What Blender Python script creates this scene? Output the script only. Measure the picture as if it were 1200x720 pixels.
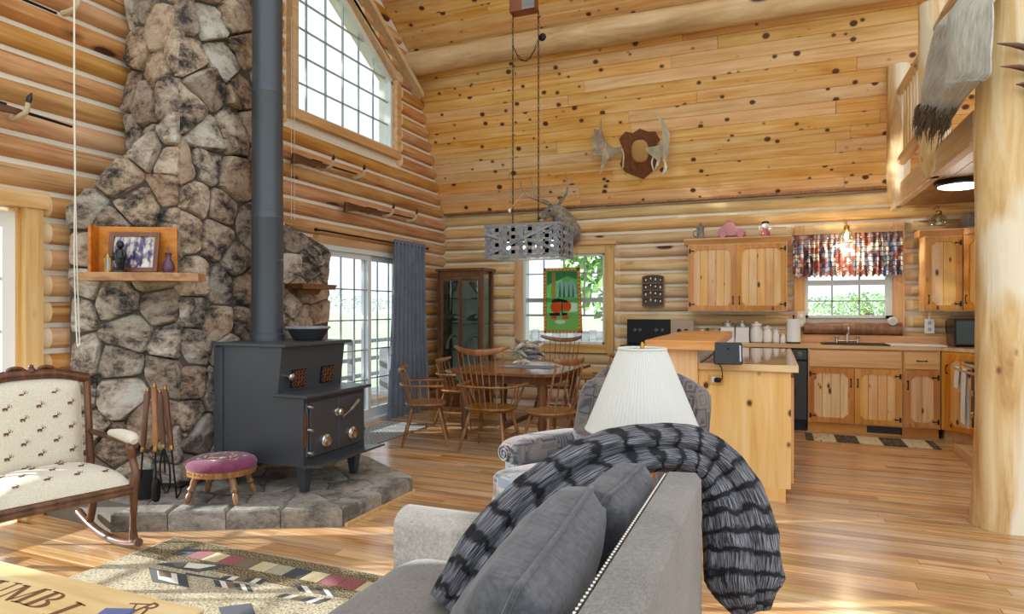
import bpy, bmesh, math, random
from math import sin, cos, pi, radians as R, atan2, hypot
from mathutils import Vector as V, Matrix, noise

for o in list(bpy.data.objects): bpy.data.objects.remove(o)
S = bpy.context.scene
COL = S.collection

# ------------------------------------------------------------------ camera
H, F, CX, CY, YAW = 1.42, 750.0, 600.0, 362.0, R(22.2)
cam = bpy.data.cameras.new('camera'); camo = bpy.data.objects.new('camera', cam); COL.objects.link(camo)
cam.sensor_width = 36; cam.lens = F / 1200 * 36; cam.shift_y = (CY - 360) / 1200
cam.clip_start = 0.05; cam.clip_end = 500
camo.location = (0, 0, H); camo.rotation_euler = (R(90), 0, YAW)
S.camera = camo

# ------------------------------------------------------------------ world, sun, exposure
W = bpy.data.worlds.new('world'); S.world = W; W.use_nodes = True
wn = W.node_tree.nodes; wn.clear()
wo = wn.new('ShaderNodeOutputWorld'); wb = wn.new('ShaderNodeBackground')
wb.inputs[0].default_value = (0.88, 0.945, 1.0, 1); wb.inputs[1].default_value = 1.35
W.node_tree.links.new(wb.outputs[0], wo.inputs[0])
sl = bpy.data.lights.new('sun', 'SUN'); sl.energy = 8.0; sl.angle = R(0.8); sl.color = (1.0, 0.94, 0.84)
so = bpy.data.objects.new('sun', sl); COL.objects.link(so)
so.rotation_euler = V((1.0, 0.42, -0.36)).to_track_quat('-Z', 'Y').to_euler()
S.view_settings.view_transform = 'Standard'; S.view_settings.look = 'None'
S.view_settings.gamma = 1.0; S.view_settings.use_curve_mapping = False
S.view_settings.exposure = 0.36

# ------------------------------------------------------------------ measuring helpers: photo direction -> point on a known plane
FW = V((-sin(YAW), cos(YAW), 0)); RT = V((cos(YAW), sin(YAW), 0))
def ray(px, py): return FW + RT * ((px - CX) / F) + V((0, 0, (CY - py) / F))
O3 = V((0, 0, H))
def pX(px, py, X): d = ray(px, py); return O3 + d * (X / d.x)
def pY(px, py, Y): d = ray(px, py); return O3 + d * (Y / d.y)
def pZ(px, py, Z): d = ray(px, py); return O3 + d * ((Z - H) / d.z)
def pD(px, py, D): return O3 + ray(px, py) * D
random.seed(7); RND = random.Random(11)
U = RND.uniform

# ------------------------------------------------------------------ mesh builder
class MB:
    def __init__(s): s.bm = bmesh.new(); s.uv = s.bm.loops.layers.uv.new('UVMap')
    def _add(s, vs, fs):
        bv = [s.bm.verts.new(v) for v in vs]; out = []
        for f in fs:
            try: out.append(s.bm.faces.new([bv[i] for i in f]))
            except ValueError: pass
        return bv, out
    def box(s, c, d, bev=0, M=None, seg=1):
        x, y, z = d[0]/2, d[1]/2, d[2]/2
        vs = [V((c[0]+a*x, c[1]+b*y, c[2]+e*z)) for a in (-1,1) for b in (-1,1) for e in (-1,1)]
        bv, fs = s._add(vs, [(0,1,3,2),(4,6,7,5),(0,4,5,1),(2,3,7,6),(0,2,6,4),(1,5,7,3)])
        if bev:
            es = list({e for f in fs for e in f.edges})
            r = bmesh.ops.bevel(s.bm, geom=es, offset=bev, segments=seg, affect='EDGES', profile=0.5)
            bv = list({v for f in r['faces'] for v in f.verts} | {v for v in bv if v.is_valid})
        if M is not None:
            for v in bv: v.co = M @ v.co
        return s
    def b2(s, a, b, bev=0, M=None, seg=1):
        return s.box([(a[i]+b[i])/2 for i in range(3)], [abs(a[i]-b[i]) for i in range(3)], bev, M, seg)
    def tube(s, pts, rad, seg=8, closed=False, flat=1.0, up=None):
        pts = [V(p) for p in pts]; n = len(pts)
        if not hasattr(rad, '__len__'): rad = [rad]*n
        t0 = (pts[1]-pts[0]).normalized()
        ref = V(up) if up else (V((0,0,1)) if abs(t0.z) < .9 else V((1,0,0)))
        a = (ref - t0*ref.dot(t0)).normalized(); rings = []; vs = []
        for i, p in enumerate(pts):
            if closed: t = (pts[(i+1) % n]-pts[i-1])
            else: t = pts[min(i+1, n-1)]-pts[max(i-1, 0)]
            t = t.normalized()
            a = a - t*a.dot(t)
            a = a.normalized() if a.length > 1e-6 else t.orthogonal().normalized()
            b = t.cross(a)
            for k in range(seg):
                th = 2*pi*k/seg
                vs.append(p + (a*cos(th)*flat + b*sin(th))*rad[i])
        fs = []
        m = n if closed else n-1
        for i in range(m):
            j = (i+1) % n
            for k in range(seg):
                l = (k+1) % seg
                fs.append((i*seg+k, i*seg+l, j*seg+l, j*seg+k))
        if not closed:
            fs.append(tuple(range(seg))[::-1]); fs.append(tuple((n-1)*seg+k for k in range(seg)))
        s._add(vs, fs); return s
    def lathe(s, prof, seg=16, M=None, cap=True, wob=None):
        vs = []; n = len(prof)
        for r, z in prof:
            for k in range(seg):
                th = 2*pi*k/seg; rr = max(r, .0005)*(1+(wob(th, z) if wob else 0))
                v = V((rr*cos(th), rr*sin(th), z)); vs.append(M @ v if M is not None else v)
        fs = [(i*seg+k, i*seg+(k+1) % seg, (i+1)*seg+(k+1) % seg, (i+1)*seg+k) for i in range(n-1) for k in range(seg)]
        if cap: fs += [tuple(range(seg))[::-1], tuple((n-1)*seg+k for k in range(seg))]
        s._add(vs, fs); return s
    def prism(s, poly, z0, z1, M=None, inset=0):
        n = len(poly); cx = sum(p[0] for p in poly)/n; cy = sum(p[1] for p in poly)/n
        vs = [V((p[0], p[1], z0)) for p in poly]
        if inset:
            zm = z1-(inset if z1 > z0 else -inset)
            vs += [V((p[0], p[1], zm)) for p in poly]
            top = []
            for p in poly:
                d = hypot(p[0]-cx, p[1]-cy) or 1; k = max(0, 1-inset/d)
                top.append(V((cx+(p[0]-cx)*k, cy+(p[1]-cy)*k, z1)))
            vs += top; L = 3
        else:
            vs += [V((p[0], p[1], z1)) for p in poly]; L = 2
        if M is not None: vs = [M @ v for v in vs]
        fs = [(l*n+i, l*n+(i+1) % n, (l+1)*n+(i+1) % n, (l+1)*n+i) for l in range(L-1) for i in range(n)]
        fs += [tuple(range(n))[::-1], tuple((L-1)*n+i for i in range(n))]
        s._add(vs, fs); return s
    def ring(s, outer, inner, z0, z1, M=None):
        n = len(outer)
        vs = [V((p[0], p[1], z)) for z in (z0, z1) for l in (outer, inner) for p in l]
        if M is not None: vs = [M @ v for v in vs]
        fs = []
        for i in range(n):
            j = (i+1) % n
            fs += [(2*n+i, 2*n+j, 3*n+j, 3*n+i), (i, n+i, n+j, j), (i, j, 2*n+j, 2*n+i), (n+i, 3*n+i, 3*n+j, n+j)]
        s._add(vs, fs); return s
    def grid(s, fn, nu, nv, closeu=False, closev=False):
        vs = [V(fn(i/nu, j/nv)) for i in range(nu+(0 if closeu else 1)) for j in range(nv+(0 if closev else 1))]
        cu = nu if closeu else nu+1; cv = nv if closev else nv+1
        bv = [s.bm.verts.new(v) for v in vs]
        for i in range(nu):
            for j in range(nv):
                i2 = (i+1) % cu; j2 = (j+1) % cv
                try: f = s.bm.faces.new([bv[i*cv+j], bv[i2*cv+j], bv[i2*cv+j2], bv[i*cv+j2]])
                except ValueError: continue
                for l, q in zip(f.loops, ((i/nu, j/nv), ((i+1)/nu, j/nv), ((i+1)/nu, (j+1)/nv), (i/nu, (j+1)/nv))): l[s.uv].uv = q
        return s
    def puff(s, c, d, e=.3, M=None, nu=24, nv=14, bulge=0):
        pw = lambda q, k: math.copysign(abs(q)**k, q)
        c = V(c)
        def fn(u, v):
            th = 2*pi*u; ph = -pi/2+pi*v
            x = pw(cos(ph), e)*pw(cos(th), e); y = pw(cos(ph), e)*pw(sin(th), e); z = pw(sin(ph), e)
            k = 1+bulge*(1-x*x)*(1-y*y)
            p = V((x*d[0]/2, y*d[1]/2, z*d[2]/2*k)) + c
            return M @ p if M is not None else p
        s.grid(fn, nu, nv, closeu=True); bmesh.ops.remove_doubles(s.bm, verts=s.bm.verts, dist=1e-5); return s
    def ball(s, c, d, M=None, nu=12, nv=8): return s.puff(c, d, 1.0, M, nu, nv)
    def shift(s, fn):
        for v in s.bm.verts: v.co = fn(v.co.copy())
        return s
    def mesh(s, name, mat, smooth=40):
        bmesh.ops.recalc_face_normals(s.bm, faces=s.bm.faces)
        me = bpy.data.meshes.new(name); s.bm.to_mesh(me); s.bm.free()
        if smooth:
            for p in me.polygons: p.use_smooth = True
            if smooth < 170: me.set_sharp_from_angle(angle=R(smooth))
        if mat: me.materials.append(mat)
        return me
    def build(s, name, mat, parent=None, smooth=40, loc=None, rz=0):
        return put(name, s.mesh(name, mat, smooth), parent, loc, rz)

def put(name, me, parent=None, loc=None, rz=0, M=None):
    o = bpy.data.objects.new(name, me); COL.objects.link(o); o.parent = parent
    if M is not None: o.matrix_local = M
    else:
        if loc: o.location = loc
        o.rotation_euler = (0, 0, rz)
    return o
def tag(o, label=None, cat=None, group=None, kind=None):
    if label: o['label'] = label
    if cat: o['category'] = cat
    if group: o['group'] = group
    if kind: o['kind'] = kind
    return o
def thing(name, label, cat, loc=(0,0,0), rz=0, group=None):
    o = bpy.data.objects.new(name, None); COL.objects.link(o); o.location = loc; o.rotation_euler = (0,0,rz)
    o.empty_display_size = .1
    return tag(o, label, cat, group)
def struct(name, parent=None, label=None):
    o = bpy.data.objects.new(name, None); COL.objects.link(o); o['kind'] = 'structure'
    if label: o['label'] = label
    return o
def copy_tree(o, parent=None):
    c = o.copy(); COL.objects.link(c); c.parent = parent
    for ch in [q for q in bpy.data.objects if q.parent == o]: copy_tree(ch, c)
    return c
def frame(o, x, z):
    x = V(x).normalized(); z = V(z).normalized(); y = z.cross(x).normalized(); x = y.cross(z)
    M = Matrix((x, y, z)).transposed().to_4x4(); M.translation = V(o); return M
def curve(pts, n=6):
    pts = [V(p) for p in pts]; q = [pts[0]*2-pts[1]]+pts+[pts[-1]*2-pts[-2]]; out = []
    for i in range(1, len(q)-2):
        for k in range(n):
            t = k/n; a, b, c, d = q[i-1], q[i], q[i+1], q[i+2]
            out.append(.5*((2*b)+(c-a)*t+(2*a-5*b+4*c-d)*t*t+(3*b-a-3*c+d)*t**3))
    out.append(pts[-1]); return out
def lerpl(vals, n):
    m = len(vals)-1; out = []
    for i in range(n):
        t = i/(n-1)*m; k = min(int(t), m-1); out.append(vals[k]+(vals[k+1]-vals[k])*(t-k))
    return out

# ------------------------------------------------------------------ materials
def C(h, a=1):
    h = h.lstrip('#'); c = [int(h[i:i+2], 16)/255 for i in (0,2,4)]
    return tuple(x/12.92 if x <= .04045 else ((x+.055)/1.055)**2.4 for x in c)+(a,)
class NT:
    def __init__(s, name):
        s.m = bpy.data.materials.new(name); s.m.use_nodes = True; s.t = s.m.node_tree; s.t.nodes.clear()
        s.out = s.n('ShaderNodeOutputMaterial'); s.b = s.n('ShaderNodeBsdfPrincipled'); s.l(s.b.outputs[0], s.out.inputs[0])
    def n(s, k, **kw):
        x = s.t.nodes.new(k)
        for a, v in kw.items(): setattr(x, a, v)
        return x
    def l(s, a, b): s.t.links.new(a, b)
    def inp(s, **kw):
        for k, v in kw.items():
            i = s.b.inputs[k.replace('_', ' ')]
            if hasattr(v, 'is_linked') or hasattr(v, 'links'): s.l(v, i)
            else: i.default_value = v
    def ramp(s, fac, stops, mode='LINEAR'):
        r = s.n('ShaderNodeValToRGB'); r.color_ramp.interpolation = mode; e = r.color_ramp.elements
        while len(e) < len(stops): e.new(.5)
        for q, (p, c) in zip(e, stops): q.position = p; q.color = C(c) if isinstance(c, str) else (c, c, c, 1)
        s.l(fac, r.inputs[0]); return r.outputs[0]
    def mapping(s, vec, scale=(1,1,1), loc=(0,0,0), rot=(0,0,0)):
        m = s.n('ShaderNodeMapping'); m.inputs['Scale'].default_value = scale; m.inputs['Location'].default_value = loc; m.inputs['Rotation'].default_value = rot
        s.l(vec, m.inputs[0]); return m.outputs[0]
    def math(s, op, a, b=None):
        m = s.n('ShaderNodeMath', operation=op)
        for i, v in enumerate((a, b)):
            if v is None: continue
            if hasattr(v, 'links'): s.l(v, m.inputs[i])
            else: m.inputs[i].default_value = v
        return m.outputs[0]
    def mix(s, fac, a, b, mode='MIX'):
        m = s.n('ShaderNodeMix', data_type='RGBA', blend_type=mode)
        for i, v in ((0, fac), (6, a), (7, b)):
            if hasattr(v, 'links'): s.l(v, m.inputs[i])
            elif i == 0: m.inputs[0].default_value = v
            else: m.inputs[i].default_value = C(v) if isinstance(v, str) else v
        return m.outputs[2]
    def noise(s, vec, scale=5, detail=4, rough=.55, dist=0):
        x = s.n('ShaderNodeTexNoise'); x.inputs['Scale'].default_value = scale; x.inputs['Detail'].default_value = detail
        x.inputs['Roughness'].default_value = rough; x.inputs['Distortion'].default_value = dist; s.l(vec, x.inputs['Vector']); return x.outputs[0]
    def vor(s, vec, scale=5, feature='F1', rnd=1.0):
        x = s.n('ShaderNodeTexVoronoi', feature=feature); x.inputs['Scale'].default_value = scale; x.inputs['Randomness'].default_value = rnd
        s.l(vec, x.inputs['Vector']); return x
    def bump(s, h, strength=.2, dist=.01):
        b = s.n('ShaderNodeBump'); b.inputs['Strength'].default_value = strength; b.inputs['Distance'].default_value = dist
        s.l(h, b.inputs['Height']); s.l(b.outputs[0], s.b.inputs['Normal'])
    def coord(s, k):
        if k == 'P': v = s.n('ShaderNodeNewGeometry').outputs['Position']
        else: v = s.n('ShaderNodeTexCoord').outputs[{'O': 'Object', 'UV': 'UV', 'G': 'Generated'}[k]]
        return v
    def rnd(s): return s.n('ShaderNodeObjectInfo').outputs['Random']
    def jit(s, v, k=37.0):
        c = s.n('ShaderNodeCombineXYZ'); r = s.rnd()
        for i, q in enumerate((1.0, 1.7, 2.3)): s.l(s.math('MULTIPLY', r, k*q), c.inputs[i])
        a = s.n('ShaderNodeVectorMath', operation='ADD'); s.l(v, a.inputs[0]); s.l(c.outputs[0], a.inputs[1]); return a.outputs[0]
    def vary(s, col, v=.15, sat=.1, hue=.01):
        h = s.n('ShaderNodeHueSaturation'); r = s.rnd()
        s.l(s.math('ADD', s.math('MULTIPLY', r, 2*v), 1-v), h.inputs['Value'])
        r2 = s.math('FRACT', s.math('MULTIPLY', r, 17.31))
        s.l(s.math('ADD', s.math('MULTIPLY', r2, 2*sat), 1-sat), h.inputs['Saturation'])
        s.l(s.math('ADD', s.math('MULTIPLY', s.math('FRACT', s.math('MULTIPLY', r, 7.7)), 2*hue), .5-hue), h.inputs['Hue'])
        s.l(col, h.inputs['Color']); return h.outputs[0]

def wood(name, cols, axis='x', coord='O', knots=0.0, kn=(4, 7), flat=None, rough=.5, coat=0, var=.12, bump=.15, gs=13.0, kcol='#4b2c18', streak=.9, ksize=.16, crack=0):
    t = NT(name); v = t.jit(t.coord(coord)); ai = 'xyz'.index(axis)
    sc = [gs]*3; sc[ai] = streak
    g = t.noise(t.mapping(v, sc), 1, 6, .6, .8)
    g2 = t.noise(t.mapping(v, [1.6]*3), 1, 2, .5)
    f = t.math('ADD', t.math('MULTIPLY', g, .75), t.math('MULTIPLY', g2, .35))
    col = t.ramp(f, [(.32, cols[0]), (.52, cols[1]), (.72, cols[2])])
    col = t.vary(col, var, .12, .008)
    if crack:
        cs = [26.0]*3; cs[ai] = .7; ck = t.noise(t.mapping(v, cs), 1, 3, .6, .4)
        col = t.mix(t.math('MULTIPLY', t.ramp(ck, [(.62, 0.0), (.70, 1.0)]), crack), col, '#5f3c22')
    if knots:
        ks = [kn[1]]*3; ks[ai] = kn[0]
        if flat: ks['xyz'.index(flat)] = 0
        wv = t.noise(t.mapping(v, [9]*3), 1, 2)
        vo = t.vor(t.mapping(v, ks), 1)
        d = t.math('ADD', vo.outputs['Distance'], t.math('MULTIPLY', wv, .08))
        sp = t.n('ShaderNodeSeparateColor'); t.l(vo.outputs['Color'], sp.inputs[0])
        siz = t.math('ADD', t.math('MULTIPLY', t.math('MAXIMUM', t.math('SUBTRACT', sp.outputs[0], 1-knots), 0), .75*ksize/knots), ksize*.25)
        dd = t.math('SUBTRACT', t.math('SUBTRACT', d, .04), siz)
        k = t.ramp(dd, [(0.0, 1.0), (.035, .45), (.09, 0.0)])
        k = t.math('MULTIPLY', k, t.math('GREATER_THAN', sp.outputs[0], 1-knots))
        col = t.mix(k, col, kcol)
    t.inp(Base_Color=col, Roughness=rough)
    if coat: t.inp(Coat_Weight=coat, Coat_Roughness=.12)
    if bump: t.bump(g, bump, .004)
    return t.m
def plain(name, col, rough=.5, metal=0, bump=0, bs=60, coat=0, var=0):
    t = NT(name); t.inp(Base_Color=C(col), Roughness=rough, Metallic=metal)
    if coat: t.inp(Coat_Weight=coat)
    if var:
        c = t.ramp(t.noise(t.coord('O'), 9, 5), [(.3, col), (.7, col)])
        h = t.mix(t.math('MULTIPLY', t.noise(t.coord('O'), 14, 6), var), C(col), '#000000'); t.l(h, t.b.inputs['Base Color'])
    if bump: t.bump(t.noise(t.coord('O'), bs, 4), bump, .01)
    return t.m
def glow(name, col, strength, base='#ffffff'):
    t = NT(name); t.inp(Base_Color=C(base)); t.b.inputs['Emission Color'].default_value = C(col); t.b.inputs['Emission Strength'].default_value = strength; return t.m
def glassmat(name, tint='#ffffff', gloss=.07, rough=.02):
    t = NT(name); t.t.nodes.remove(t.b)
    a = t.n('ShaderNodeBsdfTransparent'); a.inputs[0].default_value = C(tint); g = t.n('ShaderNodeBsdfGlossy'); g.inputs['Roughness'].default_value = rough
    m = t.n('ShaderNodeMixShader'); m.inputs[0].default_value = gloss
    t.l(a.outputs[0], m.inputs[1]); t.l(g.outputs[0], m.inputs[2]); t.l(m.outputs[0], t.out.inputs[0]); return t.m
def fabric(name, a, b, scale=220, rough=.95, bump=.25, coord='O'):
    t = NT(name); v = t.coord(coord)
    n1 = t.noise(t.mapping(v, (scale, scale*.25, scale)), 1, 2); n2 = t.noise(t.mapping(v, (scale*.25, scale, scale*.3)), 1, 2)
    w = t.math('MULTIPLY', t.math('ADD', n1, n2), .5); big = t.noise(v, 4, 3)
    col = t.ramp(t.math('ADD', t.math('MULTIPLY', w, .7), t.math('MULTIPLY', big, .3)), [(.36, a), (.62, b)])
    t.inp(Base_Color=col, Roughness=rough, Sheen_Weight=.25); t.bump(w, bump, .002); return t.m

def m_stone(name, cols, tint):
    t = NT(name); v = t.jit(t.coord('P'), 61.0)
    n1 = t.noise(t.mapping(v, (1, 1, 1.5)), 6.5, 10, .72, .35)
    n2 = t.noise(v, 30, 6, .75, .2)
    f = t.math('ADD', t.math('MULTIPLY', n1, .8), t.math('MULTIPLY', n2, .25))
    big = t.noise(v, 2.6, 2, .5)
    f = t.math('ADD', f, t.math('MULTIPLY', t.math('SUBTRACT', big, .5), .45))
    col = t.ramp(f, [(.385, cols[0]), (.455, cols[1]), (.515, cols[2]), (.63, cols[3])])
    tn = t.ramp(t.rnd(), tint, 'LINEAR')
    col = t.mix(.75, col, tn, 'MULTIPLY')
    t.inp(Base_Color=col, Roughness=.85); t.bump(t.math('ADD', n1, t.math('MULTIPLY', n2, .5)), 1.0, .05); return t.m

M = {}
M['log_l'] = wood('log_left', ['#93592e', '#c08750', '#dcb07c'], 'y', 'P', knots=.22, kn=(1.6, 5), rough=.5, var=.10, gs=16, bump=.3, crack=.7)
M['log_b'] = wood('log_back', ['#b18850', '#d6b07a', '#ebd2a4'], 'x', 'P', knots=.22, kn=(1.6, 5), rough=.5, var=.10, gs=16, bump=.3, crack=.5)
M['log_end'] = wood('log_cut_end', ['#d3a970', '#e6c592', '#f0d8ae'], 'z', 'P', rough=.6, gs=6)
M['chink'] = plain('chinking', '#e9e2d4', .9, bump=.3, bs=90)
M['plank'] = wood('ceiling_plank', ['#c28540', '#e2af6c', '#f0cc96'], 'x', 'O', knots=.95, kn=(5.5, 6.8), flat='z', rough=.42, var=.07, gs=16, bump=.06, kcol='#54301a', ksize=.2)
M['floor'] = wood('floor_board', ['#8f5f38', '#c59766', '#e2be92'], 'x', 'O', knots=.14, kn=(1.2, 9), flat='z', rough=.2, var=.22, gs=26, bump=.03, streak=1.0, kcol='#6a4021')
M['pine'] = wood('cabinet_pine', ['#cd8a42', '#eab470', '#f5cb90'], 'z', 'O', knots=.45, kn=(3.0, 6.0), rough=.36, var=.06, gs=16, bump=.05, kcol='#4a2410', ksize=.12)
M['pine_x'] = wood('cabinet_pine_rail', ['#b87434', '#d89a54', '#e8b476'], 'x', 'O', knots=.4, kn=(2.4, 7), rough=.36, var=.06, gs=16, bump=.05, kcol='#4a2410', ksize=.12)
M['pine_dk'] = wood('cabinet_pine_frame', ['#bd7834', '#dc9f58', '#eab676'], 'z', 'O', knots=.3, kn=(2.4, 6), rough=.36, var=.05, gs=16, bump=.05, kcol='#4a2410', ksize=.12)
M['pine_y'] = wood('door_frame_pine', ['#a8642a', '#cc8a46', '#dfa664'], 'y', 'O', knots=.5, kn=(4, 9), flat='z', rough=.36, var=.05, gs=18, bump=.05, kcol='#4a2410', ksize=.13)
M['pine_yl'] = wood('door_plank_pine', ['#cf9048', '#e8b470', '#f4cb92'], 'y', 'O', knots=.75, kn=(4, 8.5), flat='z', rough=.36, var=.05, gs=18, bump=.05, kcol='#4a2410', ksize=.13)
M['panel'] = wood('island_panel_pine', ['#d99a4e', '#efbd76', '#f8d196'], 'z', 'O', knots=.85, kn=(5.0, 6.5), flat='y', rough=.4, var=.03, gs=12, bump=.04, kcol='#5a3216', ksize=.13)
M['trim'] = wood('trim_pine', ['#b9803f', '#d9a663', '#e9c088'], 'z', 'O', knots=.3, kn=(2, 6), rough=.45, var=.05, gs=16)
M['trim_y'] = wood('trim_pine_y', ['#b98a5a', '#d3aa7c', '#e4c49c'], 'y', 'O', knots=.3, kn=(2, 6), rough=.45, var=.05, gs=16)
M['trim_x'] = wood('trim_pine_x', ['#bf8845', '#ddac6c', '#ecc690'], 'x', 'O', knots=.3, kn=(2, 6), rough=.45, var=.05, gs=16)
def peeled(name):
    t = NT(name); v = t.coord('P'); g = t.noise(t.mapping(v, (9, 9, .9)), 1, 6, .62, .9); b = t.noise(t.mapping(v, (3.2, 3.2, .55)), 1, 3, .55, .6)
    col = t.ramp(g, [(.3, '#b98a4c'), (.5, '#dcb67c'), (.7, '#eed6a8')]); col = t.mix(t.ramp(b, [(.52, 0.0), (.60, .85)]), col, '#f0e4cc'); col = t.mix(t.ramp(b, [(.30, .7), (.40, 0.0)]), col, '#a9763c')
    vo = t.vor(t.mapping(v, (4.5, 4.5, 2.4)), 1); k = t.ramp(vo.outputs['Distance'], [(.03, .85), (.06, .35), (.09, 0.0)]); col = t.mix(k, col, '#6d4526')
    t.inp(Base_Color=col, Roughness=.5); t.bump(t.math('ADD', g, t.math('MULTIPLY', b, 2.0)), .5, .02); return t.m
M['peeled'] = peeled('peeled_log')
M['peeled_x'] = wood('peeled_log_x', ['#a97f48', '#d0a873', '#e6cb9c'], 'x', 'P', knots=.3, kn=(1.4, 4), rough=.55, var=.03, gs=7, streak=1.1, bump=.5)
M['oak'] = wood('chair_oak', ['#63401f', '#8b5f38', '#ab7f52'], 'z', 'O', rough=.35, var=.06, gs=22)
M['oak_dk'] = wood('dark_oak', ['#4b2c1b', '#6d452b', '#87593a'], 'z', 'O', rough=.32, var=.04, gs=22)
M['table'] = wood('table_oak', ['#5d3a22', '#83573a', '#a2734e'], 'y', 'O', rough=.22, var=.0, gs=20)
M['walnut'] = wood('carved_walnut', ['#3a1f12', '#5e3822', '#82543a'], 'z', 'O', rough=.3, var=.03, gs=18)
M['chest'] = wood('chest_pine', ['#d9ac66', '#edc88a', '#f6dba8'], 'x', 'O', knots=.1, kn=(2, 5), rough=.42, var=.0, gs=15)
M['stone'] = m_stone('field_stone', ['#2f2e31', '#857d78', '#cdb9a5', '#faf3e8'], [(0, '#f6eee4'), (.2, '#e0c4a8'), (.38, '#b4aeaa'), (.55, '#ffffff'), (.7, '#dcdad8'), (.85, '#cfac92'), (1, '#a8a4a2')])
M['mortar'] = plain('mortar', '#57504a', .95, bump=.6, bs=40)
M['flag'] = m_stone('hearth_stone', ['#7a7670', '#9b968e', '#b6aea4', '#d2cac0'], [(0, '#f2ece4'), (.5, '#d9d3ca'), (1, '#ffffff')])
M['grout'] = plain('grout', '#7b756c', .95, bump=.4, bs=60)
M['iron'] = plain('stove_steel', '#494d53', .38, .35, bump=.04, bs=200)
M['pipe'] = plain('stove_pipe_steel', '#4b5058', .40, .3)
M['black'] = plain('black_metal', '#17181a', .45, .5)
M['blackp'] = plain('black_enamel', '#15171b', .18)
M['nickel'] = plain('nickel', '#d5d2ca', .22, 1)
M['silver'] = plain('spring_steel', '#a9a9aa', .3, 1)
M['brass'] = plain('brass', '#b98d46', .28, 1)
M['copper'] = plain('copper_grille', '#8d5a3e', .35, .8)
M['white'] = plain('white_vinyl', '#eef0ee', .4)
M['vinyl'] = plain('window_vinyl', '#dfe3e2', .45)
M['muntin'] = plain('muntin_bar', '#a9aeb0', .5)
M['ceramic'] = plain('white_ceramic', '#eeebe4', .25)
M['cream'] = plain('cream_cord', '#efe9da', .8)
M['glass'] = glassmat('window_glass', '#f6fbff', .05)
M['cglass'] = glassmat('cabinet_glass', '#e6efec', .10)
M['clear'] = glassmat('clear_glass', '#eef0ea', .22, .05)
M['sofa'] = fabric('sofa_linen', '#635e59', '#8e8780', 260)
M['cush'] = fabric('cushion_velvet', '#3b3a3d', '#605f63', 90, bump=.15)
M['curtain'] = fabric('curtain_cloth', '#535c69', '#7a838f', 180, bump=.1)
M['plumc'] = fabric('plum_wool', '#5e2440', '#8a3f60', 160)
M['wick'] = wood('weathered_lath', ['#5f6166', '#84868b', '#a2a3a6'], 'x', 'O', rough=.8, gs=20, var=.15)
M['antler'] = wood('antler', ['#6f5f4e', '#a39079', '#cfc0a8'], 'z', 'O', rough=.6, gs=14, var=.1)
M['bone'] = wood('pale_antler', ['#9b8c6f', '#c9bfa2', '#e3dcc6'], 'z', 'O', rough=.6, gs=10, var=.1)
M['gunwood'] = wood('gun_stock', ['#3a2115', '#5c3826', '#74492f'], 'y', 'O', rough=.35)
M['hoof'] = plain('hoof_dark', '#2a2521', .5)
M['hair'] = plain('hoof_hair', '#cdb998', .9, bump=.5, bs=200)
# ================================================================== THE ROOM
XL, YB = -4.67, 8.72            # crest of the logs on the gable wall and on the back wall
CXL, CYB = XL-.055, YB+.055     # chinking planes behind the crests
LH = .185
BRK = (7.86, 4.95); EAVE = (8.70, 2.87); SLP = .61; RIDGE = (3.85, 4.95+SLP*(7.86-3.85))
XR = 4.4
def roof_z(y):
    if y > BRK[0]: return BRK[1]-(y-BRK[0])*(BRK[1]-EAVE[1])/(EAVE[0]-BRK[0])
    if y > RIDGE[0]: return BRK[1]+(BRK[0]-y)*SLP
    return RIDGE[1]-(RIDGE[0]-y)*SLP

# ---- floor
fl = MB().b2((-9, -3, -.25), (9, YB+.3, -.008)).build('floor', plain('subfloor', '#7a5b3d', .8), smooth=0); tag(fl, 'warm varnished strip wood floor', kind='structure')
_bc = {}
def board_mesh(L, w, t, mat, key, ch=None):
    ch = ch or (.0018 if key == 'floor_board' else .006)
    k = (key, round(L, 2))
    if k not in _bc: _bc[k] = MB().box((0, 0, -t/2), (L-.001, w-.0012, t), ch).mesh(key, mat, 0)
    return _bc[k]
def rows(parent, name, n, w, x0, x1, place, mat, key, lens, t=.02):
    for i in range(n):
        x = x0 - U(0, .9)*lens[0]
        while x < x1:
            L = round(U(*lens), 1); a, b = max(x, x0), min(x+L, x1); x += L
            if x1 - x < .4: b = x1; x = x1
            if b-a < .08: continue
            put(name, board_mesh(b-a, w, t, mat, key), parent, M=place((a+b)/2, i))
rows(fl, 'floor_board', 84, .092, CXL, 3.9, lambda xc, i: Matrix.Translation((xc, 1.1+.092*(i+.5), 0)), M['floor'], 'floor_board', (2.2, 4.4))

# ---- gable wall on the left: body, then one object per log
wl = struct('wall_left', label='honey log gable wall with white chinking')
def wl_piece(y0, y1, zb, zt):
    m = MB(); p = [(y0, zb[0]), (y1, zb[1]), (y1, zt[1]), (y0, zt[0])]
    m.prism(p, 0, .2, Matrix(((0,0,-1,CXL),(1,0,0,0),(0,1,0,0),(0,0,0,1)))); return m.build('wall_body', M['chink'], wl, 0)
GX = XL-.10                                   # glass plane of gable openings
gw = [pX(342.6, 126.1, GX), pX(454, 172.8, GX), pX(454, 97, GX)]
GY0, GY1, GZ0, GZ1 = gw[0].y, gw[1].y, (gw[0].z+gw[1].z)/2, gw[2].z
GZT = GZ1+SLP*(GY1-GY0)                       # top of the sloping light at its tall side
D2 = (0.46, pX(22, 300, XL-.02).y, 2.10)      # glazed door at the far left: y0, y1, top
SD = (pX(377, 330, XL-.05).y, 7.62, 2.09)     # sliding patio door
CAS = .12
og = (GY0-.03, GY1+.03)
wl_piece(-4, D2[0], (0, 0), (roof_z(-1), roof_z(D2[0])))
wl_piece(D2[0], D2[1], (D2[2], D2[2]), (roof_z(D2[0]), roof_z(D2[1])))
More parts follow.
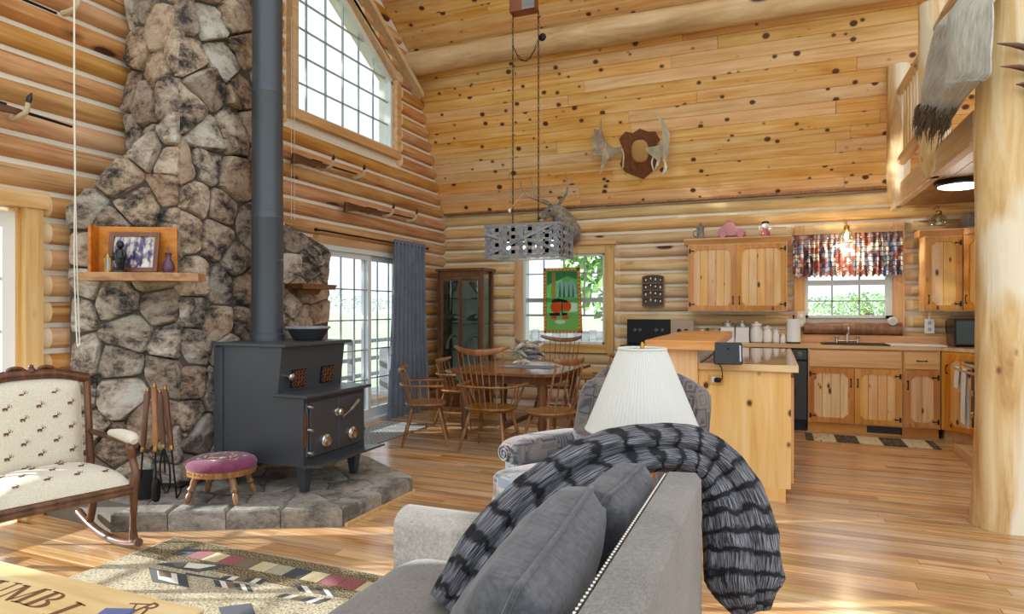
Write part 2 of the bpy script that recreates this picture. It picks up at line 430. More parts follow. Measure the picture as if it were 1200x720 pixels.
wl_piece(D2[1], 3.85, (0, 0), (roof_z(D2[1]), RIDGE[1]))
wl_piece(3.85, og[0], (0, 0), (RIDGE[1], roof_z(og[0])))
wl_piece(og[0], SD[0], (0, 0), (GZ0-.03,)*2); wl_piece(SD[0], og[1], (SD[2],)*2, (GZ0-.03,)*2)
wl_piece(og[1], SD[1], (SD[2],)*2, (roof_z(og[1]), roof_z(SD[1])))
wl_piece(SD[1], BRK[0], (0, 0), (roof_z(SD[1]), BRK[1])); wl_piece(BRK[0], 8.95, (0, 0), (BRK[1], 2.5))
wl_piece(og[0], og[1], (GZT+.05, GZ1+.05), (roof_z(og[0]), roof_z(og[1])))
def log(parent, axis, base, sgn, a0, a1, zc, mat, h=LH, cut=(0, 0), bulge=.075):
    if a1-a0 < .06: return
    m = MB(); K = 10; hh = (h-.032)/2; n = max(2, int((a1-a0)/.55)+1); sd = U(0, 99)
    st = [a0+(a1-a0)*i/n for i in range(n+1)]; sc = [1.0]*len(st)
    if cut[0]: st = [a0, min(a0+.09, (a0+a1)/2)]+[s for s in st[1:] if s > a0+.12]; sc = [.3, 1]+[1]*(len(st)-2)
    if cut[1]: st = [s for s in st[:-1] if s < a1-.12]+[max(a1-.09, (a0+a1)/2+.001), a1]; sc = sc[:len(st)-2]+[1]*max(0, len(st)-2-len(sc))+[1, .3]
    vs = []
    for s, q in zip(st, sc):
        wob = 1+.10*noise.noise(V((s*1.3, sd, 0))); dz = .006*noise.noise(V((s*.9, sd+9, 3)))
        for k in range(K+1):
            t = -pi/2+pi*k/K
            nn = bulge*(max(cos(t), 0)**.72)*wob*q - .02; z = zc+dz+hh*sin(t)
            p = base+sgn*nn
            vs.append((p, s, z) if axis == 'y' else (s, p, z))
    fs = [(i*(K+1)+k, (i+1)*(K+1)+k, (i+1)*(K+1)+k+1, i*(K+1)+k+1) for i in range(len(st)-1) for k in range(K)]
    fs += [tuple(range(K+1)), tuple((len(st)-1)*(K+1)+k for k in range(K+1))]
    bv, ff = m._add(vs, fs)
    if cut[0]:
        for k in range(K): ff[k].material_index = 1
        ff[-2].material_index = 1
    if cut[1]:
        for k in range(K): ff[(len(st)-2)*K+k].material_index = 1
    me = m.mesh('log', mat, 50); me.materials.append(M['log_end']); put('log', me, parent)
def seg_cut(a0, a1, holes):
    out = [(a0, a1, 0, 0)]
    for h0, h1 in holes:
        new = []
        for s0, s1, c0, c1 in out:
            if h1 <= s0 or h0 >= s1: new.append((s0, s1, c0, c1)); continue
            if h0 > s0: new.append((s0, h0, c0, 1))
            if h1 < s1: new.append((h1, s1, 1, c1))
        out = new
    return out
k0 = -14
for k in range(-14, 27):
    zb = 2.60+LH*k; zc = zb+LH/2
    if zc+LH/2 < .02: continue
    y1 = 8.74
    if zc > 2.8:
        z = zc+LH*.35
        y1 = min(y1, BRK[0]+(BRK[1]-z)/(BRK[1]-EAVE[1])*(EAVE[0]-BRK[0]) if z < BRK[1] else BRK[0]-(z-BRK[1])/SLP)
    y0 = 1.0
    holes = []
    if zc < D2[2]+.10: holes.append((D2[0]-CAS, D2[1]+CAS-.005))
    if zc-LH*.3 < SD[2]+.05: holes.append((SD[0]-.09, SD[1]+.09))
    if GZ0-.16 < zc < GZT+.25:
        ytop = min(GY1, GY1-(zc-.12-GZ1)/SLP) if zc-.12 > GZ1 else GY1
        if ytop > GY0-.1: holes.append((GY0-.14, ytop+.14))
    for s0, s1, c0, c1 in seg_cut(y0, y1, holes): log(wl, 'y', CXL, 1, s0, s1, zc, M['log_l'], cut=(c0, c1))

# ---- back wall
wb_ = struct('wall_back', label='pale log eave wall of the kitchen and dining end')
q0, q1 = pY(613, 300, YB), pY(709, 404, YB); DW = (q0.x, q1.x, q1.z, q0.z)            # dining window x0,x1,z0,z1
q0, q1 = pY(943, 300, YB), pY(1046, 373, YB); KW = (q0.x, q1.x, q1.z, q1.z+1.02)      # kitchen window
def wb_piece(x0, x1, z0, z1): MB().b2((x0, CYB, z0), (x1, CYB+.2, z1)).build('wall_body', M['chink'], wb_, 0)
wb_piece(CXL-.2, DW[0], 0, 2.95); wb_piece(DW[0], DW[1], 0, DW[2]); wb_piece(DW[0], DW[1], DW[3], 2.95)
wb_piece(DW[1], KW[0], 0, 2.95); wb_piece(KW[0], KW[1], 0, KW[2]); wb_piece(KW[0], KW[1], KW[3], 2.95); wb_piece(KW[1], 3.2, 0, 2.95)
for k in range(-14, 1):
    zc = 2.66+LH*(k+.5)
    if zc < .05: continue
    holes = []
    if DW[2]-.14 < zc < DW[3]+.10: holes.append((DW[0]-.12, DW[1]+.12))
    if KW[2]-.16 < zc < KW[3]+.10: holes.append((KW[0]-.12, KW[1]+.12))
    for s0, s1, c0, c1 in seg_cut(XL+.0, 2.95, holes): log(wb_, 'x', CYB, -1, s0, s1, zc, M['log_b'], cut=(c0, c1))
t1 = MB().b2((XL, EAVE[0]-.03, 2.845), (2.95, EAVE[0]+.08, 2.875), .004).build('trim_1', M['oak'], smooth=0); tag(t1, 'dark strip where the plank slope meets the back wall logs', kind='structure')
# right kitchen wall
wr = struct('wall_right', label='log wall at the right end of the kitchen')
MB().b2((2.98, 5.2, 0), (3.18, YB+.2, 2.95)).build('wall_body', M['chink'], wr, 0)
for k in range(-14, 1):
    zc = 2.66+LH*(k+.5)
    if zc > .05: log(wr, 'y', 2.985, -1, 5.2, YB, zc, M['log_l'])

# ---- plank ceiling: steep slope, upper slope, and the plain far side
ce = struct('ceiling', label='knotty tongue and groove plank ceiling in two slopes')
dS = V((0, BRK[0]-EAVE[0], BRK[1]-EAVE[1])); LS = dS.length; dS.normalize(); nS = V((1,0,0)).cross(dS)
if nS.y > 0: nS = -nS
dU = V((0, -1, SLP)).normalized(); nU = V((0, -SLP, -1)).normalized()
def pl(base, d, nrm, w):
    yy = d; zz = nrm; xx = yy.cross(zz)
    def f(xc, i):
        Mx = Matrix((xx, yy, zz)).transposed().to_4x4(); Mx.translation = V((xc, base[0], base[1]))+d*(w*(i+.5)); return Mx
    return f
nw = 15; rows(ce, 'plank', nw, LS/nw, XL-.05, XR, pl(EAVE, dS, nS, LS/nw), M['plank'], 'plank_s', (2.2, 4.4), .02)
LU = hypot(BRK[0]-RIDGE[0], RIDGE[1]-BRK[1]); nu_ = 31
rows(ce, 'plank', nu_, LU/nu_, XL-.05, XR, pl(BRK, dU, nU, LU/nu_), M['plank'], 'plank_u', (2.4, 4.8), .02)
def slab(a, b, nrm, t=.12, off=.016):
    n = V((0, nrm[0], nrm[1])).normalized(); p = [V((0, *a)), V((0, *b))]; m = MB()
    vs = []
    for x in (XL-.3, XR):
        for q in p:
            for d in (off, off+t): vs.append(V((x, q.y, q.z))+n*d)
    m._add(vs, [(0,1,3,2),(4,6,7,5),(0,4,5,1),(2,3,7,6),(0,2,6,4),(1,5,7,3)]); return m.build('roof_slab', plain('roof_underlay', '#b98a55', .8), ce, 0)
slab(EAVE, BRK, (-nS.y, -nS.z)); slab(BRK, RIDGE, (SLP, 1)); 

# purlin log at the break of the slopes
n = 22; m = MB(); pts = []; rad = []
for i in range(n+1):
    x = XL-.02+(XR-XL)*i/n; pts.append((x, BRK[0]-.15+.012*noise.noise(V((x*.5, 1, 0))), BRK[1]-.13+.012*noise.noise(V((x*.45, 5, 0))))); rad.append(.158*(1+.07*noise.noise(V((x*.8, 3, 1)))))
m.tube(pts, rad, 18)
pu = m.build('log_purlin', M['peeled_x'], smooth=60); tag(pu, 'long peeled log purlin across the plank ceiling', 'beam')

# ---- openings -------------------------------------------------------------
def clip_poly(poly, a, b, c):          # keep a*x+b*y<=c
    out = []
    for i in range(len(poly)):
        p, q = poly[i-1], poly[i]; dp, dq = a*p[0]+b*p[1]-c, a*q[0]+b*q[1]-c
        if (dp <= 0) != (dq <= 0):
            t = dp/(dp-dq); out.append((p[0]+(q[0]-p[0])*t, p[1]+(q[1]-p[1])*t))
        if dq <= 0: out.append(q)
    return out
YZ = lambda x0: Matrix(((0,0,1,x0),(1,0,0,0),(0,1,0,0),(0,0,0,1)))      # poly (y,z) extruded along +x
XZ = lambda y0: Matrix(((1,0,0,0),(0,0,-1,y0),(0,1,0,0),(0,0,0,1)))     # poly (x,z) extruded along -y
def glaze(parent, T, cols, rws, mw=.018, poly=None, depth=.012, vin='muntin', gap=0):
    """panes and muntin bars for a grid of column and row lines, T maps (a,z) polygons"""
    for i in range(len(cols)-1):
        for j in range(len(rws)-1):
            p = [(cols[i], rws[j]), (cols[i+1], rws[j]), (cols[i+1], rws[j+1]), (cols[i], rws[j+1])]
            if poly: p = clip_poly(p, *poly)
            if len(p) >= 3: MB().prism(p, -.002, .002, T).build('pane', M['glass'], parent, 0)
    for c in cols[1:-1]:
        zt = rws[-1]
        if poly: zt = min(zt, (poly[2]-poly[0]*c)/poly[1])
        MB().prism([(c-mw/2, rws[0]), (c+mw/2, rws[0]), (c+mw/2, zt), (c-mw/2, zt)], -depth, depth, T).build('muntin', M[vin], parent, 0)
    for r in rws[1:-1]:
        a0, a1 = cols[0], cols[-1]
        if poly and poly[0]*a1+poly[1]*r > poly[2]: a1 = (poly[2]-poly[1]*r)/poly[0]
        MB().prism([(a0, r-mw/2), (a1, r-mw/2), (a1, r+mw/2), (a0, r+mw/2)], -depth, depth, T).build('muntin', M[vin], parent, 0)
def bars(parent, name, rects, T, d0, d1, mat, bev=0):
    for a0, a1, z0, z1 in rects: MB().prism([(a0, z0), (a1, z0), (a1, z1), (a0, z1)], d0, d1, T).build(name, mat, parent, 0)

# gable window: trapezoid
w1 = struct('window_1', label='large sloped-top gable window with white grid bars')
cols = [GY0]+[pX(p, 140, GX).y for p in (358.8, 381.2, 401.4, 420, 437)]+[GY1]
rws = [GZ0+.30*i for i in range(0, 6)]+[GZT]
rws = [r for r in rws if r < GZT-.02]+[GZT]
T = YZ(GX)
hp = (SLP, 1.0, GZ1+SLP*GY1)
glaze(w1, T, cols, rws, .016, hp)
def quad(parent, name, p, T, d0, d1, mat): MB().prism(p, d0, d1, T).build(name, mat, parent, 0)
f = .045
quad(w1, 'window_frame', [(GY0-f, GZ0-f), (GY1+f, GZ0-f), (GY1+f, GZ0), (GY0-f, GZ0)], T, -.04, .05, M['vinyl'])
quad(w1, 'window_frame', [(GY1, GZ0), (GY1+f, GZ0), (GY1+f, GZ1+f*.4), (GY1, GZ1)], T, -.04, .05, M['vinyl'])
quad(w1, 'window_frame', [(GY0-f, GZ0), (GY0, GZ0), (GY0, GZT), (GY0-f, GZT+f)], T, -.04, .05, M['vinyl'])
quad(w1, 'window_frame', [(GY0-f, GZT+f*SLP), (GY0-f, GZT+f*SLP+f), (GY1+f, GZ1-f*SLP+f), (GY1+f, GZ1-f*SLP)], T, -.04, .05, M['vinyl'])
c0, c1 = f, f+.10
quad(w1, 'casing', [(GY0-c1, GZ0-c1), (GY1+c1, GZ0-c1), (GY1+c1, GZ0-c0), (GY0-c1, GZ0-c0)], T, 0, .125, M['trim_y'])
quad(w1, 'casing', [(GY1+c0, GZ0-c0), (GY1+c1, GZ0-c0), (GY1+c1, GZ1+.02), (GY1+c0, GZ1+.04)], T, 0, .125, M['trim_y'])
quad(w1, 'casing', [(GY0-c1, GZ0-c0), (GY0-c0, GZ0-c0), (GY0-c0, GZT+.1), (GY0-c1, GZT+.15)], T, 0, .125, M['trim_y'])
quad(w1, 'casing', [(GY0-c1, GZT+.11), (GY0-c1, GZT+.22), (GY1+c1, GZ1+.09-.10), (GY1+c1, GZ1-.10+.20)], T, 0, .125, M['trim_y'])
# board batten above the sloping casing
quad(w1, 'casing', [(GY0, GZT+.34), (GY0, GZT+.42), (GY1+.62, GZ1-.62*SLP+.42), (GY1+.62, GZ1-.62*SLP+.34)], T, .06, .20, M['trim_y'])

# sliding patio door
d1 = struct('door_1', label='white sliding patio door with grid panes')
T = YZ(XL-.06); y0, y1, zt = SD; ym = (y0+y1)/2
bars(d1, 'door_frame', [(y0-.06, y0, 0, zt+.06), (y1, y1+.06, 0, zt+.06), (y0, y1, zt, zt+.06), (y0, y1, 0, .04)], T, -.06, .08, M['vinyl'])
for i, (a, b, dx) in enumerate(((y0, ym+.04, .025), (ym-.04, y1, -.03))):
    T2 = YZ(XL-.06+dx); sw = .065
    pn = put('door_panel', None, d1)
    bars(pn, 'stile', [(a, a+sw, .04, zt), (b-sw, b, .04, zt)], T2, -.02, .02, M['vinyl']); bars(pn, 'rail', [(a, b, zt-sw, zt), (a, b, .04, .16)], T2, -.018, .018, M['vinyl'])
    cs = [a+sw+(b-a-2*sw)*k/3 for k in range(4)]; rs = [.16+(zt-sw-.16)*k/5 for k in range(6)]
    glaze(pn, T2, cs, rs, .016, None, .008)
bars(d1, 'casing', [(y0-.15, y0-.06, 0, zt+.06), (y1+.06, y1+.15, 0, zt+.06), (y0-.15, y1+.15, zt+.06, zt+.15)], YZ(XL-.05), 0, .08, M['trim_y'])

# glazed door at far left
d2 = struct('door_2', label='glazed white patio door at the left edge')
y0, y1, zt = D2; T = YZ(XL-.06); sw = .09
bars(d2, 'stile', [(y0, y0+sw, .03, zt-.03), (y1-sw, y1, .03, zt-.03)], T, -.02, .02, M['white'])
bars(d2, 'rail', [(y0+sw, y1-sw, zt-.13, zt-.03), (y0+sw, y1-sw, .03, .22)], T, -.02, .02, M['white'])
glaze(d2, T, [y0+sw+(y1-y0-2*sw)*k/5 for k in range(6)], [.22+(zt-.35)*k/5 for k in range(6)], .018, None, .01)
bars(d2, 'casing', [(y0-CAS, y0, 0, zt), (y1+.01, y1+CAS, 0, zt)], T, -.02, .10, M['trim'])
bars(d2, 'casing', [(y0-CAS-.05, y1+CAS+.03, zt, zt+.11)], T, -.02, .12, M['trim_y'])
bars(d2, 'jamb', [(y1-.01, y1+.02, 0, zt)], T, -.06, .04, M['trim'])

# dining window
def casing_y(w, x0, x1, z0, z1, cw=.10, head=0, sill=True):
    T = XZ(YB+.0)
    bars(w, 'casing', [(x0-cw, x0, z0-cw, z1+cw), (x1, x1+cw, z0-cw, z1+cw)], T, -.05, .025, M['trim'])
    bars(w, 'casing', [(x0, x1, z1, z1+cw)], T, -.05, .025, M['trim_x'])
    if head: bars(w, 'head_board', [(x0-cw-.05, x1+cw+.05, z1+cw, z1+cw+.045)], T, -.05, .06, M['trim_x'])
    if sill: bars(w, 'casing', [(x0, x1, z0-cw, z0)], T, -.05, .025, M['trim_x'])
w2 = struct('window_2', label='white double-hung dining window with grid panes')
x0, x1, z0, z1 = DW; T = XZ(YB+.06)
zz = lambda y: pY(660, y, YB+.06).z; xx = lambda x: pY(x, 350, YB+.06).x
bars(w2, 'window_frame', [(x0, x0+.035, z0, z1), (x1-.035, x1, z0, z1), (x0, x1, z0, z0+.03), (x0, x1, z1-.03, z1)], T, -.03, .05, M['vinyl'])
cs = [x0+.035, xx(637.5), xx(661), xx(685), x1-.035]
glaze(w2, T, cs, [zz(352), zz(321), z1-.03], .018)
bars(w2, 'meeting_rail', [(x0+.03, x1-.03, zz(354.5), zz(349.5))], T, -.02, .035, M['muntin'])
glaze(w2, XZ(YB+.05), cs, [zz(369.5), zz(353)], .018); bars(w2, 'meeting_rail', [(x0+.03, x1-.03, zz(371), zz(368.5))], XZ(YB+.05), -.02, .02, M['muntin'])
MB().prism([(x0+.035, z0+.03), (x1-.035, z0+.03), (x1-.035, zz(370)), (x0+.035, zz(370))], -.002, .002, XZ(YB+.05)).build('pane', M['glass'], w2, 0)
casing_y(w2, x0, x1, z0, z1, .12, 1)
# kitchen window
w3 = struct('window_3', label='white kitchen window above the sink')
x0, x1, z0, z1 = KW; zz = lambda y: pY(995, y, YB+.06).z; xx = lambda x: pY(x, 350, YB+.06).x
bars(w3, 'window_frame', [(x0, x0+.04, z0, z1), (x1-.07, x1, z0, z1), (x0, x1, z0, z0+.03), (x0, x1, z1-.03, z1)], T, -.03, .05, M['vinyl'])
cs = [x0+.04, xx(975), xx(1007), x1-.07]
glaze(w3, T, cs, [z0+.03, zz(353), zz(334)], .016); bars(w3, 'meeting_rail', [(x0+.04, x1-.07, zz(334.5), zz(328.5))], T, -.02, .04, M['vinyl'])
glaze(w3, T, cs, [zz(330), (zz(330)+z1)/2, z1-.03], .016)
casing_y(w3, x0, x1, z0, z1, .12, 0, False)
m = MB(); a, b = pY(942, 385, YB-.08), pY(1058, 385, YB-.08)
m.tube([(a.x+(b.x-a.x)*i/8, YB-.06, a.z+.006*U(-1, 1)) for i in range(9)], [.075*(1+.08*U(-1,1)) for i in range(9)], 12)
m.build('sill_log', M['oak'], w3)

# ================================================================== OUTSIDE
gr = MB().b2((-150, -60, -.6), (150, 200, -.45)).build('ground', None, smooth=0)
t = NT('meadow'); g = t.noise(t.coord('P'), .6, 6, .7); t.inp(Base_Color=t.ramp(g, [(.3, '#9aa883'), (.55, '#bcc3a2'), (.75, '#d2d3ba')]), Roughness=.95); gr.data.materials.append(t.m)
tag(gr, 'pale green meadow outside the windows', kind='structure')
dk = thing('timber_deck', 'weathered plank deck outside the sliding patio door', 'deck')
for i in range(14): MB().b2((-4.98-.15*i, 2.0, -.12), (-4.98-.15*i-.142, 11.5, -.08)).build('deck_board', M['wick'], dk, 0)
for y in (4.5, 6.2, 7.9, 9.6, 11.3): MB().b2((-7.1, y-.05, -.6), (-7.0, y+.05, .85)).build('post', M['wick'], dk, 0)
for z in (.15, .45, .78): MB().b2((-7.09, 4.4, z), (-7.02, 11.4, z+.07)).build('rail', M['wick'], dk, 0)
MB().b2((-6.2, 9.2, -.08), (-5.6, 9.8, .75), .02).build('planter_box', M['wick'], dk, 0)
leafm = NT('leaves'); g = leafm.noise(leafm.jit(leafm.coord('P')), 2.2, 5, .7); leafm.inp(Base_Color=leafm.ramp(g, [(.3, '#5d8448'), (.55, '#8fb46b'), (.75, '#c3d99a')]), Roughness=.8)
def tree(x, y, h, w, label, seed, grp='trees in the yard', n=2200):
    r = random.Random(seed); t = thing('tree', label, 'tree', (x, y, -.45), 0, grp)
    MB().tube([(0,0,0), (.05,0,h*.3), (0,.05,h*.6)], [w*.07, w*.05, w*.03], 8).build('trunk', M['oak_dk'], t)
    m = MB()
    for i in range(n):
        a = r.uniform(0, 2*pi); q = r.uniform(-1, 1); s = r.random()**.4; rr = (1-q*q)**.5*s
        c = V((rr*cos(a)*w/2, rr*sin(a)*w/2, h*.62+q*s*h*.38)); d = r.uniform(.5, 1.2)*min(.16, w*.05)
        e = V((r.uniform(-1,1), r.uniform(-1,1), r.uniform(-1,1))).normalized(); f2 = e.orthogonal().normalized(); g2 = e.cross(f2)
        m._add([c+f2*d, c+g2*d*.6, c-f2*d, c-g2*d*.6], [(0,1,2,3)])
    m.build('foliage', leafm.m, t, 0)
tree(-3.4, 15.5, 6.0, 3.4, 'leafy green tree close behind the dining window', 1)
tree(-2.6, 26, 5.5, 4.5, 'leafy tree seen above the kitchen window valance', 2)
tree(7.2, 60, 3.2, 12.0, 'broad low bush far behind the kitchen window', 3)
for i in range(9): tree(-70+i*2, 40+i*9, 4.5+U(-1, 1.5), 9, 'hazy tree in the far line beyond the meadow, '+['leftmost', 'second from left', 'third from left', 'fourth from left', 'in the middle', 'fourth from right', 'third from right', 'second from right', 'rightmost'][i], 20+i, 'far tree line', 500)
tree(-10.6, 5.4, 9.5, 6.0, 'tall unseen tree added left of the house to shade the patio door', 77, n=5200)  # added outside the view, keeps direct sun off the sliding patio door
fe = thing('board_fence', 'pale board fence outside the dining window', 'fence', (0, 0, 0))
for i in range(40): MB().b2((-5+i*.16, 13.0, -.5), (-5+i*.16+.15, 13.03, .95+.02*(i % 2))).build('board', M['wick'], fe, 0)
for z in (.0, .7): MB().b2((-5, 13.03, z), (1.4, 13.08, z+.09)).build('rail', M['wick'], fe, 0)

# ================================================================== STONE CHIMNEY
def cells(poly, pts):
    out = []
    for i, p in enumerate(pts):
        c = poly
        for j, q in enumerate(pts):
            if i == j or abs(p[0]-q[0])+abs(p[1]-q[1]) > 1.6: continue
            a, b = q[0]-p[0], q[1]-p[1]; c = clip_poly(c, a, b, (q[0]**2-p[0]**2+q[1]**2-p[1]**2)/2)
            if len(c) < 3: break
        if len(c) >= 3: out.append(c)
    return out
def inside(poly, x, y):
    r = False
    for i in range(len(poly)):
        (x1, y1), (x2, y2) = poly[i-1], poly[i]
        if (y1 > y) != (y2 > y) and x < (x2-x1)*(y-y1)/(y2-y1)+x1: r = not r
    return r
def scatter(poly, d, rng, ax=1.0):
    xs = [p[0] for p in poly]; ys = [p[1] for p in poly]; pts = []
    for _ in range(4000):
        x, y = rng.uniform(min(xs), max(xs)), rng.uniform(min(ys), max(ys))
        if inside(poly, x, y):
            dd = d*rng.uniform(.75, 1.25)
            if all(hypot((x-a)/ax, y-b) > dd for a, b in pts): pts.append((x, y))
    return pts
def stone(parent, name, poly, T, h, mat, gap=.005, rng=RND, rough=.35, N=18, tilt=.25):
    n = len(poly); cx = sum(p[0] for p in poly)/n; cy = sum(p[1] for p in poly)/n
    p = poly
    for _ in range(1):      # round the corners once
        q = []
        for i in range(len(p)):
            a, b = p[i], p[(i+1) % len(p)]
            q += [(a[0]*.9+b[0]*.1, a[1]*.9+b[1]*.1), (a[0]*.1+b[0]*.9, a[1]*.1+b[1]*.9)]
        p = q
    # resample by perimeter
    L = [hypot(p[(i+1) % len(p)][0]-p[i][0], p[(i+1) % len(p)][1]-p[i][1]) for i in range(len(p))]; tot = sum(L); pts = []; acc = 0; i = 0
    if tot < .12: return
    for k in range(N):
        s = tot*k/N
        while acc+L[i] < s: acc += L[i]; i += 1
        t = (s-acc)/max(L[i], 1e-6); a, b = p[i], p[(i+1) % len(p)]; pts.append((a[0]+(b[0]-a[0])*t-cx, a[1]+(b[1]-a[1])*t-cy))
    vs = []; sd = rng.uniform(0, 99); tx, ty = rng.uniform(-tilt, tilt), rng.uniform(-tilt, tilt)
    for sc, z in ((1, -.03), (1, h*.35), (.92, h*.85), (.64, h), (.32, h*1.05)):
        for x, y in pts:
            d = hypot(x, y) or 1; k = max(.2, (d-gap)/d)*sc
            x2, y2 = x*k, y*k; nz = (noise.noise(V((x2*7, y2*7, sd)))*rough+noise.noise(V((x2*19, y2*19, sd+7)))*rough*.7)*h*(0 if z < 0 else 1)+ (tx*x2+ty*y2 if z > 0 else 0)
            vs.append((x2, y2, z+nz))
    vs.append((0, 0, h*1.05)); m = MB()
    fs = [(l*N+i, l*N+(i+1) % N, (l+1)*N+(i+1) % N, (l+1)*N+i) for l in range(4) for i in range(N)]+[(4*N+i, 4*N+(i+1) % N, 5*N) for i in range(N)]
    m._add(vs, fs); me = m.mesh(name, mat, 24)
    put(name, me, parent, M=T @ Matrix.Translation((cx, cy, 0)))
XF = -3.98; HH = .12
YA = pX(80, 300, -4.66).y; YU = pX(150, 60, -4.66).y; YC = pX(210, 300, XF).y; YD = YC+.93
ch = thing('stone_chimney', 'tall fieldstone chimney rising behind the wood stove', 'chimney')
WX = XL+.03
m = MB(); m.prism([(WX, YU), (XF, YC), (XF, YD), (WX, YD+.02)], HH+.012, 6.6); m.build('mortar_core', M['mortar'], ch, 0)
m = MB(); vs = [(WX, YA, HH+.012), (XF-.002, YC+.001, HH+.012), (WX, YU, HH+.012), (WX, YA, 2.12), (XF-.002, YC+.001, 2.75), (WX, YU, 2.62)]
m._add(vs, [(0,1,2), (3,5,4), (0,3,4,1), (1,4,5,2), (0,2,5,3)]); m.build('mortar_core', M['mortar'], ch, 0)
rg = random.Random(5)
A3, B3 = V((WX, YA, 0)), V((XF, YC, 0)); L = (B3-A3).length
T = frame(A3, B3-A3, (B3-A3).cross(V((0,0,1))))
dom = [(0, .16), (L+.02, .16), (L+.02, 2.85), (L*.6, 2.62), (0, 2.12)]
for c in cells(dom, scatter(dom, .25, rg, 1.15)): stone(ch, 'stone', c, T, rg.uniform(.035, .075), M['stone'], rng=rg)
A4 = V((WX, YU, 0)); L2 = (B3-A4).length; T = frame(A4, B3-A4, (B3-A4).cross(V((0,0,1))))
dom = [(0, 2.45), (L2+.02, 2.65), (L2+.02, 6.2), (0, 6.2)]
for c in cells(dom, scatter(dom, .27, rg, 1.0)): stone(ch, 'stone', c, T, rg.uniform(.03, .065), M['stone'], rng=rg)
T = frame((XF, YC, 0), (0,1,0), (1,0,0)); dom = [(-.02, .16), (YD-YC, .16), (YD-YC, 6.2), (-.02, 6.2)]
for c in cells(dom, scatter(dom, .26, rg, 1.1)): stone(ch, 'stone', c, T, rg.uniform(.035, .075), M['stone'], rng=rg)
YE = SD[0]-.17
m = MB(); m._add([(x, y, z) for x in (WX, -4.5) for y, z in ((YD-.02, HH+.012), (YE, HH+.012), (YE, 2.08), (YD-.02, 2.5))], [(0,1,2,3), (4,7,6,5), (0,4,5,1), (1,5,6,2), (2,6,7,3), (3,7,4,0)]); m.build('mortar_core', M['mortar'], ch, 0)
T = frame((-4.5, YD, 0), (0,1,0), (1,0,0)); w = YE-YD; dom = [(0, .16), (w, .16), (w, 2.06), (0, 2.48)]
for c in cells(dom, scatter(dom, .25, rg, 1.1)): stone(ch, 'stone', c, T, rg.uniform(.03, .055), M['stone'], rng=rg)

# ---- raised hearth
HH = .12
he = thing('stone_hearth', 'low grey stone hearth platform under the wood stove', 'hearth')
hp_ = [pZ(155, 623, 0), pZ(402, 617, 0), pZ(482, 578, 0)]
P1, P2, P3 = [V((p.x, p.y)) for p in hp_]
e0 = (P1-P2).normalized(); P0 = P2+e0*((P2.x+3.90)/abs(e0.x)); P4 = V((WX+.2, P3.y+.62*(P3.x-WX-.2)))
PL = [P0, P2, P3, P4]; base = [(p.x, p.y) for p in PL]+[(WX+.02, P4.y), (WX+.02, P0.y+.06)]
MB().prism(base, 0, HH-.012).build('mortar_bed', M['grout'], he, 0)
dom = base
# edge blocks
def inset_pt(p, q, d):
    t = (q-p).normalized(); nrm = V((-t.y, t.x)); return nrm*d
ED = .16
for a, b in ((P0, P2), (P2, P3), (P3, P4)):
    Ln = (b-a).length; k = max(2, round(Ln/.33)); t = (b-a)/Ln; nr = V((-t.y, t.x)); s = 0
    cuts = [Ln*(i+(U(-.15, .15) if 0 < i < k else 0))/k for i in range(k+1)]
    for i in range(k):
        s0, s1 = cuts[i]+.004, cuts[i+1]-.004
        p = [a+t*s0-nr*.012, a+t*s1-nr*.012, a+t*(s1-(.07 if i == k-1 else 0))+nr*ED, a+t*(s0+(.07 if i == 0 else 0))+nr*ED]
        MB().prism([(q.x, q.y) for q in p], 0.0, HH+U(-.004, .006), None, .02).build('edge_block', M['flag'], he, 40)
cen = sum((V(p) for p in base), V((0, 0)))/len(base)
inn = [tuple(cen+(V(p)-cen)*.86) for p in base]; inn[-1] = (base[-1][0], inn[-1][1]); inn[-2] = (base[-2][0], inn[-2][1])
for c in cells(inn, scatter(inn, .26, rg, 1.0)): stone(he, 'flagstone', c, Matrix.Translation((0, 0, HH-.012)), .014, M['flag'], gap=.008, rng=rg, rough=.15, tilt=.008)
m = MB(); 
for a, b in ((P2, P3), (P3, P4)):
    t = (b-a).normalized(); nr = V((t.y, -t.x))
    m.prism([tuple(a+nr*.014), tuple(b+nr*.014), tuple(b+nr*.034), tuple(a+nr*.034)], 0, .022)
t2 = m.build('trim_2', M['trim_x'], smooth=0); tag(t2, 'thin pale wood strip along the hearth edge', kind='structure')
# ================================================================== HELPERS FOR THINGS IN WORLD MEASURE
def rel(m, par):
    """builder verts given in world measure -> local to a thing (and its rotation)"""
    I = (Matrix.Translation(par.location) @ par.rotation_euler.to_matrix().to_4x4()).inverted()
    return m.shift(lambda c: I @ c)
def text_mesh(txt, size, ext=.0012):
    cu = bpy.data.curves.new('t', 'FONT'); cu.body = txt; cu.size = size; cu.extrude = ext; cu.align_x = 'CENTER'; cu.align_y = 'CENTER'
    o = bpy.data.objects.new('t', cu); COL.objects.link(o); bpy.context.view_layer.update()
    me = bpy.data.meshes.new_from_object(o.evaluated_get(bpy.context.evaluated_depsgraph_get())); bpy.data.objects.remove(o); return me

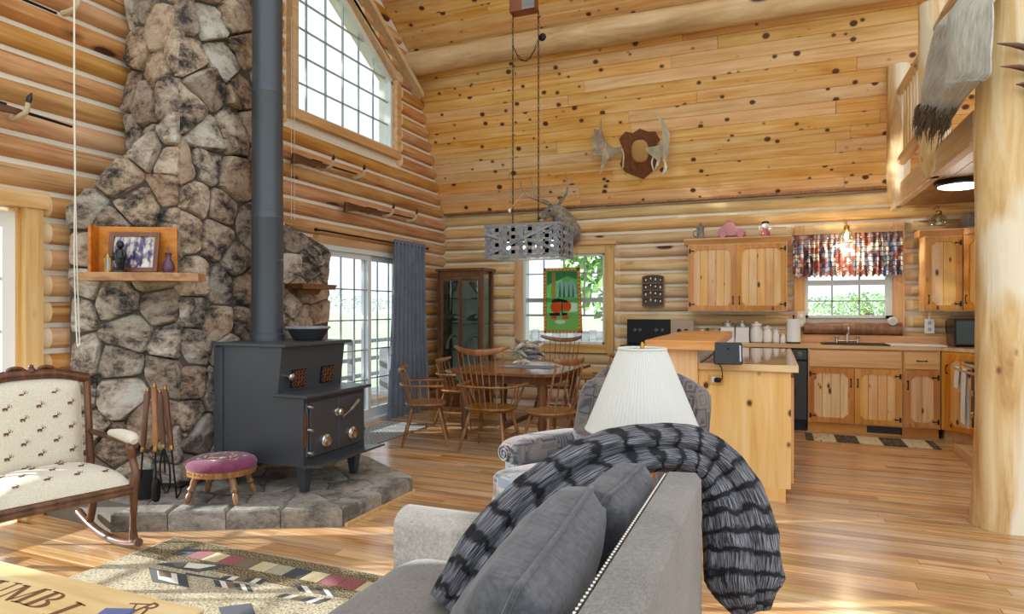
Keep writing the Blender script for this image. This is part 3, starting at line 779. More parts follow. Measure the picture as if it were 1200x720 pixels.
# ================================================================== WOOD STOVE
SY = pZ(357, 581, HH+.010).y
sp = lambda px, py: (lambda p: (p.x, p.z))(pY(px, py, SY))
bx0, bz0 = sp(252, 536.7); xf, _ = sp(357, 543); _, zsh = sp(357, 464); xt, ztp = sp(333, 404); xu, _ = sp(325, 456)
SW = pX(428, 449, xf).y-SY
st = thing('wood_stove', 'black steel step-top wood stove standing on the stone hearth', 'stove', (xf-.35, SY+SW/2, HH+.010))
side = [(bx0, bz0), (xf-.01, bz0), (xf-.01, zsh-.02), (xu, zsh-.02), (xt-.02, ztp-.02), (bx0, ztp-.02)]
XZs = lambda y0: Matrix(((1,0,0,0),(0,0,1,y0),(0,1,0,0),(0,0,0,1)))
rel(MB().prism(side, 0, SW, XZs(SY)), st).build('body', M['iron'], st, 0)
rel(MB().b2((bx0-.01, SY-.03, ztp-.02), (xt+.03, SY+SW+.03, ztp+.004), .004), st).build('top_plate', M['iron'], st, 0)
rel(MB().b2((xu-.02, SY-.025, zsh-.02), (xf+.04, SY+SW+.03, zsh+.004), .004), st).build('step_plate', M['iron'], st, 0)
for dy in (0,): rel(MB().b2((bx0, SY-.012, bz0+.005), (bx0+.08, SY, ztp-.03), .003), st).build('side_panel_rib', M['iron'], st, 0)
fd = xf-.01
for i in range(2):       # pair of fire doors
    a = SY+.045+i*(SW-.09)/2; b = a+(SW-.09)/2-.006
    d = rel(MB().b2((fd, a, bz0+.06), (fd+.022, b, zsh-.05), .006), st).build('fire_door', M['iron'], st, 0)
    yc = (a+b)/2+.01
    Mx = frame((fd+.022, yc, bz0+.15), (0,1,0), (1,0,0))
    rel(MB().lathe([(.052, 0), (.052, .012), (.044, .02), (.03, .022), (.028, .034), (.008, .036)], 20, Mx), st).build('draft_cap', M['nickel'], d)
    rel(MB().tube([(fd+.004, SY+(.03 if i == 0 else SW-.03), z) for z in (bz0+.07, zsh-.06)], .012, 8), st).build('hinge_rod', M['iron'], d)
yc = SY+SW/2
kn = rel(MB().lathe([(.03, 0), (.03, .01), (.012, .02), (.012, .035), (.028, .045), (.02, .055)], 16, frame((fd+.02, yc-.02, zsh-.16), (0,1,0), (1,0,0))), st).build('latch_knob', M['nickel'], st)
pts = [(fd+.05, yc+.02, zsh-.2), (fd+.06, yc+.1, zsh-.16), (fd+.06, yc+.2, zsh-.10)]
rel(MB().tube(curve(pts), .006, 6).tube([pts[1], pts[2]], .012, 8), st).build('spring_handle', M['silver'], st)
for i in range(3): rel(MB().lathe([(.012, 0), (.016, .02), (.012, .04)], 8, frame((fd+.025, SY+.022, bz0+.10+i*.16), (0,1,0), (1,0,0))), st).build('corner_bolt', M['silver'], st)
rel(MB().b2((fd, SY+.005, bz0+.14), (fd+.012, SY+.035, zsh-.12)), st).build('copper_strip', M['copper'], st, 0)
rel(MB().prism([(fd, bz0-.005), (fd+.16, bz0+.02), (fd+.16, bz0+.035), (fd, bz0+.015)], -.01, SW+.05, XZs(SY)), st).build('ash_lip', M['iron'], st, 0)
# upper grilles on the raked face
vu = V((xt-.02-xu, 0, ztp-zsh)).normalized(); nu2 = V((vu.z, 0, -vu.x))
for i in range(2):
    yc2 = SY+SW*(.27+.46*i); T = frame(V((xu, yc2, zsh-.02))+vu*.115, (0,1,0), nu2)
    g = rel(MB().box((0,0,.006), (.15, .13, .012), .003, T), st).build('grille_panel', M['black'], st, 0)
    m = MB()
    for a in range(4):
        for b in range(4):
            c = V((-.05+.033*a, -.043+.029*b, .014)); rr = .015
            m.tube([T @ (c+V((rr*cos(q), rr*sin(q)*(.8 if (a+b) % 2 else 1), 0))) for q in [k*pi/4 for k in range(8)]], .003, 5, True)
    rel(m, st).build('scroll_work', M['copper'], g)
rel(MB().lathe([(.012, 0), (.012, .03), (.026, .04), (.028, .055), (.015, .065)], 14, frame(V((xu, SY+.07, zsh-.02))+vu*.14, (0,1,0), nu2)), st).build('damper_knob', M['nickel'], st)
for z, dx, L in ((zsh-.10, .02, .10), (bz0+.12, .02, .13)):
    m = MB().tube([(fd-.1, SY+SW, z), (fd-.1, SY+SW+L, z)], .006, 6); m.ball((fd-.1, SY+SW+L, z), (.03, .03, .03)); rel(m, st).build('damper_rod', M['black'], st)
m = MB().tube([(xt-.12, SY+SW, ztp-.2), (xt-.12, SY+SW+.06, ztp-.2)], .007, 6); m.ball((xt-.12, SY+SW+.07, ztp-.2), (.035, .04, .05)); rel(m, st).build('damper_rod', M['black'], st)
for x in (bx0+.1, xf-.06):
    for y in (SY+.07, SY+SW-.07):
        m = MB(); zb, zt_ = HH+.010, bz0+.01
        m._add([(x+sx*w, y+sy*w, z) for z, w in ((zb, .022), (zt_, .045)) for sx, sy in ((-1,-1),(1,-1),(1,1),(-1,1))], [(0,1,2,3), (4,5,6,7), (0,1,5,4), (1,2,6,5), (2,3,7,6), (3,0,4,7)])
        rel(m, st).build('leg', M['iron'], st, 0)
# ---- stove pipe
pc = pX(313.5, 392, bx0+.17); PXc, PYc = bx0+.17, SY+SW/2
PXc = pY(313.5, 392, PYc).x; pr = .118
pp = thing('stove_pipe', 'straight dark steel flue pipe rising from the wood stove', 'pipe', (PXc, PYc, ztp+.004))
zj = [ztp+.004, pD(313, 250, (V((PXc, PYc, 0)).dot(FW))).z, pD(313, 104, (V((PXc, PYc, 0)).dot(FW))).z, 6.0]
for i in range(3):
    a, b = zj[i]-ztp-.004, zj[i+1]-ztp-.004; r1 = pr-(.003*i)
    prof = ([(pr+.012, 0), (pr+.012, .05), (r1, .06)] if i == 0 else [(r1+.003, a), (r1+.003, a+.012), (r1, a+.014)])+[(r1, b-.05), (r1+.002, b-.045), (r1, b-.04), (r1, b)]
    MB().lathe(prof, 32).build('pipe_section', M['pipe'], pp)
MB().tube([(pr, -.02, .62), (pr+.05, -.02, .62)], .006, 6).build('damper_handle', M['silver'], pp)
# ---- bowl on the stove top
bp = pY(361, 396, SY+SW*.72)
bo = thing('enamel_bowl', 'dark speckled oval basket bowl on top of the wood stove', 'bowl', (bp.x, bp.y, ztp+.005))
MB().lathe([(.10, 0), (.115, .01), (.16, .09), (.168, .095), (.16, .1), (.15, .092), (.10, .02), (.01, .015)], 26, wob=lambda t, z: .015*sin(t*13)).build('bowl_body', plain('speckled_iron', '#3f3f44', .5, .2, bump=.6, bs=70), bo)
MB().tube([(.165*cos(t*pi/12), .165*sin(t*pi/12), .098) for t in range(24)], .009, 6, True).build('rim', M['wick'], bo)

# ================================================================== FIREPLACE TOOLS
tools = [('fire_shovel', 'black fire shovel with brass-tipped handle leaning on the stones', 163, 586, 173, 454, 'shovel'),
         ('hearth_brush', 'hearth brush with wooden handle leaning between the fire tools', 183, 590, 181, 449, 'brush'),
         ('fire_poker', 'black poker with wooden handle nearest the stove', 207, 584, 193, 452, 'poker'),
         ('log_tongs', 'black log tongs at the back of the fire tools', 195, 578, 187, 456, 'tongs')]
for nm, lab, bxp, byp, txp, typ, k in tools:
    b = pZ(bxp, byp, HH+.01); 
    tp = pD(txp, typ, b.dot(FW)+.10); d = (tp-b); Ln = d.length
    q = thing(nm, lab, 'fire tool', b, 0, 'fireplace tools by the chimney'); d.normalize(); T = frame((0,0,0), V((1, .3, 0)), d)
    gl = lambda pr_: MB().lathe(pr_, 10, T)
    gl([(.014, Ln*.46), (.019, Ln*.52), (.016, Ln*.75), (.021, Ln*.93), (.012, Ln*.96)]).build('handle', M['oak_dk'] if k != 'brush' else M['oak'], q)
    gl([(.015, Ln*.42), (.017, Ln*.43), (.013, Ln*.47)]).build('ferrule', M['brass'], q)
    gl([(.010, Ln*.955), (.015, Ln*.965), (.004, Ln)]).build('finial', M['brass'], q)
    gl([(.006, .14 if k != 'poker' else .0), (.006, Ln*.43)]).build('shaft', M['black'], q)
    if k == 'shovel': MB().grid(lambda u, v: T @ V(((u-.5)*.13, .03*abs(2*u-1)**2, .0+.2*v)), 8, 4).build('blade', M['black'], q)
    if k == 'brush': MB().puff(T @ V((0,0,.085)), (.055, .045, .16), .6, None, 12, 8).build('bristles', M['black'], q)
    if k == 'poker': MB().tube([T @ V((0,0,.0)), T @ V((.03, 0, .03)), T @ V((.04, 0, .07))], [.006, .006, .003], 6).build('hook', M['black'], q)
    if k == 'tongs':
        for s in (-1, 1): MB().tube(curve([T @ V((s*.006,0,.3)), T @ V((s*.035,0,.18)), T @ V((s*.03,0,.06)), T @ V((s*.006,0,0))]), .006, 6).build('jaw', M['black'], q)

# ================================================================== FOOTSTOOL
sp_ = pZ(240, 590, HH+.010); 
fs = thing('footstool', 'small round footstool with a plum needlepoint top on the hearth', 'footstool', (sp_.x+.02, sp_.y+.12, HH+.010), R(20))
MB().lathe([(.205, .205), (.226, .222), (.232, .245), (.222, .268), (.19, .284), (.12, .292), (.002, .294)], 36, Matrix.Diagonal((1, .87, 1, 1))).build('cushion', M['plumc'], fs, 170)
t = NT('needlepoint'); n_ = t.noise(t.coord('O'), 38, 3); t.inp(Base_Color=t.ramp(n_, [(.42, '#7d4a5c'), (.5, '#c9b99b'), (.62, '#e0d6bd')], 'CONSTANT'), Roughness=1)
def medal(u, v):
    r = .055+.075*v; th = 2*pi*u; rr = r*(1+.12*sin(7*th)); x, y = 1.2*rr*cos(th), rr*sin(th)*1.0
    q = hypot(x, y/.87); z = .2955-.012*(q/.19)**2.4; return (x, y, z)
MB().grid(medal, 40, 4, True).build('needlepoint_wreath', t.m, fs, 170)
MB().lathe([(.20, .175), (.222, .18), (.225, .215), (.21, .225)], 32, Matrix.Diagonal((1, .87, 1, 1))).build('rim', M['oak'], fs)
m = MB()
for k in range(44): a = 2*pi*k/44; m.ball((.227*cos(a), .197*sin(a), .208), (.010, .010, .010), None, 6, 4)
tag(m.build('nailhead_trim', M['brass'], fs, 170), kind='stuff')
for sx in (-1, 1):
    for sy in (-1, 1):
        a = V((sx*.12, sy*.10, .18)); b = V((sx*.17, sy*.135, 0)); T = frame(b, (1,0,0), a-b); l = (a-b).length
        MB().lathe([(.012, 0), (.018, .02), (.02, .06), (.013, .075), (.026, .095), (.018, .12), (.024, .14), (.02, l)], 12, T).build('leg', M['oak'], fs)

# ================================================================== ROCKING CHAIR
t = NT('printed_linen'); v = t.coord('O')
base = t.noise(v, 160, 3); bcol = t.ramp(base, [(.35, '#d6ccb4'), (.65, '#e9e1cf')])
t.inp(Base_Color=bcol, Roughness=.95, Sheen_Weight=.2); t.bump(base, .2, .002); M['linen'] = t.m
M['print'] = plain('printed_motif', '#6e3f2c', .95); M['print2'] = plain('printed_motif_dark', '#8d7a5c', .95)
F0 = pZ(147, 648, .03); rc = thing('rocking_chair', 'carved walnut rocking chair in cream fabric with small printed animals', 'chair', (-3.77, 2.35, 0), R(-15))
HW = .29
def rk(name, mat, m, sm=40, par=rc): return m.build(name, mat, par, sm)
# back: slightly reclined
def bk(y, z, n=0): return V((-.235-.20*(z-.42)*.6+n, y, z))
rk('back_upholstery', M['linen'], MB().grid(lambda u, v: bk((u-.5)*2*(HW-.045), .45+.53*v+.02*v*sin(pi*u), .045*(1-(2*u-1)**8)*(1-(2*v-1)**8)), 20, 20), 170)
rk('back_panel', M['linen'], MB().grid(lambda u, v: bk((u-.5)*2*(HW-.03), .42+.58*v, -.02), 2, 2), 0)
def motif(par, T, s=1):
    # a tiny grazing animal: body, legs, antlers
    m = MB()
    m.puff((0,0,0), (.030*s, .012*s, .003), 1, T, 10, 5); m.puff((.017*s, .007*s, 0), (.010*s, .009*s, .003), 1, T, 8, 4)
    for dx in (-.010, -.004, .006, .011): m.box((dx*s, -.009*s, 0), (.003*s, .010*s, .0015), 0, T)
    for a in (-.4, .2, .9): m.box((.020*s+.010*s*sin(a), .017*s, 0), (.0018*s, .016*s, .0012), 0, T @ Matrix.Rotation(-a*.3, 4, 'Z'))
    return m.build('printed_animal', M['print'], par, 0)
for j in range(7):
    for i in range(5):
        y = -.22+.16*i+(.08 if j % 2 else 0); z = .50+.070*j
        if abs(y) > .24: continue
        u = y/(2*(HW-.045))+.5; vv = (z-.45)/.53
        n = .045*(1-(2*u-1)**8)*(1-(2*vv-1)**8)
        motif(rc, frame(bk(y, z, n+.0025), (0, 1, 0), (1, 0, .12)), .95)
for s in (-1, 1):
    rk('back_post', M['walnut'], MB().tube([bk(s*HW, z, 0) for z in (.30, .5, .8, 1.0)], [.022, .022, .02, .02], 10))
# crest rail with pierced scrolls
m = MB(); m.tube(curve([bk(-HW-.005, .985), bk(-.16, 1.02), bk(-.09, 1.03), bk(.09, 1.03), bk(.16, 1.02), bk(HW+.005, .985)], 5), [.028]*26, 10, flat=1.1)
rk('crest_rail', M['walnut'], m)
for s in (-1, 1):
    m = MB(); cy = s*.075
    m.tube([bk(cy+.045*cos(a), 1.045+.028*sin(a), .005) for a in [k*pi/8 for k in range(16)]], .011, 8, True); rk('crest_scroll', M['walnut'], m)
    m = MB(); m.tube(curve([bk(s*.13, 1.03), bk(s*.17, 1.05), bk(s*.2, 1.03), bk(s*.25, 1.015)], 4), [.012, .014]*6+[.012], 8); rk('crest_leaf', M['walnut'], m)
m = MB().ball(bk(0, 1.05, .01), (.05, .05, .05)); m.ball(bk(0, 1.075, .01), (.035, .03, .03)); rk('crest_finial', M['walnut'], m)
# seat
seatW = lambda x: HW+.05*(x+.23)/.46
rk('seat_cushion', M['linen'], MB().grid(lambda u, v: (lambda x: V((x, (v-.5)*2*(seatW(x)-.01), .405+.095*((1-(2*u-1)**4)*(1-(2*v-1)**6))**.5*(1+.25*cos(pi*(v-.5)))*1.0)))(-.22+.47*u), 20, 24), 170)
for j in range(3):
    for i in range(4):
        x = .19-.12*j; y = -.21+.14*i+(.06 if j % 2 else 0)
        if abs(y) > .26: continue
        u = (x+.22)/.47; v_ = y/(2*(seatW(x)-.01))+.5
        z = .405+.095*((1-(2*u-1)**4)*(1-(2*v_-1)**6))**.5*(1+.25*cos(pi*(v_-.5)))
        motif(rc, frame((x, y, z+.004), (0, 1, 0), (.25, 0, 1)), 1.0)
m = MB(); m.b2((.225, -HW-.05, .345), (.27, HW+.05, .40), .008); m.b2((.265, -HW-.05, .355), (.278, HW+.05, .372), .004); m.b2((.262, -HW-.05, .382), (.276, HW+.05, .395), .004)
rk('front_rail', M['walnut'], m, 0)
for s in (-1, 1):
    m = MB(); m._add([V((x, s*w+dy, z)) for x, w in ((-.24, HW), (.25, HW+.045)) for dy in (-.014, .014) for z in (.345, .40)], [(0,1,3,2),(4,6,7,5),(0,4,5,1),(2,3,7,6),(0,2,6,4),(1,5,7,3)]); rk('side_rail', M['walnut'], m, 0)
    w = HW+.045
    rk('front_leg', M['walnut'], MB().tube(curve([(.25, s*w, .40), (.262, s*w, .28), (.25, s*w, .16), (.262, s*w, .055)], 5), [.026, .026, .024, .022, .02, .02, .02, .019, .018, .018, .018, .02, .022, .024, .026, .026], 10))
    rk('arm_support', M['walnut'], MB().tube(curve([(.25, s*w, .38), (.255, s*(w+.012), .46), (.215, s*(w+.012), .54), (.22, s*w, .60), (.20, s*w, .635)], 5), lerpl([.027, .022, .02, .026, .02], 21), 10))
    rk('arm', M['walnut'], MB().tube(curve([bk(s*HW, .66), (-.05, s*(HW+.03), .645), (.12, s*(w+.01), .635), (.235, s*(w+.01), .625)], 5), lerpl([.016, .018, .02, .028], 16), 10))
    rk('arm_pad', M['linen'], MB().tube(curve([(-.02, s*(HW+.03), .672), (.1, s*w, .672), (.215, s*(w+.008), .662), (.25, s*(w+.008), .645)], 5), lerpl([.02, .034, .036, .02], 16), 10))
    rk('rear_leg', M['walnut'], MB().tube(curve([(-.22, s*HW, .38), (-.20, s*HW, .22), (-.25, s*HW, .10)], 5), .022, 10))
    rk('rocker', M['walnut'], MB().tube([(-.46+.80*i/16, s*(HW+.01+.03*i/16), .034+.16*((i/16)-.56)**2*1.6) for i in range(17)], [.024]*17, 10))

# ================================================================== RUG
RZ = .012
g = lambda x, y: pZ(130+x/3.636, 620+y/3.636, RZ)
ra, rb, rcn = pZ(236, 635, RZ), pZ(452, 669, RZ), pZ(139, 686, RZ)
ru = thing('area_rug', 'lodge style area rug in beige and black with geometric motifs', 'rug', ((ra.x+rb.x)/2, 2.0, 0))
t = NT('rug_wool'); v = t.coord('P'); n1 = t.noise(t.mapping(v, (160, 60, 1)), 1, 3); n2 = t.noise(v, 5, 3)
t.inp(Base_Color=t.ramp(t.math('ADD', t.math('MULTIPLY', n1, .8), t.math('MULTIPLY', n2, .2)), [(.36, '#4f4632'), (.46, '#a4967a'), (.6, '#d8ceb4')]), Roughness=1); t.bump(n1, .5, .004); M['rug'] = t.m
t = NT('rug_border'); n1 = t.noise(t.mapping(t.coord('P'), (150, 90, 1)), 1, 3); t.inp(Base_Color=t.ramp(n1, [(.42, '#2e2821'), (.5, '#6d5c42'), (.62, '#b3a279')]), Roughness=1); M['rugb'] = t.m
RX0, RX1, RY1, RY0 = -3.42, -.95, ra.y, .95
rel(MB().b2((RX0, RY0, 0.001), (RX1, RY1, RZ), .003), ru).build('pile', M['rug'], ru, 0)
rel(MB().b2((RX0+.02, RY1-.07, RZ-.003), (RX1-.02, RY1-.01, RZ+.001)), ru).build('border_band', M['rugb'], ru, 0)
rel(MB().b2((RX0+.02, RY1-.30, RZ-.003), (RX1-.02, RY1-.235, RZ+.001)), ru).build('border_band', M['rugb'], ru, 0)
rel(MB().b2((RX0+.02, RY1-.235, RZ-.003), (RX1-.02, RY1-.07, RZ+.0006)), ru).build('border_band', M['rugb'], ru, 0)
RC = {k: fabric('rug_'+k, a, b, 200) for k, a, b in (('black', '#15181d', '#2a2d34'), ('maroon', '#7a3038', '#9a454c'), ('tan', '#b8a878', '#d0c294'), ('brown', '#5b4630', '#77603f'), ('white', '#cfcabd', '#e6e2d6'), ('grey', '#8f8c74', '#aaa78c'), ('navy', '#1d2533', '#323a4a'))}
seq = ['black', 'maroon', 'tan', 'maroon', 'brown', 'tan', 'grey', 'black', 'tan', 'maroon', 'maroon', 'tan', 'brown', 'navy', 'grey', 'tan', 'brown', 'maroon', 'tan']
for i, k in enumerate(seq):
    x = RX0+.22+.115*i
    if x+.11 > RX1-.05: break
    rel(MB().prism([(x, RY1-.21), (x+.11, RY1-.21), (x+.11, RY1-.10), (x, RY1-.10)], RZ-.003, RZ+.0022), ru).build('woven_square', RC[k], ru, 0)
def patch(k, pts, dz=.0016): rel(MB().prism([(g(*p).x, g(*p).y) for p in pts], RZ-.004, RZ+dz), ru).build('woven_motif', RC[k], ru, 0)
patch('black', [(190,152), (270,138), (515,158), (375,186)]); patch('brown', [(262,150), (330,148), (300,166), (280,164)], .003); patch('white', [(330,146), (450,158), (375,172), (310,166)], .0026)
patch('black', [(160,166), (322,196), (334,250), (176,226)]); patch('white', [(196,180), (280,194), (288,238), (202,216)], .0026); patch('brown', [(202,182), (256,190), (258,212), (206,204)], .0034)
patch('black', [(318,188), (520,222), (520,228), (318,196)])
for k, a, b in (('black', 0, .17), ('white', .17, .33), ('brown', .33, .55), ('black', .55, .72), ('white', .72, .86), ('black', .86, 1)):
    lx = lambda p, q, s: (p[0]+(q[0]-p[0])*s, p[1]+(q[1]-p[1])*s)
    patch(k, [lx((435,218), (592,242), a), lx((435,218), (592,242), b), lx((447,246), (606,270), b), lx((447,246), (606,270), a)])
    patch(k, [lx((780,238), (948,264), a), lx((780,238), (948,264), b), lx((804,268), (968,292), b), lx((804,268), (968,292), a)])
    patch(k, [lx((488,202), (668,216), a), lx((488,202), (668,216), b), lx((462,214), (640,236), b), lx((462,214), (640,236), a)])
    patch(k, [lx((740,278), (940,300), a), lx((740,278), (940,300), b), lx((700,290), (880,322), b), lx((700,290), (880,322), a)])
patch('navy', [(458,336), (596,318), (618,370), (474,380)]); patch('white', [(470,380), (560,368), (566,400), (480,410)])

# ================================================================== PINE CHEST used as coffee table
CZ = .45
ca, cb = pZ(0, 660, CZ), pZ(244, 712, CZ)
cx1, cyf = cb.x, (ca.y+cb.y)/2
cht = thing('pine_chest', 'pale pine chest table with burned lettering on its lid', 'coffee table', (cx1-.55, cyf-.30, 0))
rel(MB().b2((cx1-1.10, cyf-.60, CZ-.055), (cx1, cyf, CZ), .004), cht).build('lid', M['chest'], cht, 0)
rel(MB().b2((cx1-1.07, cyf-.57, .06), (cx1-.03, cyf-.03, CZ-.055)), cht).build('body', M['chest'], cht, 0)
for x in (cx1-1.04, cx1-.06):
    for y in (cyf-.54, cyf-.06): rel(MB().box((x, y, .0375), (.06, .06, .046), .006), cht).build('foot', M['chest'], cht, 0)
M['burn'] = plain('burned_letter', '#7b5236', .8)
def glyph(c):
    m = MB(); h = .105; z0, z1 = .0002, .0014
    bx = lambda a, b, c_, d: m.prism([(a*h, b*h), (c_*h, b*h), (c_*h, d*h), (a*h, d*h)], z0, z1)
    qd = lambda *p: m.prism([(x*h, y*h) for x, y in p], z0, z1)
    if c == 'I': bx(-.11, -.5, .11, .5); bx(-.26, -.5, .26, -.44); bx(-.26, .44, .26, .5)
    if c == 'M':
        bx(-.50, -.5, -.43, .5); bx(.32, -.5, .52, .5); qd((-.52, .5), (-.30, .5), (.06, -.38), (-.06, -.5)); qd((-.02, -.5), (.04, -.5), (.40, .5), (.33, .5))
        for a, b in ((-.6, -.33), (.2, .64)): bx(a, -.5, b, -.45)
        bx(-.64, .45, -.4, .5); bx(.4, .45, .64, .5)
    if c == 'B':
        bx(-.36, -.5, -.14, .5); bx(-.48, -.5, -.02, -.45); bx(-.48, .45, -.02, .5)
        for cy, ry, rx in ((.255, .245, .36), (-.24, .26, .46)):
            N = 10
            for k in range(N):
                a, b = -pi/2+pi*k/N, -pi/2+pi*(k+1)/N; f = lambda t, s: (-.05+rx*cos(t)*s+.0, cy+ry*sin(t)*(s if s == 1 else .78)); qd(f(a, .5), f(a, 1), f(b, 1), f(b, .5))
    if c == 'U':
        bx(-.45, -.1, -.25, .5); bx(.28, -.1, .36, .5); bx(-.55, .45, -.12, .5); bx(.15, .45, .48, .5)
        for k in range(8):
            a, b = pi+pi*k/8, pi+pi*(k+1)/8; f = lambda t, s: (-.045+.405*cos(t)*s, -.1+.4*sin(t)*(s if s == 1 else .85)); qd(f(a, .62), f(a, 1), f(b, 1), f(b, .62))
    return m.mesh('burned_letter', M['burn'], 0)
lp = [('U', -4, 690), ('M', 26, 696.5), ('B', 55, 704), ('I', 75, 715.5)]
for i, (c, px, py) in enumerate(lp):
    p = pZ(px, py, CZ); a = pZ(*lp[max(i-1, 0)][1:], CZ); b = pZ(*lp[min(i+1, 3)][1:], CZ); ang = atan2(b.y-a.y, b.x-a.x)
    o = put('burned_letter', glyph(c), cht); o.location = p-cht.location; o.rotation_euler = (0, 0, ang+.05)
me = text_mesh('R', .10); me.materials.clear(); me.materials.append(M['burn']); o = put('burned_letter', me, cht); p = pZ(172, 714, CZ); o.location = p-cht.location+V((0,0,.0002)); o.rotation_euler = (0,0,-.15)
m = MB(); a, b = pZ(152, 708, CZ), pZ(176, 709, CZ); m.tube([a-cht.location, b-cht.location], .003, 4); c_ = pZ(160, 708.4, CZ); d_ = pZ(150, 722, CZ); m.tube([c_-cht.location, d_-cht.location], .003, 4); m.build('burned_letter', M['burn'], cht)
p = pZ(140, 721, CZ); bk_ = thing('blue_coaster', 'blue square coaster on the pine chest by the brand mark', 'coaster', (p.x, p.y-.03, CZ+.002), R(20))
MB().box((0,0,.005), (.10, .10, .010), .003).build('pad', fabric('blue_felt', '#49528a', '#626cab'), bk_, 0)

# ================================================================== SOFA
SX0, SX1, SYE = -1.30, -.215, 2.27
so_ = thing('sofa', 'grey linen sofa with nailhead trim seen from behind its back', 'sofa', (-.75, 1.2, 0))
def sf(name, m, mat=M['sofa'], sm=50): return rel(m, so_).build(name, mat, so_, sm)
sf('base_frame', MB().b2((SX0+.04, .1, .09), (SX1, SYE-.02, .30), .02, None, 2))
sf('seat_cushion', MB().puff((-.80, 1.62, .39), (.98, 1.06, .20), .22, None, 32, 14, .12))
sf('seat_cushion', MB().puff((-.80, .58, .39), (.98, 1.0, .20), .22, None, 32, 14, .12))
# back frame, slightly thicker below
m = MB(); sec = [(-.40, .12), (-.37, .5), (-.335, .855), (-.32, .878), (-.235, .882), (-.217, .86), (-.215, .12)]
m.prism(sec, .1, 2.17, XZs(0)); sf('back_frame', m, M['sofa'], 30)
m = MB()
for i in range(118): m.ball((-.331, .12+i*.0173, .872), (.011, .011, .011), None, 6, 4)
tag(sf('nailhead_trim', m, M['nickel'], 170), kind='stuff')
# far arm: flat top with rounded front
for yc in (2.19, .12):
    sec = []
    for i in range(9): a = pi*i/8; sec.append((yc+.085*cos(a), .585+.055*sin(a)))
    sec = [(yc+.085, .1)]+sec+[(yc-.085, .1)]
    m = MB(); m.prism(sec, SX0-.05, -.36, YZ(0)); sf('arm', m, M['sofa'], 40)
for x in (SX0+.06, SX1-.06):
    for y in (.2, SYE-.08): sf('foot', MB().lathe([(.018, .015 if x < -.9 else .001), (.028, .09)], 10, Matrix.Translation((x, y, 0))), M['oak_dk'])
def cushion(name, lab, c, d, rot, mat, grp, seed):
    o = thing(name, lab, 'cushion', c, 0, grp); T = Matrix.Rotation(rot[2], 4, 'Z') @ Matrix.Rotation(rot[1], 4, 'Y') @ Matrix.Rotation(rot[0], 4, 'X')
    pw = lambda q, k: math.copysign(abs(q)**k, q)
    def fn(u, v, sgn):
        x = 2*u-1; y = 2*v-1; e = max(0, (1-x**10)*(1-y**10)); k = 1-.06*(1-abs(x))*(abs(y))-.06*(1-abs(y))*abs(x)
        w = .012*noise.noise(V((x*2.5, y*2.5, seed)))*e
        return T @ V((x*d[0]/2*k, y*d[1]/2*k, sgn*d[2]/2*(.62*e**.3+.38*(1-x*x)*(1-y*y)+0)+w))
    m = MB(); m.grid(lambda u, v: fn(u, v, 1), 24, 24); m.grid(lambda u, v: fn(u, v, -1), 24, 24); bmesh.ops.remove_doubles(m.bm, verts=m.bm.verts, dist=1e-4)
    m.build('cover', mat, o, 170)
    rim = [(-1+.1*i, -1) for i in range(20)]+[(1, -1+.1*i) for i in range(20)]+[(1-.1*i, 1) for i in range(20)]+[(-1, 1-.1*i) for i in range(20)]
    MB().tube([fn((x+1)/2, (y+1)/2, 0) for x, y in rim], .007, 6, True).build('piping', mat, o, 170)
    return o
cushion('back_cushion', 'grey velvet back cushion nearest the camera on the sofa', (-.55, 1.40, .69), (.50, .70, .26), (0, R(-66), R(4)), M['cush'], 'sofa back cushions', 3)
cushion('back_cushion', 'grey velvet back cushion behind the nearer one, half under the throw', (-.51, 1.93, .70), (.46, .42, .22), (0, R(-64), R(-3)), M['cush'], 'sofa back cushions', 8)

# ---- throw blanket over the far end of the sofa back
t = NT('ribbed_throw'); uv = t.coord('UV'); sx = t.n('ShaderNodeSeparateXYZ'); t.l(uv, sx.inputs[0])
wob = t.noise(t.mapping(uv, (30, 6, 1)), 1, 2)
s_ = t.math('ADD', t.math('MULTIPLY', sx.outputs[0], 20), t.math('MULTIPLY', wob, 1.1)); fr = t.math('FRACT', s_)
rib = t.noise(t.mapping(uv, (22, 120, 1)), 1, 2, .5)
band = t.ramp(fr, [(0, .0), (.10, .0), (.24, 1.0), (.80, 1.0), (.94, 0.0)])
lightc = t.ramp(rib, [(.36, '#29292d'), (.48, '#515057'), (.6, '#8d8c92')])
t.inp(Base_Color=t.mix(band, '#1c1c20', lightc), Roughness=1); t.bump(t.math('ADD', rib, t.math('MULTIPLY', band, 1.2)), .8, .008); M['throw'] = t.m
bl = thing('throw_blanket', 'chunky charcoal ribbed throw draped over the sofa back', 'blanket', (-.4, 1.9, .5))
path = curve([pD(*p) for p in ((522, 712, 1.96), (566, 652, 2.03), (626, 590, 2.12), (698, 541, 2.22), (768, 523, 2.28), (820, 533, 2.29), (853, 572, 2.26), (868, 628, 2.20), (872, 680, 2.14), (880, 716, 2.11))], 8)
nP = len(path); thk = lerpl([.055, .080, .088, .082, .073, .078, .098, .118, .115, .06], nP); wid = lerpl([.06, .09, .10, .11, .11, .11, .11, .11, .10, .05], nP)
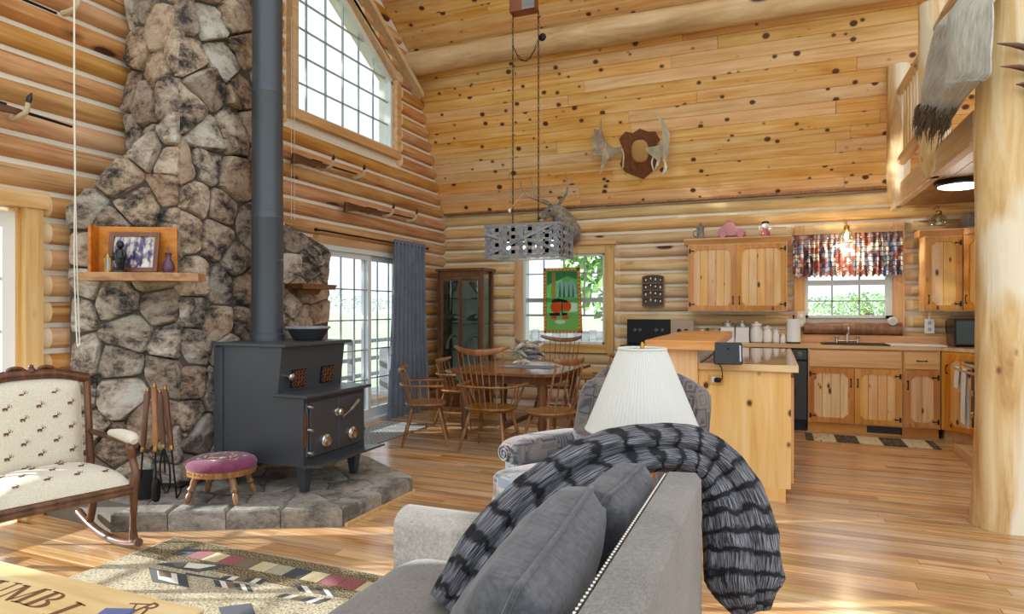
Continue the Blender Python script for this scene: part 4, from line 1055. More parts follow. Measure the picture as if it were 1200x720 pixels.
def lobe(oy, oz, kw, kh, sd0, ph=0):
    def bf(u, v):
        f = u*(nP-1); i = min(int(f), nP-2); q = f-i; c = path[i].lerp(path[i+1], q); tn = (path[min(i+2, nP-1)]-path[max(i-1, 0)]).normalized()
        sd = V((.35, -1, .1)); sd = (sd-tn*sd.dot(tn)).normalized(); up = sd.cross(tn)
        w = (wid[i]*(1-q)+wid[i+1]*q); h = (thk[i]*(1-q)+thk[i+1]*q); th = 2*pi*v
        c = c+sd*(oy*w)+up*(oz*h)
        fold = 1-.20*math.exp(-((math.remainder(th-1.1-sd0, 2*pi))/.22)**2)-.16*math.exp(-((math.remainder(th-2.2+sd0, 2*pi))/.18)**2)
        rp = 1+.025*abs(sin((u*20+ph)*pi))+.24*noise.noise(V((u*6+sd0, cos(th)*1.1, sin(th)*1.1)))+.07*noise.noise(V((u*24, cos(th)*3, sin(th)*3+sd0)))
        return c+sd*(w*kw*cos(th)*fold*rp)+up*(h*kh*sin(th)*fold*rp)
    return bf
m = MB().grid(lobe(-.1, .45, .95, .66, 0), 190, 40, closev=True); m.grid(lobe(.35, -.50, .85, .64, 3.0, .37), 190, 36, closev=True)
rel(m, bl).build('knitted_cloth', M['throw'], bl, 170)

# ================================================================== TABLE LAMP on an end table
lc = pD(752.5, 450, 2.80); LX, LY = lc.x, lc.y
dep = V((LX, LY, 0)).dot(FW); zof = lambda y: H+(CY-y)/F*dep
rb_, rt_, zb_, zt_ = 65.5/F*dep, 27.5/F*dep, zof(503), zof(409)
et = thing('end_table', 'small wooden end table behind the sofa arm', 'table', (LX, LY, 0))
MB().box((0,0,.56), (.42, .42, .03), .006).build('top', M['oak_dk'], et, 0)
MB().box((0,0,.49), (.36, .36, .10), .003).build('apron', M['oak_dk'], et, 0)
for sx in (-1, 1):
    for sy in (-1, 1): MB().lathe([(.015, 0), (.022, .1), (.018, .3), (.025, .5)], 10, Matrix.Translation((sx*.165, sy*.165, 0))).build('leg', M['oak_dk'], et)
la = thing('table_lamp', 'table lamp with a wide pleated white shade beside the armchair', 'lamp', (LX, LY, .577))
zl = lambda z: z-.577
MB().lathe([(.085, 0), (.09, .015), (.03, .04), (.06, .12), (.065, .17), (.03, .24), (.016, .30), (.016, zl(zb_)+.1)], 20).build('base', M['brass'], la)
t = NT('pleated_shade'); t.inp(Base_Color=C('#f1f1ec'), Roughness=.9); t.b.inputs['Transmission Weight'].default_value = .0
tr = t.n('ShaderNodeBsdfTranslucent'); tr.inputs[0].default_value = C('#f3f3ee'); mx = t.n('ShaderNodeMixShader'); mx.inputs[0].default_value = .35
t.l(t.b.outputs[0], mx.inputs[1]); t.l(tr.outputs[0], mx.inputs[2]); t.l(mx.outputs[0], t.out.inputs[0]); M['shade'] = t.m
PN = 84
def shd(u, v):
    th = 2*pi*u; r = rb_+(rt_-rb_)*v; r *= 1+.012*sin(PN*th); return (r*cos(th), r*sin(th), zl(zb_)+(zt_-zb_)*v)
MB().grid(shd, PN*4, 8, True).build('shade', M['shade'], la, 170)
for r, z, n_ in ((rb_, zb_, 'lower_trim'), (rt_, zt_, 'upper_trim')): MB().tube([(r*cos(a*pi/24), r*sin(a*pi/24), zl(z)) for a in range(48)], .006, 6, True).build(n_, M['shade'], la, 170)
m = MB().lathe([(.004, zl(zt_)-.03), (.009, zl(zt_)-.01), (.009, zl(zt_)+.02), (.003, zl(zt_)+.03)], 10); m.build('finial', M['brass'], la)
m = MB()
for a in (0, 2*pi/3, 4*pi/3): m.tube([(0,0,zl(zt_)-.02), (rt_*cos(a), rt_*sin(a), zl(zt_)-.004)], .003, 5)
m.build('spider', M['brass'], la)
# ================================================================== PATTERNED ARMCHAIR
t = NT('southwest_chenille'); v = t.coord('O')
v1 = t.vor(t.mapping(v, (9, 9, 9)), 1, 'F1'); v1.distance = 'CHEBYCHEV'; e1 = t.math('FRACT', t.math('MULTIPLY', v1.outputs['Distance'], 5.0))
pal = t.ramp(v1.outputs['Color'], [(0, '#484650'), (.3, '#645a5c'), (.45, '#7a5d58'), (.6, '#525a68'), (.8, '#736a63')], 'CONSTANT')
ln_ = t.ramp(e1, [(.0, 0.0), (.42, 0.0), (.5, 1.0), (.9, 1.0), (1, 0.0)])
col = t.mix(t.math('MULTIPLY', ln_, .55), pal, '#8f8782'); wv = t.noise(v, 180, 2); col = t.mix(.35, col, t.ramp(wv, [(.3, '#555055'), (.7, '#d0c8c0')]), 'OVERLAY')
t.inp(Base_Color=col, Roughness=.95, Sheen_Weight=.3); t.bump(wv, .3, .003); M['chen'] = t.m
ac = pD(693, 500, 3.62); AX, AY = ac.x, ac.y
ar = thing('armchair', 'rolled-arm armchair in muted southwestern chenille behind the lamp', 'armchair', (AX, AY, 0), atan2(-.858, -.514))
# local: +x is the facing direction
def acp(name, m, sm=60): return m.build(name, M['chen'], ar, sm)
acp('base_frame', MB().puff((.02, 0, .22), (.80, .80, .30), .15))
acp('seat_cushion', MB().puff((.14, 0, .43), (.76, .60, .20), .28, None, 28, 14, .1))
def bfn(u, v):
    th = 2*pi*u; return V((0, 0, 0))
m = MB()
for i in range(1):
    def back(u, v):
        a = -1+2*u; z = .35+.74*v; w = .46*(1-.06*v-.0*a*a); top = (1-abs(a)**3.2*.16*v)
        return (-.27-.16*v+.05*(1-a*a), a*w, .35+.74*v*top)
    def backr(u, v): p = back(u, v); return (p[0]-.17+.05*v-.03*(1-(2*u-1)**2), p[1], p[2]-.015*v)
    N = 20
    def wrap(u, v):      # closed section: front, top roll, rear
        s = v*2
        if s <= 1: return back(u, s)
        return backr(u, 2-s)
    m.grid(wrap, N, 40)
    for uu in (0, 1):
        vs = [V(wrap(uu, k/40)) for k in range(41)]; m._add(vs, [tuple(range(41))])
bmesh.ops.remove_doubles(m.bm, verts=m.bm.verts, dist=1e-4)
o = acp('backrest', m, 55); sb = o.modifiers.new('s', 'SUBSURF'); sb.levels = 1; sb.render_levels = 1
acp('back_pillow', MB().puff((-.235, 0, .74), (.20, .66, .52), .45, Matrix.Translation((-.24,0,.74)) @ Matrix.Rotation(R(-13), 4, 'Y') @ Matrix.Translation((.24,0,-.74)), 28, 16, .0))
for s in (-1, 1):
    m = MB(); m.puff((-.02, s*.375, .36), (.62, .15, .46), .2)
    acp('arm', m); m = MB(); m.puff((-.01, s*.385, .575), (.68, .21, .17), .55, None, 28, 14)
    acp('arm_roll', m, 170)
    m = MB(); m.tube([(.332, s*.385+.062*(1-k/22)*cos(k*.75), .575+.055*(1-k/22)*sin(k*.75)) for k in range(22)], .006, 5); acp('arm_scroll', m, 170)
acp('seat_border', MB().puff((.36, 0, .26), (.22, .70, .24), .25))
for x in (-.3, .34):
    for y in (-.3, .3): MB().lathe([(.02, 0), (.03, .09)], 10, Matrix.Translation((x, y, 0))).build('foot', M['oak_dk'], ar)
# ================================================================== DINING TABLE
TX0, TX1, TY0, TY1, TZ = -3.34, -2.02, 6.08, 7.60, .755
tb = thing('dining_table', 'dark oak dining table with clipped corners', 'table', ((TX0+TX1)/2, (TY0+TY1)/2, 0))
hw, hl = (TX1-TX0)/2, (TY1-TY0)/2; cc = .16
oct_ = [(-hw+cc, -hl), (hw-cc, -hl), (hw, -hl+cc), (hw, hl-cc), (hw-cc, hl), (-hw+cc, hl), (-hw, hl-cc), (-hw, -hl+cc)]
MB().prism(oct_, TZ-.03, TZ, None, .006).build('table_top', M['table'], tb, 0)
ap = [(x*.86, y*.88) for x, y in oct_]; ai = [(x*.83, y*.85) for x, y in oct_]
MB().ring(ap, ai, TZ-.12, TZ-.031).build('apron', M['oak_dk'], tb, 0)
for sx in (-1, 1):
    for sy in (-1, 1): MB().lathe([(.03, 0), (.04, .03), (.028, .08), (.05, .2), (.035, .28), (.055, .42), (.04, .5), (.05, .56), (.05, TZ-.125)], 14, Matrix.Translation((sx*hw*.68, sy*hl*.72, 0))).build('leg', M['oak_dk'], tb)
MB().box((0, 0, .16), (.06, hl*1.44, .06), .006).build('stretcher', M['oak_dk'], tb, 0)
rn = thing('table_runner', 'grey woven runner laid across the dining table', 'table runner', (tb.location.x+.1, tb.location.y, TZ+.0005))
MB().grid(lambda u, v: ((u-.5)*.62, (v-.5)*.40+.02*sin(u*9), .003+.001*sin(u*30)), 24, 6).build('woven_cloth', fabric('runner_cloth', '#46464a', '#6c6c70', 120), rn, 170)
cp = thing('driftwood_centerpiece', 'tangled grey driftwood centerpiece on the table runner', 'centerpiece', (tb.location.x+.08, tb.location.y+.05, TZ+.008))
r_ = random.Random(4); m_d = [M['antler'], M['wick'], M['bone']]
for i in range(34):
    a = r_.uniform(0, 2*pi); l = r_.uniform(.16, .30); b = V((r_.uniform(-.10, .10), r_.uniform(-.09, .09), r_.uniform(.03, .24))); d = V((cos(a), sin(a), r_.uniform(-.1, .9))).normalized()
    p = [b-d*l*.5, b+V((0,0,.02)), b+d*l*.5]; p = [V((q.x, q.y, max(q.z, .014))) for q in p]
    MB().tube(curve(p, 3), lerpl([.010, .022, .026, .008], 7), 6).build('branch', m_d[i % 3], cp)

# ================================================================== WINDSOR CHAIRS
def windsor(kind):
    c = thing('windsor_chair', 'x', 'chair')
    SZ = .44; sd = [] ; w = .235 if kind != 'tall' else .26; oak = M['oak'] if kind != 'low' else M['oak_m']
    prof = []
    for k in range(28):       # shield shaped saddle seat, faces +x
        a = 2*pi*k/28; x = .215*math.copysign(abs(cos(a))**.75, cos(a)); y = w*math.copysign(abs(sin(a))**.7, sin(a))*(1+.06*cos(a)); prof.append((x, y))
    m = MB(); vs = [(x*.9, y*.9, SZ-.038) for x, y in prof]+[(x, y, SZ-.012) for x, y in prof]+[(x*.97, y*.97, SZ) for x, y in prof]+[(x*.6, y*.6, SZ-.010) for x, y in prof]+[(0, 0, SZ-.013)]
    fs_ = [(l*28+k, l*28+(k+1) % 28, (l+1)*28+(k+1) % 28, (l+1)*28+k) for l in range(3) for k in range(28)]+[(84+k, 84+(k+1) % 28, 112) for k in range(28)]+[tuple(range(28))[::-1]]
    m._add(vs, fs_); m.build('seat', oak, c, 50)
    legs = []
    for sx in (-1, 1):
        for sy in (-1, 1):
            a = V((sx*.13, sy*w*.62, SZ-.03)); b = V((sx*.235, sy*w*.95, 0)); T = frame(b, (1,0,0), a-b); L = (a-b).length; legs.append((a, b))
            MB().lathe([(.011, 0), (.014, .05), (.017, L*.35), (.021, L*.52), (.013, L*.56), (.020, L*.62), (.017, L*.8), (.012, L)], 10, T).build('leg', oak, c)
    md = lambda i, t: legs[i][1].lerp(legs[i][0], t)
    for i in (0, 1): MB().tube([md(i, .4), md(i, .4).lerp(md(i+2, .4), .5), md(i+2, .4)], [.007, .012, .007], 8).build('stretcher', oak, c)
    MB().tube([md(0, .4).lerp(md(2, .4), .5), md(1, .4).lerp(md(3, .4), .5)], .010, 8).build('stretcher', oak, c)
    bend = lambda y, z: V((-.175-.23*(z-SZ)+.10*(abs(y)/w)**2*(.6 if z > .6 else 1), y, z))
    top = {'tall': 1.03, 'side': .95, 'low': .80}[kind]; tw = {'tall': .30, 'side': .20, 'low': .23}[kind]
    m = MB(); K = 20
    def crest(u, v):
        y = (u-.5)*2*tw; hgt = (.062 if kind != 'low' else .055); e = abs(2*u-1); z = top+(.035*e**2.2 if kind == 'tall' else .012*e**2)-.014*(1-e**2)*0; th = 2*pi*v
        hh_ = hgt*(1-.45*e**3)/2; return bend(y*.95, top)+V((.011*cos(th)-.04*(1-e*e)*0-.02*(1-e*e), 0, z-top-hh_+hh_*sin(th)))
    m.grid(crest, K, 10, closev=True)
    for uu in (0, 1): m._add([V(crest(uu, k/10)) for k in range(10)], [tuple(range(10))])
    m.build('crest_rail', oak, c, 60)
    ns = {'tall': 8, 'side': 6, 'low': 7}[kind]
    for i in range(ns):
        f = (i/(ns-1)-.5)*2; y0 = f*w*.72; y1 = f*tw*.86
        a = V((-.175+.05*f*f, y0, SZ-.01)); b = bend(y1*.95, top)+V((-.02*(1-f*f*.74), 0, -.045)); thick = .011 if (kind == 'side' and i in (0, ns-1)) else .0065
        MB().tube([a, a.lerp(b, .35), b], [thick*.9, thick*1.15, thick*.8], 6).build('spindle', oak, c)
    if kind != 'side':
        az = SZ+.215 if kind == 'tall' else SZ+.19; aw = w+.045; m = MB(); pts = []
        for k in range(17):
            a = pi/2+pi*k/16; pts.append(V((-.10+.16*cos(a), aw*sin(a), az)))
        pts = [V((.19, aw+.02, az)), V((.12, aw+.01, az)), V((.02, aw, az))]+pts+[V((.02, -aw, az)), V((.12, -aw-.01, az)), V((.19, -aw-.02, az))]
        m.tube(pts, [.020, .026, .018]+[.015]*17+[.018, .026, .020], 8, flat=.7, up=(0,0,1)); m.build('arm_bow', oak, c, 60)
        for s in (-1, 1):
            MB().lathe([(.010, 0), (.015, .06), (.010, .09), (.014, .14), (.010, az-SZ)], 8, frame((.12, s*w*.86, SZ-.005), (1,0,0), V((.0, s*(aw+.012-w*.86), az-SZ)))).build('arm_post', oak, c)
            for x in (.03, -.06): MB().tube([(x, s*w*.9, SZ-.008), (x-.015, s*aw*.99, az)], .0065, 6).build('arm_spindle', oak, c)
    return c
M['oak_m'] = wood('mid_oak', ['#6b4526', '#91623a', '#ad7c50'], 'z', 'O', rough=.35, var=.06, gs=22)
pro = {k: windsor(k) for k in ('tall', 'side', 'low')}
first = set()
def chair(kind, x, y, deg, label):
    o = pro[kind] if kind not in first else copy_tree(pro[kind]); first.add(kind)
    o.location = (x, y, 0.001); o.rotation_euler = (0, 0, R(deg)); tag(o, label, None, 'windsor chairs around the dining table'); return o
chair('tall', -2.63, 5.88, 90, 'tall comb-back windsor armchair at the near end of the dining table')
chair('low', -3.40, 5.92, 28, 'low-back windsor armchair nearest the blue curtain')
chair('side', -1.98, 5.86, 148, 'golden oak windsor side chair nearest the patterned armchair')
chair('side', -1.83, 6.72, 178, 'windsor side chair at the middle of the right side of the table')
chair('low', -1.86, 7.35, 180, 'low-back windsor armchair at the far right of the table')
chair('tall', -2.62, 7.92, -90, 'tall windsor armchair at the far end below the dining window')
chair('low', -3.58, 7.05, 5, 'low-back windsor armchair between the table and the glass cabinet')

# ================================================================== CHANDELIER
cx0, cx1, cy0, cy1, cz0, cz1 = -2.99, -2.11, 6.52, 7.02, 1.985, 2.355
cd = thing('basket_chandelier', 'rectangular grey woven-lath chandelier hanging over the dining table', 'chandelier', ((cx0+cx1)/2, (cy0+cy1)/2, cz0))
wd, dp, ht = cx1-cx0, cy1-cy0, cz1-cz0
def strip(a, b, w, t, nrm, name='lath'):
    a, b = V(a), V(b); d = (b-a); T = frame((a+b)/2, d, nrm); MB().box((0,0,0), (d.length, w, t), 0, T).build(name, M['wick'], cd, 0)
for s in (-1, 1):
    y = s*dp/2
    for z in (.012, ht-.012): strip((-wd/2, y, z), (wd/2, y, z), .024, .014, (0, s, 0), 'rim_lath')
    for i in range(9): x = -wd/2+wd*(i+.5)/9; strip((x, y+s*.004*(-1)**i, 0), (x, y+s*.004*(-1)**i, ht), .046, .004, (0, s, 0))
    for j in range(4): z = ht*(j+.75)/4.5; strip((-wd/2, y-s*.004, z), (wd/2, y-s*.004, z), .042, .004, (0, s, 0))
    strip((-wd/2, y+s*.012, .02), (wd/2*.85, y+s*.012, ht-.02), .03, .006, (0, s, 0)); strip((-wd/2, y+s*.012, ht*.75), (-wd*.2, y+s*.012, ht*.5), .03, .006, (0, s, 0)); strip((wd*.1, y+s*.012, ht*.5), (wd/2, y+s*.012, .06), .03, .006, (0, s, 0))
    x = s*wd/2
    for z in (.012, ht-.012): strip((x, -dp/2, z), (x, dp/2, z), .024, .014, (s, 0, 0), 'rim_lath')
    for i in range(5): yy = -dp/2+dp*(i+.5)/5; strip((x+s*.004*(-1)**i, yy, 0), (x+s*.004*(-1)**i, yy, ht), .046, .004, (s, 0, 0))
    for j in range(4): z = ht*(j+.75)/4.5; strip((x-s*.004, -dp/2, z), (x-s*.004, dp/2, z), .042, .004, (s, 0, 0))
    strip((x+s*.012, -dp/2, .03), (x+s*.012, dp/2, ht-.03), .03, .006, (s, 0, 0))
MB().tube([(-wd/2, 0, ht-.02), (wd/2, 0, ht-.02)], .008, 8).build('crossbar', M['black'], cd)
M['bulb'] = glow('bulb_glow', '#fff0d8', 5)
for x in (-.26, -.08, .1, .28):
    MB().tube([(x, 0, ht-.02), (x, 0, .20)], .012, 8).build('socket', M['black'], cd); MB().ball((x, 0, .155), (.055, .055, .09)).build('bulb', M['bulb'], cd)
li = bpy.data.lights.new('chandelier_light', 'POINT'); li.energy = 2.5; li.color = (1, .86, .66); li.shadow_soft_size = .15; lo = bpy.data.objects.new('chandelier_light', li); COL.objects.link(lo); lo.parent = cd; lo.location = (0, 0, .1)
def chain(name, par, a, b, sag=0, mat='black', lk=.045, r=.0035):
    a, b = V(a), V(b); n = max(2, int((b-a).length/lk)); m = MB()
    P = [a.lerp(b, i/n)-V((0,0,sag*4*(i/n)*(1-i/n))) for i in range(n+1)]
    for i in range(n):
        d = P[i+1]-P[i]; c = (P[i]+P[i+1])/2; T = frame(c, V((1,0,0)) if i % 2 else V((0,1,0)), d)
        m.tube([T @ V((.010*cos(q), 0, (d.length*.62)*sin(q))) for q in [k*pi/3 for k in range(6)]], r, 4, True)
    return m.build(name, M[mat], par)
zc_ = pD(601, 14, V((cd.location.x, cd.location.y, 0)).dot(FW)).z-cz0
xa, xb = pY(601, 260, (cy0+cy1)/2).x-cd.location.x, pY(631, 260, (cy0+cy1)/2).x-cd.location.x
for x in (xa, xb): chain('chain', cd, (x, 0, ht), (x, 0, zc_))
cn = MB().box((0,0,0), (.30, .14, .16), .004, Matrix.Translation(((xa+xb)/2-.02, 0, zc_+.08))).build('canopy_box', M['copper'], cd, 0)
MB().box((0,0,0), (.15, .012, .15), .002, Matrix.Translation(((xa+xb)/2+.06, -.076, zc_+.08))).build('canopy_plate', M['wick'], cd, 0)
MB().ball(((xa+xb)/2-.12, 0, zc_+.20), (.09, .09, .11)).build('uplight_bulb', M['bulb'], cd)
MB().tube([((xa+xb)/2, 0, zc_+.16), ((xa+xb)/2, 0, roof_z(cd.location.y)-cz0-.01)], .012, 8).build('drop_rod', M['black'], cd)
hk = pD(635, 72, 7.9)-cd.location
MB().tube([(xb+.0, .02, hk.z+.02), (xb+.03, .02, hk.z)], .01, 6).ball((xb+.04, .02, hk.z), (.09, .05, .09)).build('swag_hook', M['black'], cd)
cdp = pD(597, 247, 6.95)-cd.location; MB().tube([cdp, V((cdp.x+.03, 0, cdp.z+.25))], .0015, 4).ball(cdp, (.03, .03, .045)).build('crystal_drop', M['ceramic'], cd)
chain('chain', cd, (xa, .0, zc_-.35), (xb, .02, hk.z), .22)

# ================================================================== CURIO CABINET
QX0, QX1, QY0, QY1, QH = -4.53, -3.80, 8.22, 8.60, 1.96
cu = thing('curio_cabinet', 'dark wood curio cabinet with glass doors in the corner', 'cabinet', ((QX0+QX1)/2, (QY0+QY1)/2, 0))
w, d = (QX1-QX0)/2, (QY1-QY0)/2
for sx in (-1, 1):
    for sy in (-1, 1): MB().box((sx*(w-.03), sy*(d-.025), QH/2), (.06, .05, QH), .004).build('post', M['oak_dk'], cu, 0)
MB().ring([(-w-.025, -d-.015), (w+.025, -d-.015), (w+.025, d+.015), (-w-.025, d+.015)], [(-w+.05, -d+.06), (w-.05, -d+.06), (w-.05, d-.05), (-w+.05, d-.05)], QH, QH+.04).build('cornice', M['oak_dk'], cu, 0); MB().box((0,-d+.02,QH-.05), (2*w-.12, .03, .09), .002).build('top_rail', M['oak_dk'], cu, 0)
MB().box((0,0,.20), (2*w-.12, 2*d-.02, .40), .004).build('base_box', M['oak_dk'], cu, 0)
MB().box((0, d-.012, 1.15), (2*w-.12, .012, 1.5), 0).build('back_mirror', plain('pale_backing', '#d5dcd8', .35), cu, 0)
for z in (.82, 1.20, 1.56): MB().box((0,0,z), (2*w-.08, 2*d-.06, .008), .001).build('glass_shelf', M['clear'], cu, 0)
for s in (-1, 1):
    f = MB().ring([(s*.005, .42), (s*(w-.062), .42), (s*(w-.062), QH-.1), (s*.005, QH-.1)], [(s*.03, .46), (s*(w-.085), .46), (s*(w-.085), QH-.14), (s*.03, QH-.14)], -.01, .01, XZ(-d+.02)).build('door_frame', M['oak_dk'], cu, 0)
    MB().prism([(s*.03, .46), (s*(w-.085), .46), (s*(w-.085), QH-.14), (s*.03, QH-.14)], -.002, .002, XZ(-d+.02)).build('pane', M['cglass'], f, 0)
    MB().prism([(-d+.05, .42), (d-.05, .42), (d-.05, QH-.1), (-d+.05, QH-.1)], -.002, .002, YZ(s*(w-.03))).build('side_pane', M['cglass'], cu, 0)
M['pewter'] = plain('pewter', '#868d8c', .3, .5); M['crystal'] = plain('grey_crystal', '#b9bdb8', .15, .5)
for z, sx, lab, mt in ((1.565, -1, 'tall pewter horse figure on the top left shelf of the curio cabinet', 'pewter'), (1.565, 1, 'striped bird figure on the top right shelf of the curio cabinet', 'crystal'), (1.205, -1, 'dark fish figure on the middle left shelf of the curio cabinet', 'pewter'), (1.205, 1, 'dark fish figure on the middle right shelf of the curio cabinet', 'pewter'), (.825, -1, 'curved silver horn on the lower left shelf of the curio cabinet', 'crystal'), (.825, 1, 'arched silver horn on the lower right shelf of the curio cabinet', 'crystal')):
    o = thing('figurine', lab, 'figurine', (cu.location.x+sx*.17, cu.location.y-.04, z), 0, 'figures in the curio cabinet')
    MB().lathe([(.06, 0), (.06, .012), (.03, .016)], 14).build('stand', M['oak_dk'], o)
    if z > 1.5: P = [(-.05, 0, .012), (-.05, 0, .10), (.0, 0, .16), (.03, 0, .24), (.08, 0, .22)] if sx < 0 else [(-.09, 0, .24), (-.03, 0, .2), (.04, 0, .12), (.07, 0, .06), (.04, 0, .012)]; rr = [.02, .04, .045, .03, .012]
    elif z > 1: P = [(-.13, 0, .06), (-.06, 0, .08), (.02, 0, .09), (.09, 0, .08), (.13, 0, .11)]; rr = [.012, .045, .055, .03, .03]
    else: P = [(-.11, 0, .012), (-.10, 0, .12), (-.03, 0, .2), (.05, 0, .19), (.1, 0, .1)]; rr = [.03, .03, .028, .02, .006]
    c_ = curve(P, 4); MB().tube(c_, lerpl(rr, len(c_)), 10).build('figure', M[mt], o)

# ================================================================== CURTAIN AND ROD
cr = thing('curtain_rod', 'thin black curtain rod above the sliding patio door', 'curtain rod', (XL+.16, 7.0, 2.19))
ra_, rb2 = pX(372, 272, XL+.16), pX(498, 289, XL+.16)
RZ_ = (ra_.z+rb2.z)/2
m = MB().tube([(0, ra_.y-7.0, RZ_-2.19), (0, rb2.y-7.0+.05, RZ_-2.19)], .010, 10); m.build('rod', M['black'], cr)
for s, y in ((-1, ra_.y), (1, rb2.y+.05)): MB().ball((0, y-7.0+s*.02, RZ_-2.19), (.035, .06, .035)).build('finial', M['black'], cr)
for y in (ra_.y+.08, rb2.y-.02): MB().tube([(0, y-7.0, RZ_-2.19), (-.10, y-7.0, RZ_-2.19)], .006, 6).build('bracket', M['black'], cr)
cA, cB, bA, bB = pX(461, 288, XL+.16).y, pX(497, 288, XL+.16).y, pX(453, 488, XL+.16).y, pX(501, 480, XL+.16).y
cur = thing('curtain', 'slate blue curtain gathered at the right of the patio door', 'curtain', (XL+.16, (cA+cB)/2, .02))
def cf(u, v):
    k = 1-v; y = (cA+(cB-cA)*u)*(1-k**1.4)+(bA+(bB-bA)*u)*k**1.4; a = .030+.022*k
    return V((a*sin(u*2*pi*8.5+.8*sin(v*2.2))+.010*noise.noise(V((u*6, v*3, 2))), y-(cA+cB)/2, (RZ_+.03)*v))
MB().grid(cf, 150, 26).build('cloth', M['curtain'], cur, 170)
MB().grid(lambda u, v: cf(u, .965+.035*v)+V((.004, 0, 0)), 150, 2).build('heading', M['curtain'], cur, 170)

# door mat by the sliding door
t = NT('grey_pattern_mat'); v = t.coord('P'); vo = t.vor(v, 7); vo.distance = 'MANHATTAN'; n1 = t.noise(v, 60, 2)
f_ = t.math('FRACT', t.math('MULTIPLY', vo.outputs['Distance'], 3.2)); t.inp(Base_Color=t.mix(.3, t.ramp(f_, [(.0, '#6f7378'), (.45, '#9a9c9c'), (.55, '#c0bdb5'), (1, '#7c7f86')]), t.ramp(n1, [(.3, '#444444'), (.7, '#dddddd')]), 'OVERLAY'), Roughness=1); t.bump(n1, .4, .003)
MC = [pZ(p[0], p[1], .006) for p in ((413, 524), (497, 500), (465, 491), (405, 503))]
mt = MB().b2((-4.50, 5.50, .002), (-3.84, 6.85, .010), .002).build('door_mat', t.m, smooth=0); tag(mt, 'grey patterned mat on the floor by the sliding patio door', 'mat')

# ================================================================== KITCHEN
BF = 8.15; CT = 1.005
def oct_in(w, h, m_, c):
    return [(m_+c, m_), (w-m_-c, m_), (w-m_, m_+c), (w-m_, h-m_-c), (w-m_-c, h-m_), (m_+c, h-m_), (m_, h-m_-c), (m_, m_+c)]
def oct_out(w, h): return [(w*.3, 0), (w*.7, 0), (w, h*.25), (w, h*.75), (w*.7, h), (w*.3, h), (0, h*.75), (0, h*.25)]
def cab_door(par, w, h, T, hinge, handle=True, wide=False, hz='mid'):
    """frame-and-plank pine door, T maps local (x right, y up, z out)"""
    o = put('door', None, par, M=T); fr = .055 if w > .25 else .04
    oo = [(w*.3, 0), (w*.7, 0), (w, 0), (w, h*.6), (w, h), (w*.3, h), (0, h), (0, h*.4)]
    ii = oct_in(w, h, fr, .05 if w > .3 else .035)
    # outer loop matched to the octagon
    oo = [(ii[0][0], 0), (ii[1][0], 0), (w, ii[2][1]), (w, ii[3][1]), (ii[4][0], h), (ii[5][0], h), (0, ii[6][1]), (0, ii[7][1])]
    m = MB(); m.ring(oo, ii, 0, .022)
    for (a, b, c_) in (((ii[1][0], 0), (w, 0), (w, ii[2][1])), ((w, ii[3][1]), (w, h), (ii[4][0], h)), ((ii[5][0], h), (0, h), (0, ii[6][1])), ((0, ii[7][1]), (0, 0), (ii[0][0], 0))): m.prism([a, b, c_], 0, .022)
    m.build('door_frame', M['pine_y'], o, 0)
    i2 = oct_in(w, h, fr+.012, .05); n = max(2, round((w-2*fr)/.095)); pw_ = (w-2*fr+.02)/n
    for k in range(n): MB().b2((fr-.01+k*pw_+.0015, fr-.01, .002), (fr-.01+(k+1)*pw_-.0015, h-fr+.01, .007), .003).build('plank', M['pine_yl'], o, 0)
    hx = 0 if hinge == 'l' else w; s = 1 if hinge == 'l' else -1
    for y in (.07, h-.07):
        m = MB().b2((hx+s*.002, y-.028, .022), (hx+s*.022, y+.028, .026)); m.b2((hx+s*.02, y-.006, .022), (hx+s*.06, y+.006, .026)); m.prism([(hx+s*.055, y-.014), (hx+s*.07, y), (hx+s*.055, y+.014), (hx+s*.05, y)], .022, .026); m.build('hinge', M['black'], o, 0)
    if handle:
        x = w-.03 if hinge == 'l' else .03; y = .12 if hz == 'low' else h-.16
        pull(o, (x, y, .022), 'v')
    return o
def pull(par, c, ori):
    m = MB(); d = V((0, 1, 0)) if ori == 'v' else V((1, 0, 0)); c = V(c)
    m.tube(curve([c-d*.04, c-d*.035+V((0,0,.018)), c+V((0,0,.024)), c+d*.035+V((0,0,.018)), c+d*.04], 3), .005, 6)
    for s in (-1, 1): m.ball(c+d*s*.043+V((0,0,.003)), (.02, .02, .008), None, 8, 4)
    m.build('handle', M['black'], par)
def drawer(par, w, h, T, pulls=1):
    o = put('drawer', None, par, M=T); MB().b2((0, 0, 0), (w, h, .022), .005).build('drawer_front', M['pine_x'], o, 0)
    if pulls: pull(o, (w/2, h/2, .022), 'h')
X_ = lambda px, Y=BF: pY(px, 450, Y).x
FT = lambda x, z, Y=BF: Matrix(((1,0,0,x),(0,0,-1,Y),(0,1,0,z),(0,0,0,1)))
b0, b1, b2_, b3 = X_(947), X_(1057.5), X_(1058), X_(1102)
zD = pY(1000, 431.5, BF).z; zB = .115
